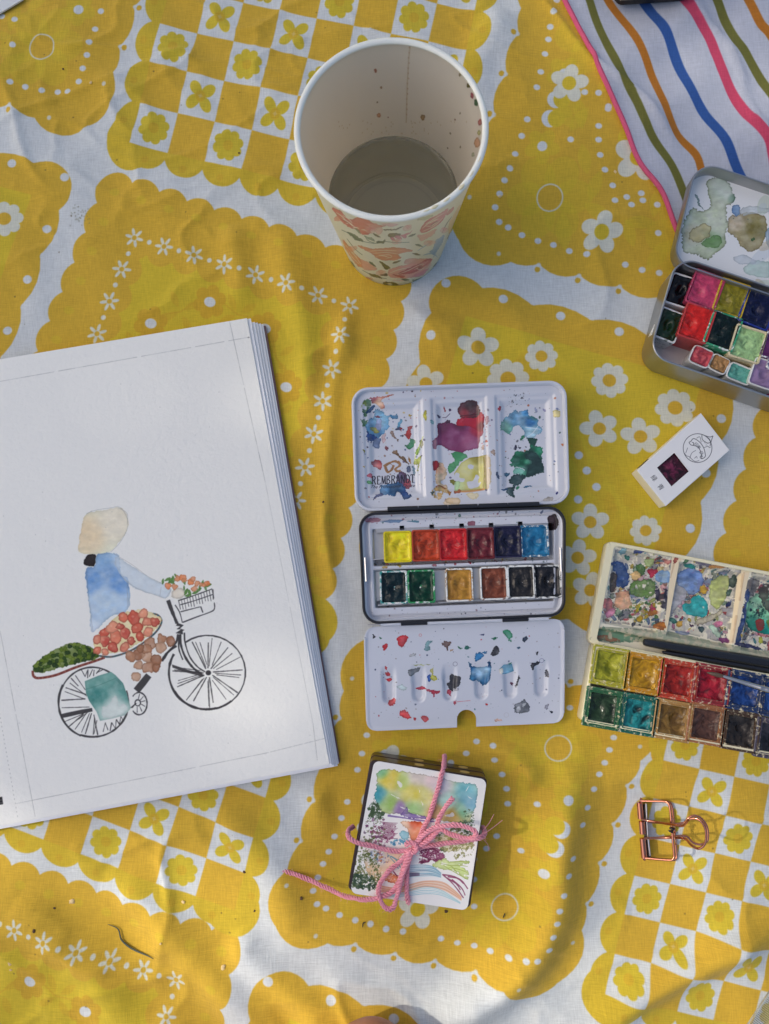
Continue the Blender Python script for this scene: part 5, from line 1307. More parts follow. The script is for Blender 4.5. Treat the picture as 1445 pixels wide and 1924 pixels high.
# ---- hinges
def hinge(pts, z, r, mt, par, nm='hinge_barrel'):
    a, b = pts; v, f = tube([tuple(P2(*a, z)) + (z,), tuple(P2(*b, z)) + (z,)], r, 10); mesh(nm, v, f, mt, par)
HZ = BZ - 0.05
for a, b in ((283, 466), (470, 646), (650, 826), (832, 1006), (1010, 1198)):
    y = lambda x: 856 - (x - 283) * 0.034
    hinge(((640 + a * .31142, 690 + (y(a)) * .31142), (640 + b * .31142, 690 + (y(b)) * .31142)), HZ, 0.13, black, tin)
for a, b, mt in ((242, 362, enamel), (365, 522, black), (526, 973, enamel), (977, 1130, black), (1134, 1254, enamel)):
    y = lambda x: 106 - (x - 242) * 0.036
    hinge(((640 + a * .31142, 1140 + y(a) * .31142), (640 + b * .31142, 1140 + y(b) * .31142)), HZ - 0.1, 0.12, mt, tin)
v, f = tube([tuple(P2(691, 1174.5, HZ)) + (HZ - 0.1,), tuple(P2(1036, 1160, HZ)) + (HZ - 0.1,)], 0.03, 6); mesh('hinge_pin', v, f, steel, tin)
# ---- mixing flap
z7 = ZM(640, 1140, 0.31142)
fz = lambda py: FZ0 + (FZ1 - FZ0) * (py - 1175) / (1370 - 1175)
FQ = [P2(689, 1374, FZ1), P2(1059, 1358, FZ1), P2(1060, 1162, FZ0), P2(685, 1178, FZ0)]
fc = Canvas(min(q[0] for q in FQ) - .2, min(q[1] for q in FQ) - .2, max(q[0] for q in FQ) + .2, max(q[1] for q in FQ) + .2, 75, ENA, (FZ0 + FZ1) / 2)
W7 = w_(z7, fc)
G_, R2, K_, B2 = A(40, 120, 84), A(196, 40, 44), A(44, 42, 46), A(44, 110, 168)
fc.spatter(z7((180, 140), (1310, 100), (1330, 640), (190, 700)), 170, [A(50, 60, 90), A(60, 60, 70), A(40, 90, 100), A(120, 110, 110), A(150, 150, 160), A(180, 60, 70)], 0.4, 1.7, 81)
W7([(350, 180), (400, 170), (402, 195), (375, 238), (348, 230), (345, 200)], R2); W7([(258, 230), (285, 225), (280, 250), (258, 262)], R2); W7([(195, 168), (208, 170), (205, 188), (195, 186)], K_); W7([(235, 182), (248, 185), (240, 192)], G_)
W7([(505, 240), (520, 205), (555, 205), (530, 225), (540, 262), (510, 262)], A(120, 160, 170)); W7([(605, 215), (635, 208), (665, 215), (650, 240), (640, 268), (630, 240), (608, 230)], A(90, 66, 60)); W7([(655, 258), (680, 262), (665, 270)], A(190, 140, 80)); W7([(704, 238), (735, 248), (718, 254)], G_); W7([(750, 235), (780, 240), (770, 258), (748, 255)], A(50, 120, 110))
W7([(835, 165), (858, 165), (855, 175), (838, 175)], A(40, 50, 110)); W7([(905, 185), (940, 184), (930, 196), (908, 194)], G_); W7([(975, 145), (1010, 142), (1030, 170), (1025, 190), (1000, 188), (978, 165)], G_, rough=2); W7([(1010, 192), (1028, 205), (1015, 212)], A(90, 170, 140)); W7([(1090, 190), (1115, 178), (1118, 198), (1098, 210)], A(50, 60, 80)); W7([(1062, 245), (1078, 243), (1076, 256)], A(60, 100, 140))
W7([(910, 265), (935, 235), (955, 260), (945, 280), (920, 298), (905, 290)], K_, rough=2); W7([(1176, 272), (1186, 272), (1182, 290), (1174, 288)], K_); W7([(1150, 345), (1190, 330), (1192, 345), (1170, 360), (1160, 385), (1148, 365)], K_); W7([(1238, 385), (1252, 390), (1256, 425), (1240, 420)], A(56, 56, 66))
W7([(410, 385), (475, 365), (470, 390), (420, 418)], A(86, 90, 96)); W7([(420, 290), (445, 278), (452, 300), (415, 300)], A(186, 190, 200), edge=0.8); W7([(268, 365), (280, 368), (275, 382)], R2); W7([(274, 402), (294, 400), (298, 420), (276, 422)], R2); W7([(274, 438), (308, 436), (300, 452), (278, 450)], R2)
W7([(342, 480), (370, 472), (400, 490), (385, 508), (355, 500)], A(172, 190, 196), al=0.7); W7([(286, 570), (320, 560), (332, 580), (318, 602), (290, 596)], A(198, 44, 46)); W7([(360, 635), (385, 628), (420, 660), (422, 680), (390, 682), (362, 660)], A(206, 56, 56)); W7([(440, 678), (456, 678), (450, 690)], R2); W7([(486, 668), (525, 670), (528, 692), (500, 700)], A(200, 60, 60))
W7([(526, 412), (540, 412), (540, 446), (526, 440)], A(40, 80, 170)); W7([(540, 420), (560, 410), (585, 430), (570, 446), (545, 440)], A(200, 196, 50), holes=0.25); W7([(540, 375), (560, 372), (556, 410), (545, 400)], A(206, 200, 90), al=0.7); W7([(430, 350), (540, 345), (480, 356)], A(190, 200, 140), al=0.7)
W7([(455, 495), (490, 486), (515, 496), (480, 504)], A(180, 40, 60)); W7([(520, 500), (590, 510), (595, 528), (568, 528), (560, 555), (552, 525), (530, 515)], A(190, 50, 70)); W7([(640, 515), (665, 510), (672, 540), (655, 535)], A(190, 60, 80)); W7([(680, 575), (700, 570), (690, 598)], A(200, 80, 100)); fc.line(z7((700, 578), (785, 570)), 1.0, A(200, 110, 120), 0.8, wob=0.5)
W7([(655, 420), (690, 412), (720, 425), (716, 480), (680, 500), (672, 515), (645, 480), (660, 450)], K_, rough=2.2, smooth=True); W7([(680, 500), (715, 490), (700, 510)], A(130, 130, 140), al=.6)
W7([(768, 335), (785, 340), (800, 360), (880, 360), (885, 330), (902, 340), (908, 400), (895, 450), (860, 480), (835, 452), (780, 440), (785, 390)], A(130, 176, 214), edge=0.7, er=3, rough=1.6, grads=[(640 + 790 * .311, 1140 + 370 * .311, 5, A(40, 104, 168)), (640 + 895 * .311, 1140 + 440 * .311, 8, A(40, 110, 170)), (640 + 840 * .311, 1140 + 400 * .311, 9, A(150, 188, 220)), (640 + 790 * .311, 1140 + 435 * .311, 6, A(44, 110, 160)), (640 + 860 * .311, 1140 + 470 * .311, 5, A(36, 106, 168)), (640 + 895 * .311, 1140 + 345 * .311, 4, A(30, 80, 140))])
W7([(812, 285), (840, 275), (862, 290), (850, 305), (820, 335), (810, 320)], B2); W7([(850, 272), (882, 268), (875, 280)], B2)
W7([(955, 375), (985, 350), (1035, 342), (1042, 390), (1000, 405), (975, 408)], A(60, 130, 170), smooth=False, grads=[(640 + 1005 * .311, 1140 + 375 * .311, 6, A(120, 170, 200))]); W7([(955, 375), (975, 372), (978, 405), (958, 400)], A(214, 206, 196)); W7([(1005, 342), (1030, 340), (1020, 352)], A(60, 140, 120))
W7([(1065, 440), (1078, 415), (1080, 440), (1066, 485), (1056, 480)], K_); W7([(1026, 460), (1042, 460), (1038, 476)], A(80, 30, 56)); W7([(1055, 600), (1090, 575), (1115, 570), (1140, 600), (1140, 640), (1090, 648), (1055, 640)], A(100, 104, 114), edge=0.6); W7([(1065, 612), (1085, 605), (1085, 638), (1062, 636)], A(170, 174, 184), al=0.9); W7([(1100, 590), (1120, 585), (1110, 610)], A(180, 184, 194), al=.8)
W7([(1240, 600), (1260, 590), (1256, 620), (1242, 622)], A(120, 120, 140), al=.6); W7([(1268, 640), (1286, 638), (1280, 650)], A(40, 44, 60)); W7([(935, 690), (975, 688), (972, 700), (940, 700)], A(226, 180, 160)); fc.ring(z7((690, 345))[0], 4, 0.8, A(110, 110, 130)); fc.ring(z7((1210, 325))[0], 4, 0.8, A(110, 110, 150)); fc.ring(z7((1005, 660))[0], 4.5, 0.7, A(170, 170, 180)); fc.ring(z7((480, 170))[0], 2.4, 0.8, A(200, 120, 120)); W7([(870, 590), (890, 588), (880, 600)], R2)
fq_w = FQ
def flapz(s, t):
    z = FZ1 + (FZ0 - FZ1) * t
    e = np.minimum(np.minimum(s, 1 - s) * 11.2, t * 5.9)
    z = z + 0.03 * sstep(0.18, 0.10, e)
    for k, (xc, w) in enumerate(((290, 62), (470, 64), (657, 62), (848, 66), (1022, 62), (1208, 64))):
        sc_ = (xc - 150) / 1195.0; tt = np.clip((t - 0.215) / 0.45, 0, 1)
        wv = 0.47 * np.where(t < 0.45, 0.85 + 0.15 * tt, 1.0)
        ds = np.abs(s - sc_) * 11.2; dt = np.where(t < 0.32, (0.32 - t) * 5.9, 0)
        dd = np.hypot(ds, dt)
        z = z - 0.20 * sstep(wv, wv * 0.45, dd) * sstep(0.64, 0.45, t)
    return z
NS, NT = 190, 100
hv, hf = hfield(FQ, NS, NT, flapz, r=0.55)
hv = hv.reshape(NT, NS, 3)
# cut the thumb notch and the shoulders out of the sheet
nc = np.array(P2(876.5, 1351, FZ1)); nr = 0.52
nb0 = np.array(P2(876.5, 1368, FZ1))
def cutout(x, y):
    d = np.hypot(x - nc[0], y - nc[1]); return (d < nr) | ((np.abs(x - nc[0]) < nr) & (y < nc[1]))
X_, Y_ = hv[..., 0], hv[..., 1]
d = np.stack([X_ - nc[0], Y_ - nc[1]], -1); L_ = np.linalg.norm(d, axis=-1)
near = (np.abs(L_ - nr) < 0.05) & (Y_ >= nc[1] - 0.02)
hv[..., 0] = np.where(near, nc[0] + d[..., 0] / L_ * nr, X_); hv[..., 1] = np.where(near, nc[1] + d[..., 1] / L_ * nr, Y_)
sidel = (Y_ < nc[1]) & (np.abs(np.abs(X_ - nc[0]) - nr) < 0.04); hv[..., 0] = np.where(sidel, nc[0] + np.sign(X_ - nc[0]) * nr, hv[..., 0])
flat = hv.reshape(-1, 3)
keep = []
for q in hf:
    c = flat[list(q)].mean(0)
    if not cutout(c[0], c[1]): keep.append(q)
# give the sheet a thickness and a rolled edge
used = sorted({i for q in keep for i in q}); rem = {a: k for k, a in enumerate(used)}
tv = flat[used]; tf = [tuple(rem[i] for i in q) for q in keep]
from collections import Counter
ec = Counter(); 
for q in tf:
    for i in range(4): ec[tuple(sorted((q[i], q[(i + 1) % 4])))] += 1
n0 = len(tv); bv = tv.copy(); bv[:, 2] -= 0.10
vv = np.concatenate([tv, bv]); ff = tf + [tuple(i + n0 for i in q) for q in tf]
for (a, b), c in ec.items():
    if c == 1: ff.append((a, b, b + n0, a + n0))
fm = M_('flap_enamel'); fm.set(col=fm.img(fc.image('flap_stains')), rough=0.2, coat=0.35, cr=0.08); fm.bump(fm.noise(260, 3), 0.06, 0.0006)
flap = mesh('mixing_flap', vv, ff, fm.m, tin, fc, ang=50)
del fc.a
# rim wall of the flap
def flap_edge(pts, zz):
    return [tuple(P2(640 + x * .31142, 1140 + y * .31142, z)) + (z,) for (x, y), z in zip(pts, zz)]
rimp = flap_edge([(147, 185), (152, 420), (160, 690)] , [FZ0 - .05, 1.05, FZ1 + 0.02]); v, f = tube(rimp, 0.06, 6); mesh('flap_edge', v, f, enamel, flap)
rimp = flap_edge([(1347, 135), (1346, 400), (1345, 640)], [FZ0 - .05, 1.05, FZ1 + 0.02]); v, f = tube(rimp, 0.06, 6); mesh('flap_edge', v, f, enamel, flap)
# ---- pans in the tin
u_t = np.array(q6(1250, 160, RZ)) - np.array(q6(258, 192, RZ)); aT = math.atan2(u_t[1], u_t[0])
PZ0, PZ1 = RZ - 0.46, RZ + 0.10
rows = [  # centre in the enlargement, colour, second colour, label, stain, options
 (345, 280, AL(224, 206, 30), AL(206, 180, 16), 'lemon yellow pan with a small hole, first in the top row of the white tin', 0.12, dict(hole=(0.52, 0.58))),
 (515, 272, AL(176, 60, 30), AL(120, 44, 16), 'orange-brown pan between the yellow and red pans in the white tin', 0.3, {}),
 (680, 266, AL(190, 32, 38), AL(160, 20, 28), 'bright red pan, third in the top row of the white tin', 0.25, {}),
 (845, 260, AL(96, 30, 40), AL(60, 14, 26), 'dark burgundy pan in the top row of the white tin', 0.3, {}),
 (1008, 250, AL(30, 30, 66), AL(14, 14, 28), 'blue-black pan in the top row of the white tin beside the blue one', 0.2, {}),
 (1172, 245, AL(30, 104, 150), AL(14, 80, 124), 'clear mid blue pan, last in the top row of the white tin', 0.45, dict(swirl=0.02)),
 (320, 525, AL(16, 44, 50), AL(8, 22, 28), 'deep teal-black pan, first in the bottom row of the white tin', 0.5, dict(stain_col=AL(60, 150, 150))),
 (487, 520, AL(14, 70, 48), AL(6, 40, 28), 'dark green pan with bright green edges in the bottom row of the white tin', 0.42, dict(stain_col=AL(40, 140, 84))),
 (717, 510, AL(166, 120, 44), AL(140, 96, 30), 'flat ochre pan standing alone in the bottom row of the white tin', 0.58, dict(swirl=0.012, level=0.10)),
 (925, 500, AL(110, 56, 38), AL(92, 44, 30), 'flat reddish brown pan in the bottom row of the white tin', 0.6, dict(swirl=0.012, level=0.10)),
 (1090, 492, AL(44, 42, 44), AL(18, 18, 20), 'charcoal pan with a hollow, between the brown and black pans of the white tin', 0.6, dict(stain_col=AL(60, 58, 62))),
 (1250, 490, AL(34, 34, 40), AL(12, 12, 16), 'black pan at the right end of the bottom row in the white tin', 0.5, dict(stain_col=AL(50, 50, 60)))]
for k, (x, y, c1, c2_, lb, stn, kw) in enumerate(rows):
    c = q6(x, y, PZ1); kw.setdefault('level', 0.15)
    half_pan(c[0], c[1], 1.49 if k > 5 else 1.53, 1.72 if k < 6 else 1.80, aT, PZ0, PZ1, c1, lb, GR_T, stain=stn, seed=k + 1, col2=c2_, **kw)
# ================================================================ the small steel tin at the right
def P3(px, py, z): return np.array(tuple(P2(px, py, z)) + (z,))
steel2 = simple('brushed_tin', (0.40, 0.40, 0.39, 1), 0.34, 0.92, nscale=120, nvar=0.08, bump=0.06, bscale=900)
TZ, T0 = 2.35, 0.12
tl_, bl_ = P2(1272, 478, TZ), P2(1218, 668, TZ)
ux_ = (P2(1445, 537, TZ) - P2(1300, 488, TZ)); ux_ /= np.linalg.norm(ux_)
TWD = 9.3
mt = empty('pan_tin', tuple((tl_ + bl_) / 2 + ux_ * TWD / 2) + (T0,), 'small grey steel tin with rounded corners holding loose paint pans, lid open behind', 'paint tin')
mq = [bl_, bl_ + ux_ * TWD, tl_ + ux_ * TWD, tl_]
o = lambda d, r=None: rquad(inset(mq, d), max(1.15 - d, 0.3) if r is None else r, 8)
v, f = loft([(o(0.12), T0), (o(0.02), T0 + 0.12), (o(0.0), TZ - 0.08), (o(0.0), TZ - 0.03), (o(0.03), TZ), (o(0.09), TZ), (o(0.11), TZ - 0.04), (o(0.12), TZ - 0.3), (o(0.12), T0 + 0.12)], cap0=True, cap1=False)
mbase = mesh('base', v, f, steel2, mt)
mfc = Canvas(min(q[0] for q in mq), min(q[1] for q in mq), max(q[0] for q in mq), max(q[1] for q in mq), 40, A(186, 186, 194), T0 + .13)
mfc.m = mfc.wd
for k in range(60):
    rg = random.Random(k); c = bil(mq, rg.random(), rg.random()); mfc.ell(c, rg.uniform(.02, .06), None, A(80, 80, 84), 0.7)
for k in range(14):
    rg = random.Random(k + 70); c = bil(mq, rg.random(), rg.random()); mfc.ell(c, rg.uniform(.2, .6), rg.uniform(.2, .5), [A(80, 110, 90), A(150, 120, 140), A(100, 100, 90)][k % 3], 0.4)
hv, hf = hfield(inset(mq, 0.115), 60, 40, lambda s, t: T0 + 0.125 + 0.0 * s, r=1.0)
fm2 = M_('tin_floor'); fm2.set(col=fm2.img(mfc.image('tin_floor_stains')), rough=0.3, metal=0.15); mesh('tin_floor', hv, hf, fm2.m, mbase, mfc)
z4 = ZM(1160, 280, 0.2496); zt8 = ZM(1180, 470, 0.18339)
for x, y in ((525, 1180), (1265, 1425)):   # dimples of the hinge side
    c = P3(1180 + x * .18339, 470 + y * .18339, TZ - 0.9); v, f = tube([c + np.array([-0.18, 0.05, 0]), c, c + np.array([0.18, -0.05, 0])], [0.02, 0.07, 0.02], 8); mesh('dimple', v, f, steel2, mbase)
c = [P2(*p, TZ - 0.5) for p in zt8((735, 190), (930, 245), (940, 225), (745, 172))]
mesh('hinge_slot', *box(c, TZ - 0.62, TZ - 0.5), simple('rusty_slot', AL(110, 80, 56), 0.6), mbase)
# lid, lying open
LZ2 = 2.3
ltl = P2(1309, 299, LZ2); lbl = P2(1262, 492, LZ2)
lux = P2(1445, 344, LZ2) - P2(1340, 309, LZ2); lux /= np.linalg.norm(lux)
lq = [lbl, lbl + lux * 9.5, ltl + lux * 9.5, ltl]
o = lambda d, r=None: rquad(inset(lq, d), max(1.2 - d, 0.3) if r is None else r, 8)
v, f = loft([(o(0.10), LZ2 - 1.05), (o(0.02), LZ2 - 0.95), (o(0.0), LZ2 - 0.06), (o(0.03), LZ2), (o(0.10), LZ2), (o(0.12), LZ2 - 0.04), (o(0.13), LZ2 - 0.88)], cap0=True)
mlid = mesh('lid', v, f, steel2, mt)
lcv = Canvas(min(q[0] for q in lq), min(q[1] for q in lq), max(q[0] for q in lq), max(q[1] for q in lq), 66, A(206, 208, 214), LZ2 - .87)
WL_ = lambda pts, c, al=.86, **k: w_(z4, lcv)(pts, c, al, **dict(dict(fr=.09, cv=.16), **k))
WL_([(670, 260), (740, 220), (830, 245), (870, 320), (890, 370), (850, 420), (820, 440), (840, 560), (810, 640), (800, 720), (740, 790), (690, 830), (620, 810), (560, 790), (500, 760), (480, 690), (490, 600), (520, 500), (570, 450), (650, 470), (700, 420), (690, 330)], A(158, 170, 138), al=0.62, rough=4, edge=0.7, er=2.5, var=0.5,
    grads=[(1160 + 800 * .25, 280 + 290 * .25, 14, A(166, 184, 172)), (1160 + 870 * .25, 280 + 370 * .25, 6, A(80, 120, 96)), (1160 + 560 * .25, 280 + 640 * .25, 10, A(160, 152, 110)), (1160 + 720 * .25, 280 + 690 * .25, 10, A(108, 146, 90)), (1160 + 740 * .25, 280 + 500 * .25, 14, A(174, 184, 156))])
WL_([(540, 640), (620, 560), (700, 580), (690, 660), (620, 700), (560, 690)], A(178, 168, 124), al=0.7, edge=0.9, rough=3); WL_([(640, 700), (740, 650), (785, 690), (760, 740), (660, 735)], A(96, 140, 78), al=0.7); WL_([(585, 340), (610, 360), (630, 430), (660, 460), (610, 420)], A(100, 124, 124), al=0.8)
WL_([(840, 520), (900, 500), (980, 480), (1090, 490), (1125, 560), (1110, 640), (1080, 720), (1000, 775), (950, 750), (900, 680), (840, 640)], A(150, 138, 98), al=0.85, rough=3, edge=0.5, grads=[(1160 + 1040 * .25, 280 + 600 * .25, 12, A(122, 112, 56)), (1160 + 890 * .25, 280 + 550 * .25, 10, A(176, 160, 136))]); WL_([(1005, 675), (1030, 672), (1025, 695), (1008, 692)], A(70, 100, 60)); WL_([(870, 430), (910, 420), (915, 480), (890, 505), (870, 470)], A(84, 120, 170), al=0.75)
WL_([(920, 460), (1000, 430), (1142, 450), (1142, 475), (1000, 490), (940, 500)], A(170, 178, 186), al=0.7, holes=.25); WL_([(950, 900), (1020, 850), (1142, 860), (1142, 960), (1000, 950)], A(150, 182, 176), al=0.55, holes=.2); WL_([(870, 820), (960, 800), (1050, 850), (950, 870)], A(166, 176, 190), al=.5); WL_([(1110, 640), (1142, 600), (1142, 740)], A(120, 150, 180), al=.6)
WL_([(740, 180), (760, 165), (840, 190), (830, 210), (780, 200)], A(24, 60, 50)); lcv.spatter(z4((470, 300), (1140, 400), (1140, 900), (480, 780)), 40, [A(70, 90, 80), A(90, 90, 90)], 0.4, 1.2, 9)
for k in range(24):
    rg = random.Random(k + 300); c_ = bil(lq, rg.uniform(.45, 1), rg.uniform(.05, .9)); lcv.m = lcv.wd; lcv.ell(c_, rg.uniform(.2, .9), rg.uniform(.1, .6), [A(150, 170, 150), A(170, 180, 200), A(170, 150, 110)][k % 3], 0.35, rg.random() * 3)
lcv.m = lcv.px
hv, hf = hfield(inset(lq, 0.13), 70, 60, lambda s, t: LZ2 - 0.87 + 0.05 * np.clip(1 - np.minimum(np.minimum(s, 1 - s) * 9, np.minimum(t, 1 - t) * 6) / .35, 0, 1) ** 2, r=1.05)
lm2 = M_('lid_metal'); lm2.set(col=lm2.img(lcv.image('lid_washes')), rough=0.36, metal=0.12); lm2.bump(lm2.noise(300, 3), 0.1, 0.0006); mesh('mixing_floor', hv, hf, lm2.m, mlid, lcv)
del lcv.a, mfc.a
aM = math.atan2(ux_[1], ux_[0]); GR_M = 'loose paint pans in the small steel tin'
mp = [ # corners in the 0.2496 enlargement: centre, size cm, label, colours, options
 (474, 1062, 1.36, 1.84, AL(8, 8, 12), 'black glossy pan in the upper left corner of the small steel tin', dict(stain=0.75, rough=0.08, level=.12)),
 (665, 1058, 1.72, 2.02, AL(176, 56, 92), 'raspberry pink pan in the top row of the small steel tin', dict(stain=0.35, level=.10, rough=0.3, hole=(0.3, 0.35), base=AL(190, 150, 164))),
 (862, 1118, 1.68, 1.98, AL(120, 112, 20), 'olive yellow pan with yellow edges in the small steel tin', dict(stain=0.3, stain_col=AL(206, 170, 30), level=.14, hole=(0.3, 0.35))),
 (1062, 1205, 1.75, 2.0, AL(14, 22, 70), 'navy blue pan in the small steel tin at the photo edge', dict(stain=0.35, stain_col=AL(30, 50, 140), level=.12, rough=0.1)),
 (384, 1322, 1.42, 1.80, AL(30, 60, 34), 'wet dark green pan by the left wall of the small steel tin', dict(stain=0.6, rough=0.05, level=.10, swirl=.07)),
 (600, 1308, 1.68, 1.98, AL(196, 30, 24), 'scarlet pan with cracked edges in the small steel tin', dict(stain=0.3, stain_col=AL(196, 60, 60), level=.10, rough=0.2, hole=(0.3, 0.4))),
 (798, 1366, 1.70, 2.02, AL(8, 30, 26), 'wet green-black pan with a mint rim in the small steel tin', dict(stain=0.42, stain_col=AL(60, 160, 120), rough=0.05, level=.12, swirl=.08)),
 (985, 1465, 1.75, 1.90, AL(138, 172, 122), 'pale pearly green pan with a cream rim in the small steel tin', dict(stain=0.62, stain_col=AL(160, 140, 70), base=AL(204, 190, 160), level=.22, rough=0.3, swirl=.03)),
 (1205, 1480, 1.5, 1.7, AL(92, 40, 96), 'dark purple pan cut by the photo edge in the small steel tin', dict(stain=0.5, rough=.1)),
 (632, 1562, 1.20, 1.10, AL(178, 70, 82), 'little white pan of metallic rose paint in the small steel tin', dict(stain=0.9, level=.08, rim=.09, rr=.25, rough=.25, swirl=.09, mound=.05)),
 (768, 1618, 1.05, 0.98, AL(150, 112, 70), 'little white pan of bronze paint in the small steel tin', dict(stain=0.9, level=.06, rim=.09, rr=.22, rough=.25, swirl=.07, mound=.04)),
 (925, 1690, 1.40, 1.0, AL(84, 150, 142), 'little white pan of pearly teal paint in the small steel tin', dict(stain=0.9, level=.12, rim=.09, rr=.22, rough=.25)),
 (1120, 1695, 1.6, 1.6, AL(128, 106, 144), 'tall white pan of dusty lavender paint in the small steel tin', dict(stain=0.8, level=.12, rim=.08, rr=.2, rough=.4, swirl=.02))]
for k, (x, y, w, h, c1, lb, kw) in enumerate(mp):
    z1 = TZ - 0.18 if k < 9 else TZ - 0.55
    if k in (0, 4): z1 = TZ - 0.62
    if k == 12: z1 = TZ - 0.3
    c = P2(1160 + x * .2496, 280 + y * .2496, z1)
    half_pan(c[0], c[1], w, h, aM + [0.02, -.03, .01, -.06, -.05, .01, -.02, .03, 0, -.08, -.12, -.06, .0][k], T0 + .14, z1, c1, lb, GR_M, seed=k + 20, taper=0.12, **kw)
# others further right, beyond the frame
for k, (dx, dy, c1, lb) in enumerate(((7.2, -1.35, AL(150, 110, 40), 'ochre pan near the right end of the small steel tin'), (7.4, -3.4, AL(60, 60, 120), 'violet pan near the right end of the small steel tin'))):
    c = tl_ + ux_ * dx + np.array([-ux_[1], ux_[0]]) * dy
    half_pan(c[0], c[1], 1.7, 1.9, aM, T0 + .14, TZ - .2, c1, lb, GR_M, seed=50 + k)

# ================================================================ the white carton of one pan
KZ, K0 = 1.15, 0.03
kq = [P2(*p, KZ) for p in ((1197, 884), (1251, 951), (1371, 846), (1317, 776))]
kc3 = Canvas(min(q[0] for q in kq) - .3, min(q[1] for q in kq) - .3, max(q[0] for q in kq) + .3, max(q[1] for q in kq) + .3, 110, A(206, 207, 214), KZ)
zk = ZM(1080, 720, 0.25260)
LK = A(52, 52, 58)
carton = empty('paint_carton', tuple(sum(kq) / 4) + (K0,), 'small white card box with a dark square window and a line drawn emblem', 'box')
cc = np.array(zk((913, 483))[0]); kc3.ring(cc, 27, 1.15, LK, 0.95)
for a in ([(942, 380), (1000, 400), (1028, 392)], [(1028, 392), (1018, 420), (1005, 470)], [(980, 400), (1000, 415), (1012, 440)], [(945, 385), (950, 420), (985, 445), (1010, 440)]): kc3.line(zk(*a), 1.2, LK, 0.9, smooth=True)
for a in ([(862, 435), (885, 412), (930, 440), (960, 485), (972, 540)], [(880, 462), (920, 478), (938, 520), (945, 560)], [(862, 435), (850, 440), (862, 458), (880, 462), (884, 445), (872, 440)], [(972, 540), (965, 552), (945, 562), (932, 552), (940, 540), (952, 545)]): kc3.line(zk(*a), 1.2, LK, 0.95, smooth=True)
for a in ([(815, 520), (830, 540), (850, 545)], [(840, 480), (825, 520)], [(855, 560), (870, 520), (900, 500)], [(850, 545), (890, 580), (925, 575)], [(890, 560), (905, 545), (910, 560)], [(940, 440), (930, 400), (905, 410)], [(960, 480), (990, 470), (1000, 480), (1010, 475)]): kc3.line(zk(*a), 0.95, LK, 0.8, smooth=True)
rg = random.Random(2)
for k in range(10): kc3.ell(zk((rg.uniform(950, 985), rg.uniform(430, 465)))[0], 0.5, 0.5, LK, 0.8)
dv = (np.array(zk((1152, 500))[0]) - np.array(zk((945, 228))[0])); dv /= np.linalg.norm(dv)    # along the short side
dl = (np.array(zk((680, 915))[0]) - np.array(zk((1152, 500))[0])); dl /= np.linalg.norm(dl)
def glyph(ch, ctr, size, right, up): 
    c = np.array(zk(ctr)[0]); write(kc3, ch, c - right * size / 2 - up * size / 2, right * size, up * size, LK, 0.95)
up_k = -dl * -1.0
for ch, ctr in (('印', (903, 455)), ('象', (924, 476)), ('白', (942, 517))): glyph(ch, ctr, 6.5, np.array([0.78, 0.62]) , np.array([0.62, -0.78]))
glyph('緑', (590, 705), 10.5, np.array([0.62, 0.78]) * -1 * -1, np.array([0.78, -0.62])); glyph('青', (640, 772), 10.5, np.array([0.62, 0.78]), np.array([0.78, -0.62]))
wc_ = [P2(*p, KZ) for p in zk((612, 628), (720, 768), (850, 655), (742, 516))]
wrr = rquad(wc_, 0.09, 3); 
kim = kc3.image('carton_print'); white_card = simple('white_card', AL(206, 207, 212), 0.6, nvar=0.02, bump=0.05); cream_card = simple('cream_card_edge', AL(214, 208, 188), 0.7, nvar=0.04)
# top with a window: outer outline lofted to the window outline
outer = []
per = rquad(kq, 0.05, 3)
v, f = loft([(rquad(kq, 0.05, 3), K0), (rquad(kq, 0.05, 3), KZ - 0.02)], cap0=True)
body = mesh('carton_body', v, f, cream_card, carton)
# window ring: match points by angle
def resample(poly, n, c):
    a = np.unwrap(np.arctan2(poly[:, 1] - c[1], poly[:, 0] - c[0])); out = []
    pts = np.concatenate([poly, poly[:1]]); d = np.concatenate([[0], np.cumsum(np.linalg.norm(np.diff(pts, axis=0), axis=1))])
    t = np.linspace(0, d[-1], n, endpoint=False); return np.stack([np.interp(t, d, pts[:, 0]), np.interp(t, d, pts[:, 1])], 1)
def quadring(c, n, push=0.0):
    out = []
    for i in range(4):
        for k in range(n): out.append(np.asarray(c[i]) * (1 - k / n) + np.asarray(c[(i + 1) % 4]) * k / n)
    return np.array(out)
g = 1.0
wq_ = wc_
v, f = loft([(quadring(kq, 8), KZ - 0.02), (quadring(inset(kq, 0.02), 8), KZ), (quadring(wq_, 8), KZ), (quadring(wq_, 8), KZ - 0.06)], False, False)
kt = M_('carton_face'); kt.set(col=kt.img(kim), rough=0.55, spec=0.35); kt.bump(kt.noise(700, 2), 0.05, 0.0004)
mesh('carton_face', v, f, kt.m, carton, kc3, ang=30)
c0 = sum(wc_) / 4
pm_ = paint_mat('wrapped_paint', AL(34, 16, 24), AL(70, 26, 44), AL(120, 40, 76), 0.12, 260)
hv, hf = hfield([c0 + (q - c0) * 1.12 for q in wc_], 20, 20, lambda s, t: KZ - 0.16 + 0.10 * (fbm(s * 5, t * 5, 60, 3) - .5))
mesh('wrapped_pan', hv, hf, pm_, carton)
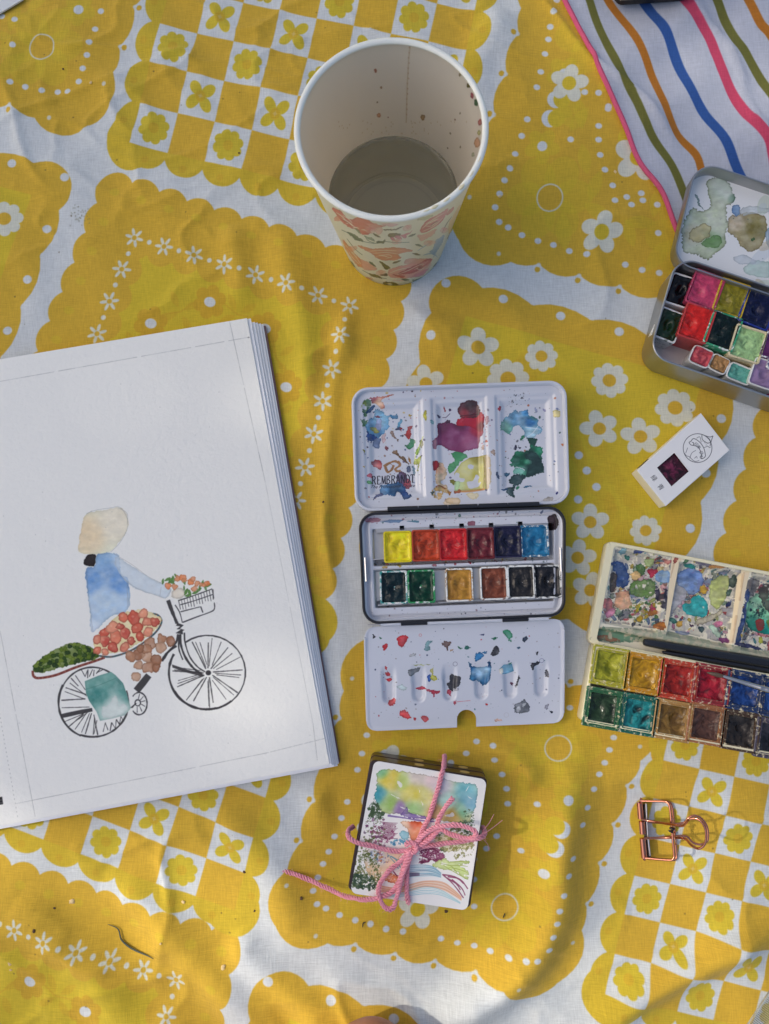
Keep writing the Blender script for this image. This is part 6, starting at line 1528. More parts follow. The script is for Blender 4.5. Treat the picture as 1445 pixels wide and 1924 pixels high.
# mark on the long edge
sA, sB = np.array(P3(*zk((452, 612))[0], KZ - .1)), np.array(P3(*zk((508, 570))[0], KZ - .1))
dd_ = kq[3] - kq[0]; dd_ = dd_ / np.linalg.norm(dd_); nn_ = np.array([-dd_[1], dd_[0]])
if nn_ @ (kq[0] - sum(kq) / 4) < 0: nn_ = -nn_
mk = MB()
for (a0, z0, a1, z1) in ((0.35, .30, 0.42, .75), (0.42, .75, 1.05, .75), (1.05, .75, 1.12, .30), (1.12, .30, .35, .30), (.55, .40, .6, .65), (.6, .65, .7, .42), (.7, .42, .78, .66), (.9, .66, .9, .4), (.9, .4, 1.02, .5)):
    b0 = kq[0] + dd_ * a0 + nn_ * 0.006; b1 = kq[0] + dd_ * a1 + nn_ * 0.006
    mk.add(*tube([(b0[0], b0[1], K0 + z0), (b1[0], b1[1], K0 + z1)], 0.016, 4))
mk.build('printed_mark', simple('print_ink', (0.02, 0.02, 0.025, 1), 0.6), carton)
del kc3.a

# ================================================================ the cream plastic paintbox
XZ, XL = 1.35, 1.0          # rims of the base and of the lid
creamp = plastic_smeared('cream_plastic', AL(222, 214, 186), AL(150, 150, 120), 0.70, 260, 0.35)
zp = ZM(1060, 980, 0.26644)
aX = None
pal = empty('plastic_paintbox', tuple(P2(1400, 1230)) + (0.03,), 'stained cream plastic paintbox with mixing lid open and twelve wells of colour', 'paintbox')
def q8(x, y, z): return P2(1060 + x * .26644, 980 + y * .26644, z)
# directions from the long edges
dx_ = q8(1445, 1655, XZ) - q8(130, 1420, XZ); dx_ /= np.linalg.norm(dx_)
PLN = 21.5
xb = [q8(118, 1412, XZ), None, None, q8(212, 860, XZ)]
xb = [xb[0], xb[0] + dx_ * 12.7, xb[3] + dx_ * 12.7, xb[3]]
dxl = q8(1445, 350, XL) - q8(330, 137, XL); dxl /= np.linalg.norm(dxl)
xl_ = [q8(168, 855, XL), None, None, q8(305, 135, XL)]
xl_ = [xl_[0], xl_[0] + dxl * 12.6, xl_[3] + dxl * 12.6, xl_[3]]
# lid: tray with three wells
v, f = loft([(rquad(inset(xl_, 0.1), .2, 3), 0.03), (rquad(xl_, .3, 3), 0.25), (rquad(xl_, .3, 3), XL - 0.04), (rquad(inset(xl_, 0.03), .28, 3), XL), (rquad(inset(xl_, [.18, .18, .18, .42]), .2, 3), XL), (rquad(inset(xl_, [.2, .2, .2, .45]), .2, 3), XL - 0.2)], cap0=True)
plid = mesh('lid', v, f, creamp, pal)
xi = inset(xl_, [.19, .19, .19, .44])
pcv = Canvas(min(q[0] for q in xl_), min(q[1] for q in xl_), max(q[0] for q in xl_), max(q[1] for q in xl_), 66, A(214, 208, 192), XL - .45)
WP = w_(zp, pcv)
BEI = A(214, 198, 168)
cols9 = [A(44, 74, 130), A(50, 100, 60), A(190, 160, 50), A(176, 50, 60), A(40, 44, 60), A(70, 130, 140), A(150, 160, 80), A(120, 80, 60), A(180, 110, 140), A(60, 60, 90), A(40, 60, 44)]
strip_ = zp((245, 742), (700, 772), (1160, 868), (1500, 930), (1500, 1010), (900, 905), (540, 850), (238, 845))
pcv.fill(strip_, A(176, 170, 150)); pcv.wash(strip_, A(140, 150, 130), .7, .4, 3, .5, smooth=False, holes=.5)
pcv.wash(zp((245, 750), (330, 762), (500, 800), (530, 830), (430, 852), (240, 835)), A(96, 140, 116), .8, .5, 3, .5, holes=.4); pcv.wash(zp((250, 800), (330, 810), (400, 840), (300, 845), (240, 830)), A(180, 120, 90), .7, .5, 3, .5, holes=.45)
w1 = zp((355, 165), (745, 245), (690, 760), (250, 700)); w2 = zp((820, 260), (1230, 330), (1150, 850), (720, 760)); w3 = zp((1300, 350), (1500, 390), (1500, 930), (1190, 860))
for poly, sd in ((w1, 1), (w2, 2), (w3, 3)):
    pcv.wash(poly, A(176, 172, 160), 0.75, 0.5, 3.0, 0.5, smooth=False, seed=sd, holes=0.45, fr=0.15); pcv.wash(poly, A(150, 146, 150), 0.6, 0.5, 3.0, 0.5, smooth=False, seed=sd + 9, holes=0.56, fr=0.15)
for poly, n, sd in ((w1, 260, 1), (w2, 150, 2), (w3, 190, 3)):
    for k in range(16):
        rg = random.Random(k * 7 + sd); s_, t_ = rg.uniform(.1, .9), rg.uniform(.1, .9); a_, b_, c_, d_ = [np.array(q) for q in poly]; o_ = a_ * (1 - s_) * (1 - t_) + b_ * s_ * (1 - t_) + c_ * s_ * t_ + d_ * (1 - s_) * t_
        pcv.blob(o_, rg.uniform(6, 15), rg.uniform(4, 9), rg.choice(cols9), rg.random() * 3, k + sd * 20, al=.42, edge=.7, er=2, holes=.3, cv=.3, rough=4)
    pcv.spatter(poly, n, cols9, 0.6, 3.4, 90 + sd, 0.8, 2.6)
WP([(330, 290), (400, 280), (440, 340), (460, 420), (420, 470), (360, 440), (370, 380), (340, 340)], A(40, 70, 130), holes=.25, rough=2.5); WP([(315, 380), (370, 370), (360, 470), (325, 490)], A(70, 60, 56), holes=.2)
WP([(380, 500), (450, 495), (470, 560), (480, 600), (430, 620), (365, 605), (360, 550)], A(206, 154, 120), rough=2); WP([(480, 430), (560, 410), (630, 420), (640, 490), (610, 530), (550, 540), (470, 510)], A(96, 130, 64), rough=3, holes=.3, edge=.6)
WP([(640, 370), (700, 345), (735, 380), (720, 430), (660, 425)], A(110, 150, 200), rough=2); WP([(585, 345), (610, 335), (660, 345), (640, 380), (610, 400), (592, 370)], A(176, 30, 56)); WP([(510, 310), (550, 305), (575, 340), (545, 390), (515, 350)], A(60, 104, 50)); WP([(470, 365), (520, 355), (540, 390), (490, 415)], A(224, 184, 120)); WP([(640, 490), (700, 480), (720, 570), (700, 630), (660, 580)], A(44, 40, 60), holes=.35, rough=3); WP([(260, 560), (330, 545), (340, 620), (280, 650)], A(190, 110, 110), holes=.3); WP([(340, 610), (360, 640), (310, 680), (290, 650)], A(206, 130, 160)); WP([(520, 590), (545, 580), (520, 640), (500, 650)], A(190, 170, 40)); WP([(590, 640), (640, 610), (650, 650), (600, 670)], A(150, 90, 40)); WP([(515, 675), (555, 670), (545, 705), (510, 700)], A(200, 160, 40)); WP([(640, 720), (690, 710), (690, 765), (630, 750)], A(170, 96, 40)); WP([(570, 270), (630, 265), (620, 315), (575, 310)], A(150, 170, 110), al=.8); WP([(400, 190), (430, 200), (420, 230), (380, 220)], A(120, 170, 190), al=.8); WP([(500, 200), (560, 215), (480, 230)], A(40, 60, 130)); WP([(430, 240), (465, 250), (460, 275), (435, 270)], A(40, 110, 100)); WP([(600, 600), (630, 580), (645, 620), (620, 630)], A(170, 50, 80))
pcv.spatter(zp((470, 540), (660, 560), (640, 720), (460, 690)), 60, [A(60, 110, 60), A(190, 160, 40), A(150, 160, 80)], 0.8, 3.4, 97)
WP([(740, 480), (800, 450), (860, 470), (860, 540), (800, 600), (760, 660), (720, 700)], A(160, 158, 166), al=.8, edge=.7, rough=2.5)
WP([(830, 350), (900, 330), (960, 360), (985, 420), (960, 480), (900, 520), (850, 480), (800, 440), (800, 380)], A(110, 140, 196), edge=.6, rough=2, var=.3, grads=[(1060 + 900 * .266, 980 + 400 * .266, 12, A(96, 130, 196)), (1060 + 840 * .266, 980 + 460 * .266, 8, A(140, 160, 196))])
WP([(900, 540), (940, 520), (990, 545), (1015, 590), (1010, 640), (985, 680), (940, 670), (880, 660), (835, 620), (840, 580), (890, 575)], A(36, 168, 172), edge=.4, rough=1.5, var=.1); WP([(972, 600), (988, 598), (985, 612)], A(214, 208, 192), edge=0)
WP([(1060, 400), (1130, 380), (1165, 400), (1150, 500), (1120, 580), (1080, 620), (1030, 570), (1020, 480)], A(176, 184, 110), edge=.6, rough=3, var=.35); WP([(1120, 600), (1100, 660), (1000, 720), (920, 730), (960, 680), (1060, 650)], A(170, 158, 130), edge=.8, al=.6, rough=3)
WP([(960, 460), (990, 450), (1010, 490), (985, 515), (960, 495)], A(214, 170, 60)); WP([(1170, 400), (1200, 375), (1220, 420), (1200, 465), (1165, 450)], A(44, 60, 50)); WP([(1150, 490), (1180, 480), (1170, 520), (1145, 525)], A(60, 90, 76)); WP([(1140, 580), (1165, 568), (1180, 580), (1160, 600), (1140, 598)], A(36, 44, 90)); WP([(1195, 555), (1220, 548), (1225, 580), (1200, 580)], A(36, 40, 84))
WP([(840, 300), (900, 310), (920, 335), (860, 320)], A(40, 150, 140)); WP([(900, 270), (1000, 290), (1010, 320), (960, 315), (990, 345), (930, 310)], A(90, 88, 104), holes=.2); WP([(1010, 315), (1090, 310), (1105, 330), (1020, 330)], A(206, 140, 70)); WP([(1110, 610), (1200, 610), (1190, 680), (1120, 660)], A(150, 148, 152), al=.8, smooth=False); WP([(1120, 640), (1145, 640), (1140, 660)], A(190, 70, 70)); WP([(1050, 720), (1110, 700), (1110, 740), (1060, 750)], A(206, 120, 150)); WP([(1020, 740), (1060, 735), (1110, 810), (1080, 820), (1050, 790)], A(170, 196, 176), edge=.8); WP([(940, 740), (990, 750), (970, 785), (950, 765)], A(40, 60, 64)); WP([(885, 725), (915, 735), (895, 748)], A(60, 30, 60)); WP([(790, 710), (830, 705), (830, 740), (800, 740)], A(210, 160, 60)); WP([(740, 670), (800, 700), (780, 720), (745, 700)], A(40, 110, 96)); WP([(790, 770), (880, 780), (870, 800), (800, 790)], A(110, 130, 180), al=.7); WP([(1090, 820), (1150, 830), (1160, 850), (1110, 850)], A(120, 50, 110))
WP([(1290, 400), (1370, 420), (1340, 500), (1270, 480)], A(110, 106, 106), rough=3); WP([(1260, 500), (1290, 490), (1290, 560), (1240, 780), (1220, 850), (1190, 830), (1240, 640)], A(36, 60, 120), holes=.3, rough=3, edge=.6)
WP([(1310, 540), (1400, 500), (1500, 560), (1500, 780), (1400, 790), (1320, 760), (1270, 680), (1270, 590)], A(120, 190, 150), rough=2.5, edge=.7, er=3, grads=[(1060 + 1330 * .266, 980 + 740 * .266, 10, A(20, 140, 120)), (1060 + 1420 * .266, 980 + 780 * .266, 12, A(20, 150, 140)), (1060 + 1340 * .266, 980 + 560 * .266, 12, A(150, 204, 170))]); WP([(1380, 470), (1500, 440), (1500, 640), (1440, 640), (1390, 560)], A(70, 66, 60), holes=.3, rough=3); WP([(1350, 700), (1400, 690), (1410, 750), (1370, 770)], A(150, 50, 46)); WP([(1355, 620), (1375, 620), (1375, 650), (1355, 640)], A(120, 50, 46)); pcv.spatter(zp((1290, 560), (1440, 570), (1440, 680), (1290, 690)), 50, [A(30, 80, 70), A(30, 60, 70)], 0.8, 3, 98); WP([(1190, 850), (1300, 865), (1380, 890), (1370, 905), (1200, 870)], A(40, 44, 84)); WP([(1370, 820), (1390, 810), (1400, 850), (1375, 855)], A(190, 196, 70)); WP([(1430, 700), (1500, 690), (1500, 740), (1450, 750)], A(120, 150, 60))
for p_ in (((745, 255), (815, 258), (715, 770), (690, 765)), ((1232, 330), (1290, 345), (1185, 860), (1155, 855))): pcv.fill(zp(*p_), A(220, 204, 176)); 
for a in (((770, 260), (735, 400)), ((1250, 360), (1220, 560)), ((1200, 660), (1170, 850))): pcv.line(zp(*a), 2.5, A(190, 160, 130), .6, wob=.5)
WP([(765, 255), (790, 258), (770, 300), (755, 290)], A(170, 70, 60), al=.7); WP([(650, 725), (690, 715), (700, 750)], A(200, 120, 40), al=.8)
def plz(s, t):
    z = np.full(np.shape(s), XL - 0.10)
    # three wells between dividers
    for a, b in ((0.010, 0.262), (0.302, 0.598), (0.638, 0.985)):
        e = np.minimum(np.minimum(s - a, b - s) * 12.0, np.minimum(t - 0.185, 0.972 - t) * 4.9)
        z = z - 0.36 * sstep(0.0, 0.16, e)
    return z - 0.38 * sstep(0.135, 0.12, t)
hv, hf = hfield(xi, 150, 70, plz)
pmm = M_('mixing_plastic'); pmm.set(col=pmm.img(pcv.image('paintbox_lid_stains')), rough=0.3); pmm.bump(pmm.noise(380, 3), 0.12, 0.0006)
mesh('mixing_wells', hv, hf, pmm.m, plid, pcv, ang=60)
del pcv.a
# base body and the brush slot
v, f = loft([(rquad(inset(xb, 0.08), .2, 3), 0.03), (rquad(xb, .25, 3), 0.2), (rquad(xb, .25, 3), XZ - 0.05), (rquad(inset(xb, 0.04), .25, 3), XZ), (rquad(inset(xb, .16), .2, 3), XZ), (rquad(inset(xb, .18), .2, 3), XZ - 0.14)], cap0=True)
pbase = mesh('base', v, f, creamp, pal)
slot = [q8(210, 862, XZ - .1), q8(690, 950, XZ - .1), q8(1445, 1060, XZ - .1), None]
# hinge gap with the brush tray between lid and base
gq = [xb[3], xb[2], xl_[1] + (xb[2] - xb[3]) * 0, xl_[0]]
gq = [xb[3] + dx_ * 0.15, xb[2], xl_[1] - dxl * 0.4, xl_[0] + dxl * 0.55]
mesh('brush_tray', *box(gq, 0.35, 0.62), plastic_smeared('brush_tray_plastic', AL(196, 190, 168), AL(110, 140, 110), 0.62, 300), pal, smooth=False)
mesh('hinge_strip', *box([xl_[0] + dxl * 0.5, xl_[1], xl_[1] + (xb[3] - xl_[0]) * 0.28, xl_[0] + dxl * 0.5 + (xb[3] - xl_[0]) * 0.28], 0.62, 0.9), plastic_smeared('hinge_plastic', AL(214, 206, 180), AL(150, 120, 120), 0.66, 300), pal, smooth=False)
# wells of colour in the base: rims that run over with paint
GR_P = None
sx = q8(570, 1070, XZ) - q8(325, 1020, XZ); px_l = [(320, 1022), (562, 1072), (803, 1118), (1040, 1150), (1275, 1195), (1512, 1245)]
py_l = [(272, 1318), (522, 1362), (765, 1402), (1000, 1430), (1245, 1478), (1480, 1535)]
pcol = [(AL(150, 150, 36), AL(104, 110, 16), AL(170, 166, 50)), (AL(186, 140, 24), AL(120, 84, 14), AL(196, 140, 30)), (AL(150, 34, 26), AL(90, 16, 14), AL(190, 66, 44)), (AL(160, 26, 44), AL(90, 12, 24), AL(150, 50, 56)), (AL(34, 70, 140), AL(16, 34, 84), AL(40, 60, 104)), (AL(40, 80, 150), AL(20, 40, 90), AL(44, 60, 100)),
        (AL(34, 54, 34), AL(14, 24, 14), AL(44, 96, 64)), (AL(30, 120, 126), AL(10, 40, 44), AL(26, 96, 84)), (AL(120, 90, 40), AL(84, 58, 22), AL(170, 130, 76)), (AL(84, 56, 46), AL(50, 30, 24), AL(160, 104, 66)), (AL(44, 38, 34), AL(14, 12, 12), AL(74, 56, 44)), (AL(40, 40, 48), AL(16, 16, 20), AL(70, 66, 84))]
wn_ = ['yellow green', 'warm yellow', 'orange red', 'crimson', 'cobalt blue', 'deep blue', 'dark green', 'turquoise', 'ochre', 'brown', 'brown black', 'grey black']
aP = math.atan2(dx_[1], dx_[0])
for k, (x, y) in enumerate(px_l + py_l):
    c = q8(x, y, XZ); c1, c2_, c3 = pcol[k]
    ro = lambda w, h, r: rquad(rect(c[0], c[1], w, h, aP - 0.0), r, 3)
    w, h = 1.98, 2.10
    v, f = loft([(ro(w, h, .05), XZ - 0.16), (ro(w, h, .05), XZ + 0.02), (ro(w - .06, h - .06, .05), XZ + 0.05), (ro(w - .22, h - .22, .05), XZ + 0.05), (ro(w - .26, h - .26, .05), XZ - 0.02), (ro(w - .44, h - .44, .05), XZ - 0.02), (ro(w - .48, h - .48, .05), XZ + 0.03), (ro(w - .56, h - .56, .05), XZ + 0.03), (ro(w - .62, h - .62, .05), XZ - 0.3)])
    wl_ = mesh('paint_well', v, f, plastic_smeared('well_rim', AL(206, 196, 168), c3, 0.40, 520, 0.3), pbase, ang=30); wl_['label'] = 'well of %s paint with an overrun rim' % wn_[k]
    rg = np.random.default_rng(k + 5); hx, hy = 0.35 + .3 * rg.random(), 0.35 + .3 * rg.random()
    def fz2(s, t):
        d = np.hypot(s - hx, t - hy); e = np.minimum(np.minimum(s, 1 - s), np.minimum(t, 1 - t))
        return XZ - 0.20 - 0.16 * np.exp(-(d / .2) ** 2) + 0.16 * (fbm(s * 4 + k, t * 4, 55, 3) - .5) + 0.12 * np.clip(1 - e / .16, 0, 1) ** 2
    hv, hf = hfield(rect(c[0], c[1], w - .6, h - .6, aP), 22, 22, fz2, r=.05)
    mesh('paint', hv, hf, paint_mat('box_paint', c2_, c1, tuple(min(q_ * 1.7 + .006, .9) for q_ in c1[:3]) + (1,), 0.14, 190), wl_)
# ---- brushes
def brush(name, label, segs, parent=None):
    pass
bz = 0.95
b0, b1 = np.array(tuple(q8(556, 848, bz)) + (bz,)), np.array(tuple(q8(1445, 1000, bz)) + (bz,))
dB_ = (b1 - b0) / np.linalg.norm(b1 - b0)
br1 = empty('paint_brush', tuple(b0[:2]) + (bz - .3,), 'black ribbed brush handle lying in the slot of the cream paintbox', 'paint brush')
bk = simple('black_handle', (0.012, 0.012, 0.014, 1), 0.22, nscale=500, coat=0.3)
v, f = tube([b0 + dB_ * t for t in (0, 0.05, 0.2, 1.0, 3, 6, 9, 12)], [0.10, 0.17, 0.21, 0.24, 0.27, 0.30, 0.30, 0.28], 14); mesh('handle', v, f, bk, br1)
perp = np.array([dB_[1], -dB_[0], 0.0])
b0b = b0 + dB_ * 1.1 + perp * 0.36 + np.array([0, 0, -0.05])
v, f = tube([b0b + dB_ * t for t in (0, 0.2, 1, 3, 6, 9, 11)], [0.05, 0.11, 0.14, 0.17, 0.20, 0.21, 0.2], 12)
br3 = empty('paint_brush', tuple(b0b[:2]) + (bz - .3,), 'thinner black brush handle alongside the ribbed one in the paintbox slot', 'paint brush')
mesh('handle', v, f, bk, br3)
fA, fB = np.array(tuple(q8(1120, 1091, XZ + .28)) + (XZ + .28,)), np.array(tuple(q8(1445, 1190, XZ + .75)) + (XZ + .75,))
d2 = (fB - fA) / np.linalg.norm(fB - fA); Lf = np.linalg.norm(fB - fA)
br2 = empty('paint_brush', tuple(fA[:2]) + (XZ + .05,), 'fine brush with a silver ferrule, its tip on the crimson well', 'paint brush')
v, f = tube([fA + d2 * t * Lf for t in (0, 0.1, 0.45, 0.80, 0.82, 0.84, 0.87, 0.90, 0.92, 1.0, 1.1)], [0.085, 0.10, 0.125, 0.15, 0.165, 0.15, 0.165, 0.15, 0.165, 0.155, 0.16], 14); mesh('ferrule', v, f, simple('nickel', (0.46, 0.44, 0.42, 1), 0.14, 1.0, nvar=0.03), br2)
tip = np.array(tuple(q8(1005, 1063, XZ + .05)) + (XZ + .05,))
v, f = tube([fA + d2 * 0.05, fA, fA * .7 + tip * .3, fA * .35 + tip * .65, tip * .9 + fA * .1, tip], [.085, .085, .12, .10, .05, .008], 12); mesh('bristles', v, f, simple('wet_bristles', AL(84, 70, 56), 0.4, nscale=900, nvar=0.3, bump=.3), br2)
v, f = tube([fA + d2 * t for t in (Lf * 1.1, Lf * 1.15, Lf + 4, Lf + 9, Lf + 12)], [.14, .16, .24, .2, .09], 14); mesh('handle', v, f, bk, br2)
# ================================================================ the dark box, the painted card and the twine
QZ = 2.2
bq = [P2(652, 1673, QZ), P2(884, 1708, QZ), P2(917, 1461, QZ), P2(696, 1426, QZ)]
choc = simple('dark_brown_lacquer', AL(42, 24, 26), 0.32, nvar=0.25, nscale=200, coat=0.2)
cb = empty('gift_box', tuple(sum(bq) / 4) + (0.03,), 'dark brown two-layer box with gold dots on its side under the painted card', 'box')
for z0, z1, d in ((0.03, 1.06, 0.0), (1.10, QZ, 0.02)):
    v, f = loft([(rquad(inset(bq, d + .06), .22, 4), z0), (rquad(inset(bq, d), .25, 4), z0 + .06), (rquad(inset(bq, d), .25, 4), z1 - .05), (rquad(inset(bq, d + .04), .22, 4), z1)], True, True)
    mesh('box_layer', v, f, choc, cb)
mesh('box_core', *box(inset(bq, .15), 1.04, 1.12), simple('seam', (.01, .006, .006, 1), .6), cb, smooth=False)
# gold dots on the far side wall
e0, e1 = np.array(bq[3]), np.array(bq[2]); du = (e1 - e0) / np.linalg.norm(e1 - e0); nu_ = np.array([-du[1], du[0]])
if nu_ @ (e0 - sum(bq) / 4) < 0: nu_ = -nu_
gm_ = simple('gold_print', AL(206, 176, 112), 0.4)
for k, t in enumerate((0.42, 0.81)):
    for z in (0.55, 1.62):
        c = e0 + (e1 - e0) * t + nu_ * 0.012 - (nu_ * .02 if z > 1.1 else 0); mb = MB(); n = 16
        vv = [(c[0] + du[0] * .26 * math.cos(a), c[1] + du[1] * .26 * math.cos(a), z + .27 * math.sin(a)) for a in np.linspace(0, 2 * math.pi, n, endpoint=False)]
        vb = [(x - nu_[0] * .02, y - nu_[1] * .02, z_) for x, y, z_ in vv]
        mb.add(vv + vb, [tuple(range(n))] + [(i, (i + 1) % n, n + (i + 1) % n, n + i) for i in range(n)]); mb.build('gold_dot', gm_, cb)
CZ = QZ + 0.06
cq = [P2(658, 1678, CZ), P2(878, 1711, CZ), P2(915, 1465, CZ), P2(703, 1429, CZ)]
ccv = Canvas(min(q[0] for q in cq), min(q[1] for q in cq), max(q[0] for q in cq), max(q[1] for q in cq), 90, A(212, 211, 214), CZ)
u1, u2 = ZM(640, 1380, 0.20069), ZM(640, 1540, 0.20069)
V1, V2 = (lambda pts, c, al=.9, **k: w_(u1, ccv)(pts, c, al, cv=.08, **k)), (lambda pts, c, al=.9, **k: w_(u2, ccv)(pts, c, al, cv=.12, **k))
V1([(345, 360), (430, 330), (540, 345), (590, 350), (800, 380), (900, 405), (1130, 450), (1250, 470), (1280, 530), (1270, 640), (1230, 760), (1180, 830), (900, 800), (700, 750), (480, 740), (390, 720), (330, 640), (320, 560), (340, 460)], A(190, 196, 150), al=0.9, rough=2.5, var=.3, edge=.45,
   grads=[(640 + 400 * .2, 1380 + 360 * .2, 7, A(120, 186, 140)), (640 + 470 * .2, 1380 + 420 * .2, 11, A(232, 204, 70)), (640 + 355 * .2, 1380 + 570 * .2, 9, A(60, 156, 180)), (640 + 450 * .2, 1380 + 640 * .2, 9, A(150, 186, 100)), (640 + 580 * .2, 1380 + 440 * .2, 9, A(190, 210, 120)), (640 + 720 * .2, 1380 + 400 * .2, 11, A(204, 190, 186)), (640 + 680 * .2, 1380 + 560 * .2, 12, A(222, 208, 90)), (640 + 800 * .2, 1380 + 560 * .2, 9, A(206, 204, 130)), (640 + 680 * .2, 1380 + 690 * .2, 10, A(150, 190, 130)),
          (640 + 930 * .2, 1380 + 480 * .2, 13, A(186, 184, 204)), (640 + 560 * .2, 1380 + 700 * .2, 8, A(140, 110, 170)), (640 + 1000 * .2, 1380 + 620 * .2, 10, A(160, 200, 200)), (640 + 1180 * .2, 1380 + 540 * .2, 13, A(110, 184, 204)), (640 + 1230 * .2, 1380 + 640 * .2, 10, A(110, 170, 204)), (640 + 1060 * .2, 1380 + 760 * .2, 9, A(206, 164, 80)), (640 + 1120 * .2, 1380 + 720 * .2, 8, A(120, 186, 160)), (640 + 900 * .2, 1380 + 740 * .2, 9, A(190, 150, 100)), (640 + 840 * .2, 1380 + 440 * .2, 9, A(214, 190, 196))])
for pts in ([(540, 440), (580, 470), (560, 500), (530, 460)], [(560, 680), (600, 690), (650, 715), (600, 705)], [(730, 510), (745, 540), (740, 545)], [(1160, 540), (1200, 480), (1185, 520)], [(975, 765), (1050, 735), (1055, 770)], [(750, 620), (775, 665), (765, 660)], [(470, 560), (560, 600), (520, 590)], [(1180, 570), (1230, 600), (1200, 590)]): ccv.wash(u1(*pts), A(212, 211, 214), .85, edge=0, rough=1.5, var=.1, er=1)
ccv.line(u1((440, 760), (560, 775), (700, 800), (880, 815)), 3, A(120, 96, 160), .85, smooth=True, wob=.5); ccv.line(u1((470, 752), (620, 775), (800, 800), (960, 812)), 1.6, A(220, 218, 224), .95, smooth=True)
V1([(560, 745), (620, 690), (660, 740), (800, 770), (870, 800), (700, 790), (590, 770)], A(110, 84, 160), al=.65, holes=.3)
V2([(560, 30), (660, 15), (760, 30), (800, 100), (760, 180), (690, 240), (650, 160), (620, 90)], A(226, 130, 84), al=.85, rough=2, grads=[(640 + 690 * .2, 1540 + 35 * .2, 8, A(214, 84, 50)), (640 + 600 * .2, 1540 + 60 * .2, 8, A(232, 196, 170)), (640 + 730 * .2, 1540 + 140 * .2, 9, A(230, 150, 110))])
GRN1, GRN2, MAR, LBL = A(62, 84, 58), A(96, 108, 60), A(124, 50, 88), A(96, 168, 200)
def dab(poly, n, cols, r0, r1, sd, mp=u2, al=.9): ccv.spatter(mp(*poly), n, cols, r0, r1, sd, al, 1.8, .2)
dab([(310, 590), (340, 640), (400, 740), (400, 800), (250, 790), (260, 690), (300, 620)], 130, [GRN1], .7, 3.2, 1, u1)
dab([(230, 0), (400, -20), (420, 120), (380, 260), (230, 260), (215, 120)], 130, [A(110, 90, 110), GRN2, A(120, 70, 110), A(110, 120, 90)], .7, 3.0, 2)
for k in range(13):
    y = 30 + k * 12; ccv.line(u2((370 + (k % 3) * 14, y - 10), (450, y + 2), (535 - (k % 4) * 12, y + 4)), 1.5, MAR, .85, smooth=True, taper=True)
dab([(290, 60), (520, 50), (500, 180), (400, 260), (320, 230), (280, 120)], 110, [MAR, A(150, 80, 120)], .6, 2.4, 3)
V2([(555, 130), (600, 105), (640, 140), (630, 180), (570, 180)], A(120, 186, 210), al=.8, rough=2.5); dab([(440, 220), (520, 190), (620, 190), (600, 230), (500, 240)], 60, [LBL, A(70, 140, 186)], .6, 2.6, 4); dab([(560, 180), (640, 180), (640, 240), (580, 240)], 20, [LBL], .5, 1.8, 5)
V2([(250, 300), (400, 290), (560, 330), (500, 420), (390, 560), (300, 560), (230, 450)], A(214, 176, 140), al=.55, rough=3, grads=[(640 + 330 * .2, 1540 + 350 * .2, 9, A(150, 170, 190)), (640 + 300 * .2, 1540 + 480 * .2, 9, A(200, 150, 90))])
dab([(170, 250), (330, 300), (380, 520), (330, 660), (120, 620), (130, 420)], 230, [GRN2, A(84, 100, 56), A(120, 120, 70)], .8, 3.0, 6); dab([(120, 500), (300, 520), (330, 660), (110, 630)], 130, [GRN1, A(50, 72, 58)], 1, 3.4, 7)
dab([(270, 300), (440, 300), (460, 400), (350, 420)], 60, [A(90, 110, 150), A(150, 110, 140), A(190, 130, 80)], .6, 2.4, 8); dab([(170, 280), (400, 300), (380, 640), (150, 640)], 130, [A(214, 212, 212)], .5, 1.5, 9)
V2([(400, 550), (470, 500), (530, 540), (520, 590), (430, 580)], A(226, 120, 70), al=.85, rough=2.5); dab([(410, 500), (520, 490), (520, 580), (420, 570)], 34, [A(232, 206, 190)], .5, 1.3, 10)
dab([(890, 130), (960, 90), (1100, 70), (1220, 110), (1240, 210), (1180, 290), (960, 290), (880, 200)], 190, [A(100, 104, 56), A(130, 128, 74), A(80, 96, 60)], .8, 3.2, 11); dab([(1080, 20), (1250, 0), (1250, 160), (1150, 150)], 70, [A(90, 118, 84), GRN1], .7, 2.4, 12); dab([(1150, 700), (1260, 700), (1250, 860), (1130, 860)], 70, [GRN1, A(110, 140, 110)], .6, 2.2, 13, u1)
V2([(880, 200), (1000, 120), (1200, 160), (1230, 250), (1000, 300)], A(190, 184, 120), al=.4, rough=3); dab([(1050, 230), (1250, 220), (1240, 340), (1060, 370)], 50, [A(140, 140, 90)], .7, 2.6, 14)
V2([(760, 290), (860, 260), (960, 320), (970, 360), (880, 390), (780, 350)], A(136, 56, 100), al=.8, holes=.3, rough=3); dab([(740, 270), (900, 260), (980, 340), (940, 390), (730, 410)], 120, [MAR, A(110, 40, 76)], .8, 2.8, 15); dab([(760, 280), (940, 290), (920, 370), (770, 370)], 50, [A(216, 206, 212)], .5, 1.2, 16)
V2([(860, 420), (960, 370), (1050, 390), (1190, 390), (1190, 420), (1100, 430), (1190, 480), (1180, 560), (1060, 480), (920, 460)], A(186, 206, 120), al=.7, rough=2.5, holes=.25)
for a in ([(1000, 400), (1100, 392), (1190, 398)], [(1020, 430), (1120, 430), (1190, 440)], [(1010, 445), (1120, 470), (1190, 500)], [(960, 430), (1080, 500), (1180, 560)], [(930, 410), (1040, 440), (1100, 520)]): ccv.line(u2(*a), 1.4, A(150, 170, 70), .85, smooth=True, taper=True)
for k in range(12):
    ccv.line(u2((640, 430 + k * 10), (760, 425 + k * 9 + (k % 3) * 4), (860, 440 + k * 8), (940, 500 + k * 4)), 1.4, [A(96, 150, 184), A(130, 180, 206), A(70, 124, 160), A(170, 200, 214)][k % 4], .8, smooth=True, taper=True)
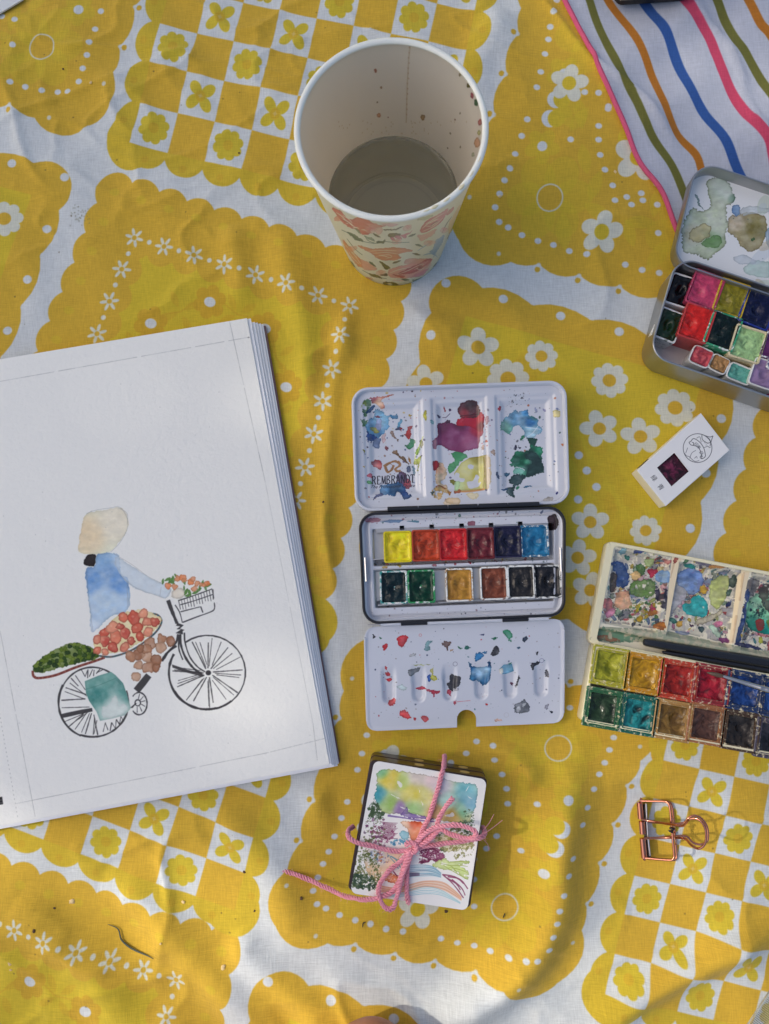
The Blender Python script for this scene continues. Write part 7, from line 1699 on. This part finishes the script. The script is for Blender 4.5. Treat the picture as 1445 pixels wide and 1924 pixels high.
for k in range(6): ccv.line(u2((630, 500 + k * 7), (690, 498 + k * 6), (740, 500 + k * 5)), 1.2, A(90, 70, 100), .8, smooth=True, taper=True)
for k in range(9):
    ccv.line(u2((380, 620 + k * 7), (520, 640 + k * 5), (640, 610 + k * 8), (790, 575 + k * 7), (950, 585 + k * 9), (1050, 650 + k * 7), (1130, 725 + k * 4)), 1.6, [A(226, 174, 146), A(220, 154, 124), A(232, 196, 176)][k % 3], .8, smooth=True)
for k in range(5): ccv.line(u2((380, 695 + k * 5), (520, 700 + k * 6), (680, 650 + k * 14), (800, 630 + k * 16), (940, 660 + k * 12), (1120, 775 + k * 3)), 1.2, [A(126, 186, 204), A(150, 200, 214)][k % 2], .8, smooth=True, taper=True)
for a in ([(950, 515), (1050, 530), (1130, 570), (1190, 650)], [(960, 520), (1030, 580), (1090, 650), (1150, 735)], [(1000, 550), (1080, 600), (1120, 660)], [(1040, 560), (1130, 640), (1165, 710)], [(1000, 535), (1090, 550), (1150, 600)]): ccv.line(u2(*a), 2.0, A(140, 66, 100), .9, smooth=True, wob=.3)
for a in ([(440, 330), (520, 380), (560, 450)], [(470, 340), (550, 390), (580, 430)], [(460, 350), (520, 420), (540, 460)]): ccv.line(u2(*a), 1.6, A(90, 150, 180), .8, smooth=True)
for a in ([(490, 480), (520, 520), (560, 530)], [(500, 490), (530, 530)]): ccv.line(u2(*a), 1.8, MAR, .85, smooth=True)
cd_m = M_('card_face'); cd_m.set(col=cd_m.img(ccv.image('card_painting')), rough=0.75, spec=.25); cd_m.bump(cd_m.noise(420, 3), .25, .0006)
v, f = loft([(rquad(cq, .32, 6), QZ + 0.004), (rquad(cq, .32, 6), CZ)], True, True)
card = mesh('painted_card', v, f, cd_m.m, None, ccv, base=tuple(sum(cq) / 4) + (QZ,), ang=30)
tag(card, 'white rounded card with a colourful painted landscape lying on the dark box', 'card'); del ccv.a
# ---- twine
def twine(pts, mb, rs=0.054, off=0.082, pitch=0.52):
    raw = np.array([tuple(P3(x, y, z)) for x, y, z in pts]); c = cr(raw, 14, False)
    seg = np.linalg.norm(np.diff(c, axis=0), axis=1); L = np.concatenate([[0], np.cumsum(seg)]); n = max(int(L[-1] / 0.055), 6)
    t = np.linspace(0, L[-1], n); c = np.stack([np.interp(t, L, c[:, i]) for i in range(3)], 1)
    d = np.gradient(c, axis=0); d /= np.linalg.norm(d, axis=1, keepdims=True) + 1e-9
    u = np.cross(d, [0, 0, 1.0]); u /= np.linalg.norm(u, axis=1, keepdims=True) + 1e-9; w = np.cross(d, u)
    for s_ in range(3):
        a = 2 * math.pi * (t / pitch + s_ / 3.0) + 0.5 * np.sin(t * 1.3)
        o_ = off * (1 + 0.2 * np.sin(t * 5 + s_))
        p = c + u * (o_ * np.cos(a))[:, None] + w * (o_ * np.sin(a))[:, None]
        r = rs * (1 + 0.12 * np.sin(t * 7.3 + s_ * 2)); mb.add(*tube(p, r, 6))
    return c
tb = MB(); paths = []
U2 = lambda pts, zs: [(640 + x * .20069, 1540 + y * .20069, z) for (x, y), z in zip(pts, zs)]
for pts in ([(664, 1553, .7), (655, 1560, 1.3), (656, 1573, 1.85), (668, 1582, 2.0), (700, 1590, 2.02), (740, 1599, 2.02), (775, 1598, 2.12)],
            [(775, 1594, 2.12), (815, 1588, 2.03), (850, 1583, 2.02), (885, 1578, 2.02), (905, 1573, 1.9), (911, 1563, 1.4), (907, 1555, .7)],
            [(835, 1420, .3), (835, 1431, 1.2), (832, 1448, 1.9), (824, 1478, 2.02), (808, 1530, 2.02), (793, 1562, 2.05), (780, 1592, 2.15)],
            [(772, 1594, 2.2), (766, 1625, 2.05), (764, 1662, 2.03), (766, 1690, 2.0), (767, 1698, 1.95)],
            U2([(690, 240), (760, 160), (840, 95), (920, 65), (1050, 50), (1180, 70), (1262, 115), (1250, 165), (1170, 172), (1050, 145), (940, 92), (880, 130), (800, 190), (700, 250)], (2.2, 2.35, 2.5, 2.7, 2.9, 3.0, 3.0, 2.9, 2.7, 2.6, 2.5, 2.35, 2.25, 2.15)),
            [(851, 1499, 2.55), (838, 1515, 2.5), (824, 1540, 2.45), (817, 1568, 2.4), (798, 1583, 2.3), (778, 1594, 2.2)],
            U2([(650, 285), (560, 390), (450, 480), (385, 570), (352, 670), (375, 760), (425, 830), (485, 828), (520, 750), (555, 610), (590, 490), (640, 380), (665, 290)], (2.2, 2.15, 2.12, 2.1, 2.15, 2.2, 2.2, 2.2, 2.25, 2.3, 2.3, 2.25, 2.2)),
            [(531, 1636, .42), (553, 1642, .40), (578, 1652, .45), (603, 1663, .55), (628, 1675, .75), (646, 1683, 1.05), (669, 1688, 1.5), (694, 1690, 1.9), (716, 1685, 2.06), (736, 1676, 2.1), (750, 1655, 2.12), (760, 1625, 2.2), (770, 1598, 2.25)],
            [(763, 1588, 2.12), (768, 1583, 2.3), (777, 1584, 2.36), (783, 1592, 2.36), (780, 1600, 2.32), (771, 1602, 2.22), (765, 1596, 2.12)]):
    paths.append(twine([(x_, y_, z_ * 2.2 / 1.8 if z_ < 1.8 else z_ + 0.4) for x_, y_, z_ in pts], tb))
hb = MB(); rg = random.Random(8)
for c in paths:
    for k in range(int(len(c) * 0.35)):
        q = c[rg.randrange(len(c))]; d = np.array([rg.gauss(0, 1), rg.gauss(0, 1), abs(rg.gauss(0, .7))]); d /= np.linalg.norm(d); L = rg.uniform(.12, .32)
        hb.add(*tube([q + d * .1, q + d * (.1 + L * .5) + np.array([rg.gauss(0, .03), rg.gauss(0, .03), 0]), q + d * (.1 + L)], [.008, .006, .003], 3, caps=False))
for a in ([(905, 1570, 2.3), (925, 1556, 2.2), (944, 1541, 2.1)], [(903, 1566, 1.9), (918, 1548, 2.3), (928, 1530, 2.2)], [(906, 1575, 1.8), (916, 1586, 1.6), (919, 1598, 1.4)]): hb.add(*tube(cr([P3(*q) for q in a], 4, False), .012, 4))
twm = simple('pink_jute', AL(230, 146, 168), 0.85, nscale=1500, nvar=0.25, bump=.5, bscale=2600, sheen=.3)
tw_ = mesh('twine', tb.v, tb.f, twm, None, base=tuple(P2(775, 1595, QZ)) + (QZ,)); tag(tw_, 'fuzzy pink twine tied in a bow round the dark box and painted card', 'twine')
fz_ = hb.build('loose_fibres', twm, tw_); fz_['kind'] = 'stuff'

# ================================================================ the rose-gold skeleton clip
cz_ = ZM(1140, 1440, 0.21107)
copper = simple('rose_gold', AL(198, 132, 112), 0.13, metal=1.0, nvar=0.08)
cp = empty('binder_clip', tuple(P2(1230, 1560)) + (0.02,), 'rose gold wire binder clip with looped handles lying on the checks', 'clip')
def wire(pts, r, nm, mt_=copper, sm=4):
    raw = [tuple(P3(1140 + x * .21107, 1440 + y * .21107, z)) for x, y, z in pts]
    v, f = tube(cr(raw, sm, False), r, 10); return mesh(nm, v, f, mt_, cp)
# three rolled sleeves along the jaws
for a, b in (((292, 322), (303, 465)), ((312, 490), (320, 600)), ((318, 640), (335, 815))):
    wire([a + (.62,), ((a[0] + b[0]) / 2, (a[1] + b[1]) / 2, .62), b + (.62,)], .16, 'jaw_sleeve'); wire([(a[0] + 4, a[1], .3), (b[0] + 4, b[1], .3)], .13, 'jaw_sleeve')
for x, y in ((300, 303), (335, 815)): wire([(x - 8, y - 4, .62), (x + 14, y + 4, .66)], .14, 'end_knob')
dark_in = simple('dark_steel', (.05, .04, .04, 1), .35, .8)  # near-black metal of the inner plate and the tie
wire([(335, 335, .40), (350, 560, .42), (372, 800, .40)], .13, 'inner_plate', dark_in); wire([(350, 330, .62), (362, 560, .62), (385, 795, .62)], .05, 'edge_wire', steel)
for z0, z1, dx, nm in ((.75, 1.7, 0, 'body_frame'), (.12, .14, 22, 'body_frame')):
    zz_ = lambda x: z0 + (z1 - z0) * min(max((x - 300) / 290.0, 0), 1)
    wire([(x + dx * (x > 450), y, zz_(x)) for x, y in ((312, 308), (420, 310), (510, 312), (548, 330), (562, 370), (572, 460), (584, 600), (596, 740), (600, 800), (588, 828), (560, 834), (450, 826), (345, 816))], .062, nm)
wire([(588, 470, 1.68), (594, 520, .95), (600, 560, .14)], .055, 'spine_wire'); wire([(598, 640, 1.68), (606, 660, .95), (612, 690, .14)], .055, 'spine_wire')
for (zs, pts) in (((.8, 1.0, 2.1, 2.9, 3.2, 3.5, 3.7, 3.85, 3.9, 3.85, 3.7, 3.45, 3.05, 2.4, 1.05, .8), ((308, 474), (400, 488), (590, 520), (672, 530), (702, 508), (730, 475), (780, 462), (835, 485), (876, 548), (886, 630), (868, 700), (815, 732), (752, 700), (692, 642), (560, 636), (330, 640))),
                  ((.5, .5, .55, .62, .68, .75, .8, .85, .85, .85, .8, .75, .65, .6, .5, .5), ((320, 486), (420, 498), (590, 512), (680, 505), (705, 488), (735, 455), (785, 438), (845, 465), (890, 530), (903, 612), (890, 670), (835, 695), (765, 676), (705, 622), (570, 628), (335, 645)))):
    wire([(x, y, z) for (x, y), z in zip(pts, zs)], .062, 'handle')
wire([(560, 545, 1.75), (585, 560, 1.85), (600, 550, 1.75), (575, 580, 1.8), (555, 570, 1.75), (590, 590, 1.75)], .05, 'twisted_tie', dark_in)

# ================================================================ things cut by the edges of the photo
# ruler at the lower right
rz = 0.55
ra, rb = np.array(P2(1402, 1932, rz)), np.array(P2(1450, 1859, rz)); rd = (rb - ra) / np.linalg.norm(rb - ra); rn = np.array([rd[1], -rd[0]])
if rn[0] < 0: rn = -rn
ra2 = ra - rd * 9; Lr = 17.0
ru = empty('ruler', tuple(ra2 + rd * Lr / 2 + rn * 1.5) + (rz - .2,), 'clear plastic ruler with fine tick marks at the lower right corner', 'ruler')
qm = M_('clear_acrylic'); qm.set(col=(.92, .94, .92, 1), rough=.08, trans=.92, ior=1.3, spec=.5)
mesh('blade', *box([ra2, ra2 + rn * 3.0, ra2 + rn * 3.0 + rd * Lr, ra2 + rd * Lr], rz - .15, rz), qm.m, ru, smooth=False)
mb = MB()
for k in range(int(Lr / .1)):
    L = .62 if k % 5 else (.85 if k % 10 else 1.2); p = ra2 + rd * (k * .1 + .04) + rn * .06
    a, b = p - rd * .009, p + rd * .009; mb.add(*box([a, b, b + rn * L, a + rn * L], rz + .003, rz + .012))
tk = mb.build('tick_marks', simple('ruler_ink', (.03, .03, .02, 1), .6), ru, smooth=False)
p = ra2 + rn * 1.35; mesh('scale_line', *box([p, p + rn * .03, p + rn * .03 + rd * Lr, p + rd * Lr], rz + .003, rz + .012), simple('line_ink', (.03, .03, .02, 1), .6), ru, smooth=False)
# bare knee at the lower edge
kc = np.array(P2(702, 1921, 1.2)); path = []; rad = []
for t, y, z, r in ((0, 0.3, 1.6, .3), (1, 0.05, 1.8, 1.5), (2, -0.8, 2.2, 2.6), (3, -2.4, 3.0, 3.6), (4, -5, 3.9, 4.4), (5, -10, 4.6, 4.9), (6, -18, 6.0, 6.0), (7, -30, 7.6, 7.2), (8, -40, 9.0, 7.8)):
    path.append((kc[0] + 0.12 * y * .3, kc[1] + y, z)); rad.append(r)
pth = cr(path, 5, False); rr_ = np.interp(np.linspace(0, 8, len(pth)), range(9), rad)
v, f = tube(pth, rr_, 40)
skin = M_('skin'); sc0 = skin.mix(skin.noise(60, 4), AL(158, 104, 78), AL(176, 120, 92)); skin.set(col=sc0, rough=.5, sss=.08); skin.bump(skin.noise(500, 4), .3, .0008)
kn = empty('person', tuple(kc + np.array([0, -3])) + (0.02,), 'bare knee of a person kneeling at the bottom edge', 'person')
mesh('leg', v, f, skin.m, kn, ang=180)
# the black case at the upper edge, the white paper in the upper left corner
q_ = PV([(1152, 13), (1296, 3), (1320, -190), (1130, -175)], 0.4)
cs = empty('black_case', tuple(q_.mean(0)) + (.5,), 'black case reaching into the top edge on the striped cloth', 'case')
zb = zc(*q_.mean(0)) + .35
v, f = loft([(rquad(inset(list(q_), .15), .5, 5), zb), (rquad(list(q_), .6, 5), zb + .25), (rquad(list(q_), .6, 5), zb + 1.2), (rquad(inset(list(q_), .2), .5, 5), zb + 1.5)], True, True)
mesh('case_body', v, f, simple('black_fabric', (.012, .012, .012, 1), .6, bump=.4), cs)
v, f = tube(list(cr([tuple(p) + (zb + .72,) for p in rquad([q_.mean(0) + (p - q_.mean(0)) * 1.012 for p in q_], .6, 5)], 2)), .07, 6, closed=True); mesh('zip', v, f, simple('zip_metal', (.25, .22, .16, 1), .35, .8), cs)
q_ = PV([(-60, 62), (44, 0), (20, -120), (-140, -60)], 0.25)
v, f = loft([(quadring(list(q_), 6), .14 + zc(*q_[1])), (quadring(list(q_), 6), .24 + zc(*q_[1]))], True, True)
pp_ = mesh('paper_sheet', v, f, simple('white_paper', A(196, 199, 206).tolist() + [1] if False else AL(196, 199, 206), .9, nvar=.03), None, ang=30); tag(pp_, 'corner of a white paper sheet at the upper left', 'paper')
# ---- crumbs, a thread and specks on the cloth
crm = simple('crumb', AL(222, 196, 146), .8, nscale=900, nvar=.25, bump=.5, bscale=1500); crd = simple('dark_crumb', AL(84, 60, 40), .8, nscale=900, nvar=.3)
def lump(r, sd):
    bm = bmesh.new(); bmesh.ops.create_icosphere(bm, subdivisions=2, radius=r * S)
    for v in bm.verts:
        n = mnoise.noise(Vector(v.co) / (r * S) * 1.3 + Vector((sd * 3.1, 0, 0))); v.co *= 1 + .55 * n; v.co.z *= .5; v.co.x *= 1.35
    me = bpy.data.meshes.new('crumb'); bm.to_mesh(me); bm.free(); return me
lm_ = [lump(1.0, k) for k in range(4)]; dm_ = [m_.copy() for m_ in lm_]
for m_ in lm_: m_.materials.append(crm)
for m_ in dm_: m_.materials.append(crd)
where = {(137, 1693): ('pale crumb beside the daisies at the lower left', 6.5, 0), (425, 1806): ('pale crumb near the fold by the lower left daisies', 6, 0), (347, 1691): ('small reddish crumb below the lower left checks', 4, 0), (314, 1756): ('tiny crumb left of the green thread', 2.6, 0), (24, 1806): ('pale crumb at the left edge low down', 4.5, 0), (24, 1819): ('tiny pale crumb at the left edge low down', 3, 0), (75, 1739): ('dark seed by the lower left daisies', 4, 1), (106, 1703): ('dark speck above the lower left daisies', 3, 1), (174, 161): ('pale crumb on the upper left orange panel', 3.5, 0), (1156, 323): ('pale crumb beside the striped cloth', 4, 0), (939, 371): ('pale crumb right of the paper cup', 4, 0), (1135, 1142): ('tiny yellow bead below the cream paintbox', 3.4, 0), (568, 1682): ('dark seed under the pink twine tail', 4.2, 1), (838, 1712): ('dark bit at the lower edge of the dark box', 4, 1), (480, 1708): ('dark crumb on the lower checks', 2.6, 1), (461, 1635): ('brown crumb at the corner of the lower left checks', 3.4, 1), (609, 945): ('dark speck beside the sketch pad', 3, 1), (121, 133): ('dark speck on the upper left flower', 3, 1), (450, 290): ('dark bit on the upper checks', 2.6, 1)}
where = {k: v for k, v in where.items() if k != (1135, 1142)}
for k, ((x, y), (lb, r, d_)) in enumerate(where.items()):
    o_ = bpy.data.objects.new('crumb', (dm_ if d_ else lm_)[k % 4]); scene.collection.objects.link(o_)
    w = P(x, y, 0); o_.location = (w[0] * S, w[1] * S, (zc(w[0], w[1]) + .02) * S); s_ = r / 33.0 * .62; o_.scale = (s_, s_, s_); o_.rotation_euler = (0, 0, k * 1.3); tag(o_, lb, 'crumb', 'crumbs and seeds on the cloth')
def thread(pts, r, label, nm='thread', col=AL(70, 76, 66)):
    raw = []
    for x, y in pts:
        w = P(x, y, 0); raw.append((w[0], w[1], zc(w[0], w[1]) + r + .05))
    c = cr(raw, 5, False); v, f = tube(c, r * np.sin(np.linspace(.25, math.pi - .25, len(c))), 6); o_ = mesh(nm, v, f, simple('thread', col, .7, nvar=.3)); tag(o_, label, 'thread'); return o_
thread([(205, 1734), (224, 1743), (230, 1762), (245, 1775), (262, 1782), (280, 1786), (296, 1791)], .055, 'dark green frayed thread lying on the lower left daisies')
thread([(682, 1738), (683, 1731), (688, 1729)], .035, 'short dark hooked thread under the twine bow', col=AL(40, 40, 36))
thread([(944, 1722), (948, 1713)], .035, 'short dark stalk right of the dark box', col=AL(60, 60, 40))

# ================================================================ an unseen tree, added to shade the upper part of the cloth
tg = Vector((0.0, 1.015, 0.0)); H = 3.4
ctr = tg - LDIR * (H / -LDIR.z)
bark = simple('bark', (.10, .075, .05, 1), .9, nscale=20, nvar=.4, bump=.8, bscale=60)
tr = empty('shade_caster_tree', ((ctr.x - .3) / S, (ctr.y + .5) / S, -3), 'leafy tree out of view, added to shade the cloth', 'tree')
c0 = (ctr.x - .3) * 100; c1_ = (ctr.y + .5) * 100
v, f = tube([(c0, c1_, -4), (c0 + 4, c1_ - 3, 90), (c0 + 12, c1_ - 15, 200), (c0 + 26, c1_ - 40, 320), (c0 + 34, c1_ - 55, 390)], [19, 14, 12, 8, 3], 14); mesh('trunk', v, f, bark, tr)
rg = random.Random(21); nr_ = np.random.default_rng(5)
lv, lf = [], []
N = 5200
Lw = np.array(LDIR)
e1_ = np.cross(Lw, [0, 0, 1.0]); e1_ /= np.linalg.norm(e1_); e2_ = np.cross(e1_, Lw)
limbs = []
for k in range(9):
    a = k * .7; e = np.array([math.cos(a) * 80, math.sin(a) * 80, rg.uniform(-20, 50)]) + np.array(ctr) * 100
    s0 = np.array([c0 + 8, c1_ - 10, 150 + 18 * k]); v, f = tube(cr([s0, s0 * .5 + e * .5 + np.array([0, 0, 18]), e], 5, False), np.linspace(5.5, 1.2, 11), 8); mesh('limb', v, f, bark, tr)
for k in range(N + 260):
    u = nr_.normal(size=3); u /= np.linalg.norm(u); r_ = nr_.random() ** (1 / 3.4)
    p = np.array(ctr) * 100 + u * r_ * np.array([122, 118, 66]) * (0.93 + 0.14 * vn(u[0] * 3 + 9, u[1] * 3 + u[2] * 2 + 9, 77))
    if k >= N: p = np.array(ctr) * 100 + np.array([0, -140, 0]) + u * r_ * np.array([95, 80, 40])      # loose outer spray, added to dim the sun on the lower cloth
    a = nr_.normal(size=3); a /= np.linalg.norm(a); b = np.cross(a, nr_.normal(size=3)); b /= np.linalg.norm(b); c_ = np.cross(a, b)
    L = nr_.uniform(6.0, 10.0); w = L * .36; i = len(lv)
    lv += [p - a * L, p + b * w + c_ * .5, p + a * L, p - b * w + c_ * .5]; lf += [(i, i + 1, i + 2), (i, i + 2, i + 3)]
lm3 = M_('leaf'); lm3.set(col=lm3.mix(lm3.noise(6, 3), (.035, .07, .02, 1), (.08, .12, .035, 1)), rough=.5)
cw = mesh('crown', lv, lf, lm3.m, tr, smooth=False); cw['kind'] = 'stuff'
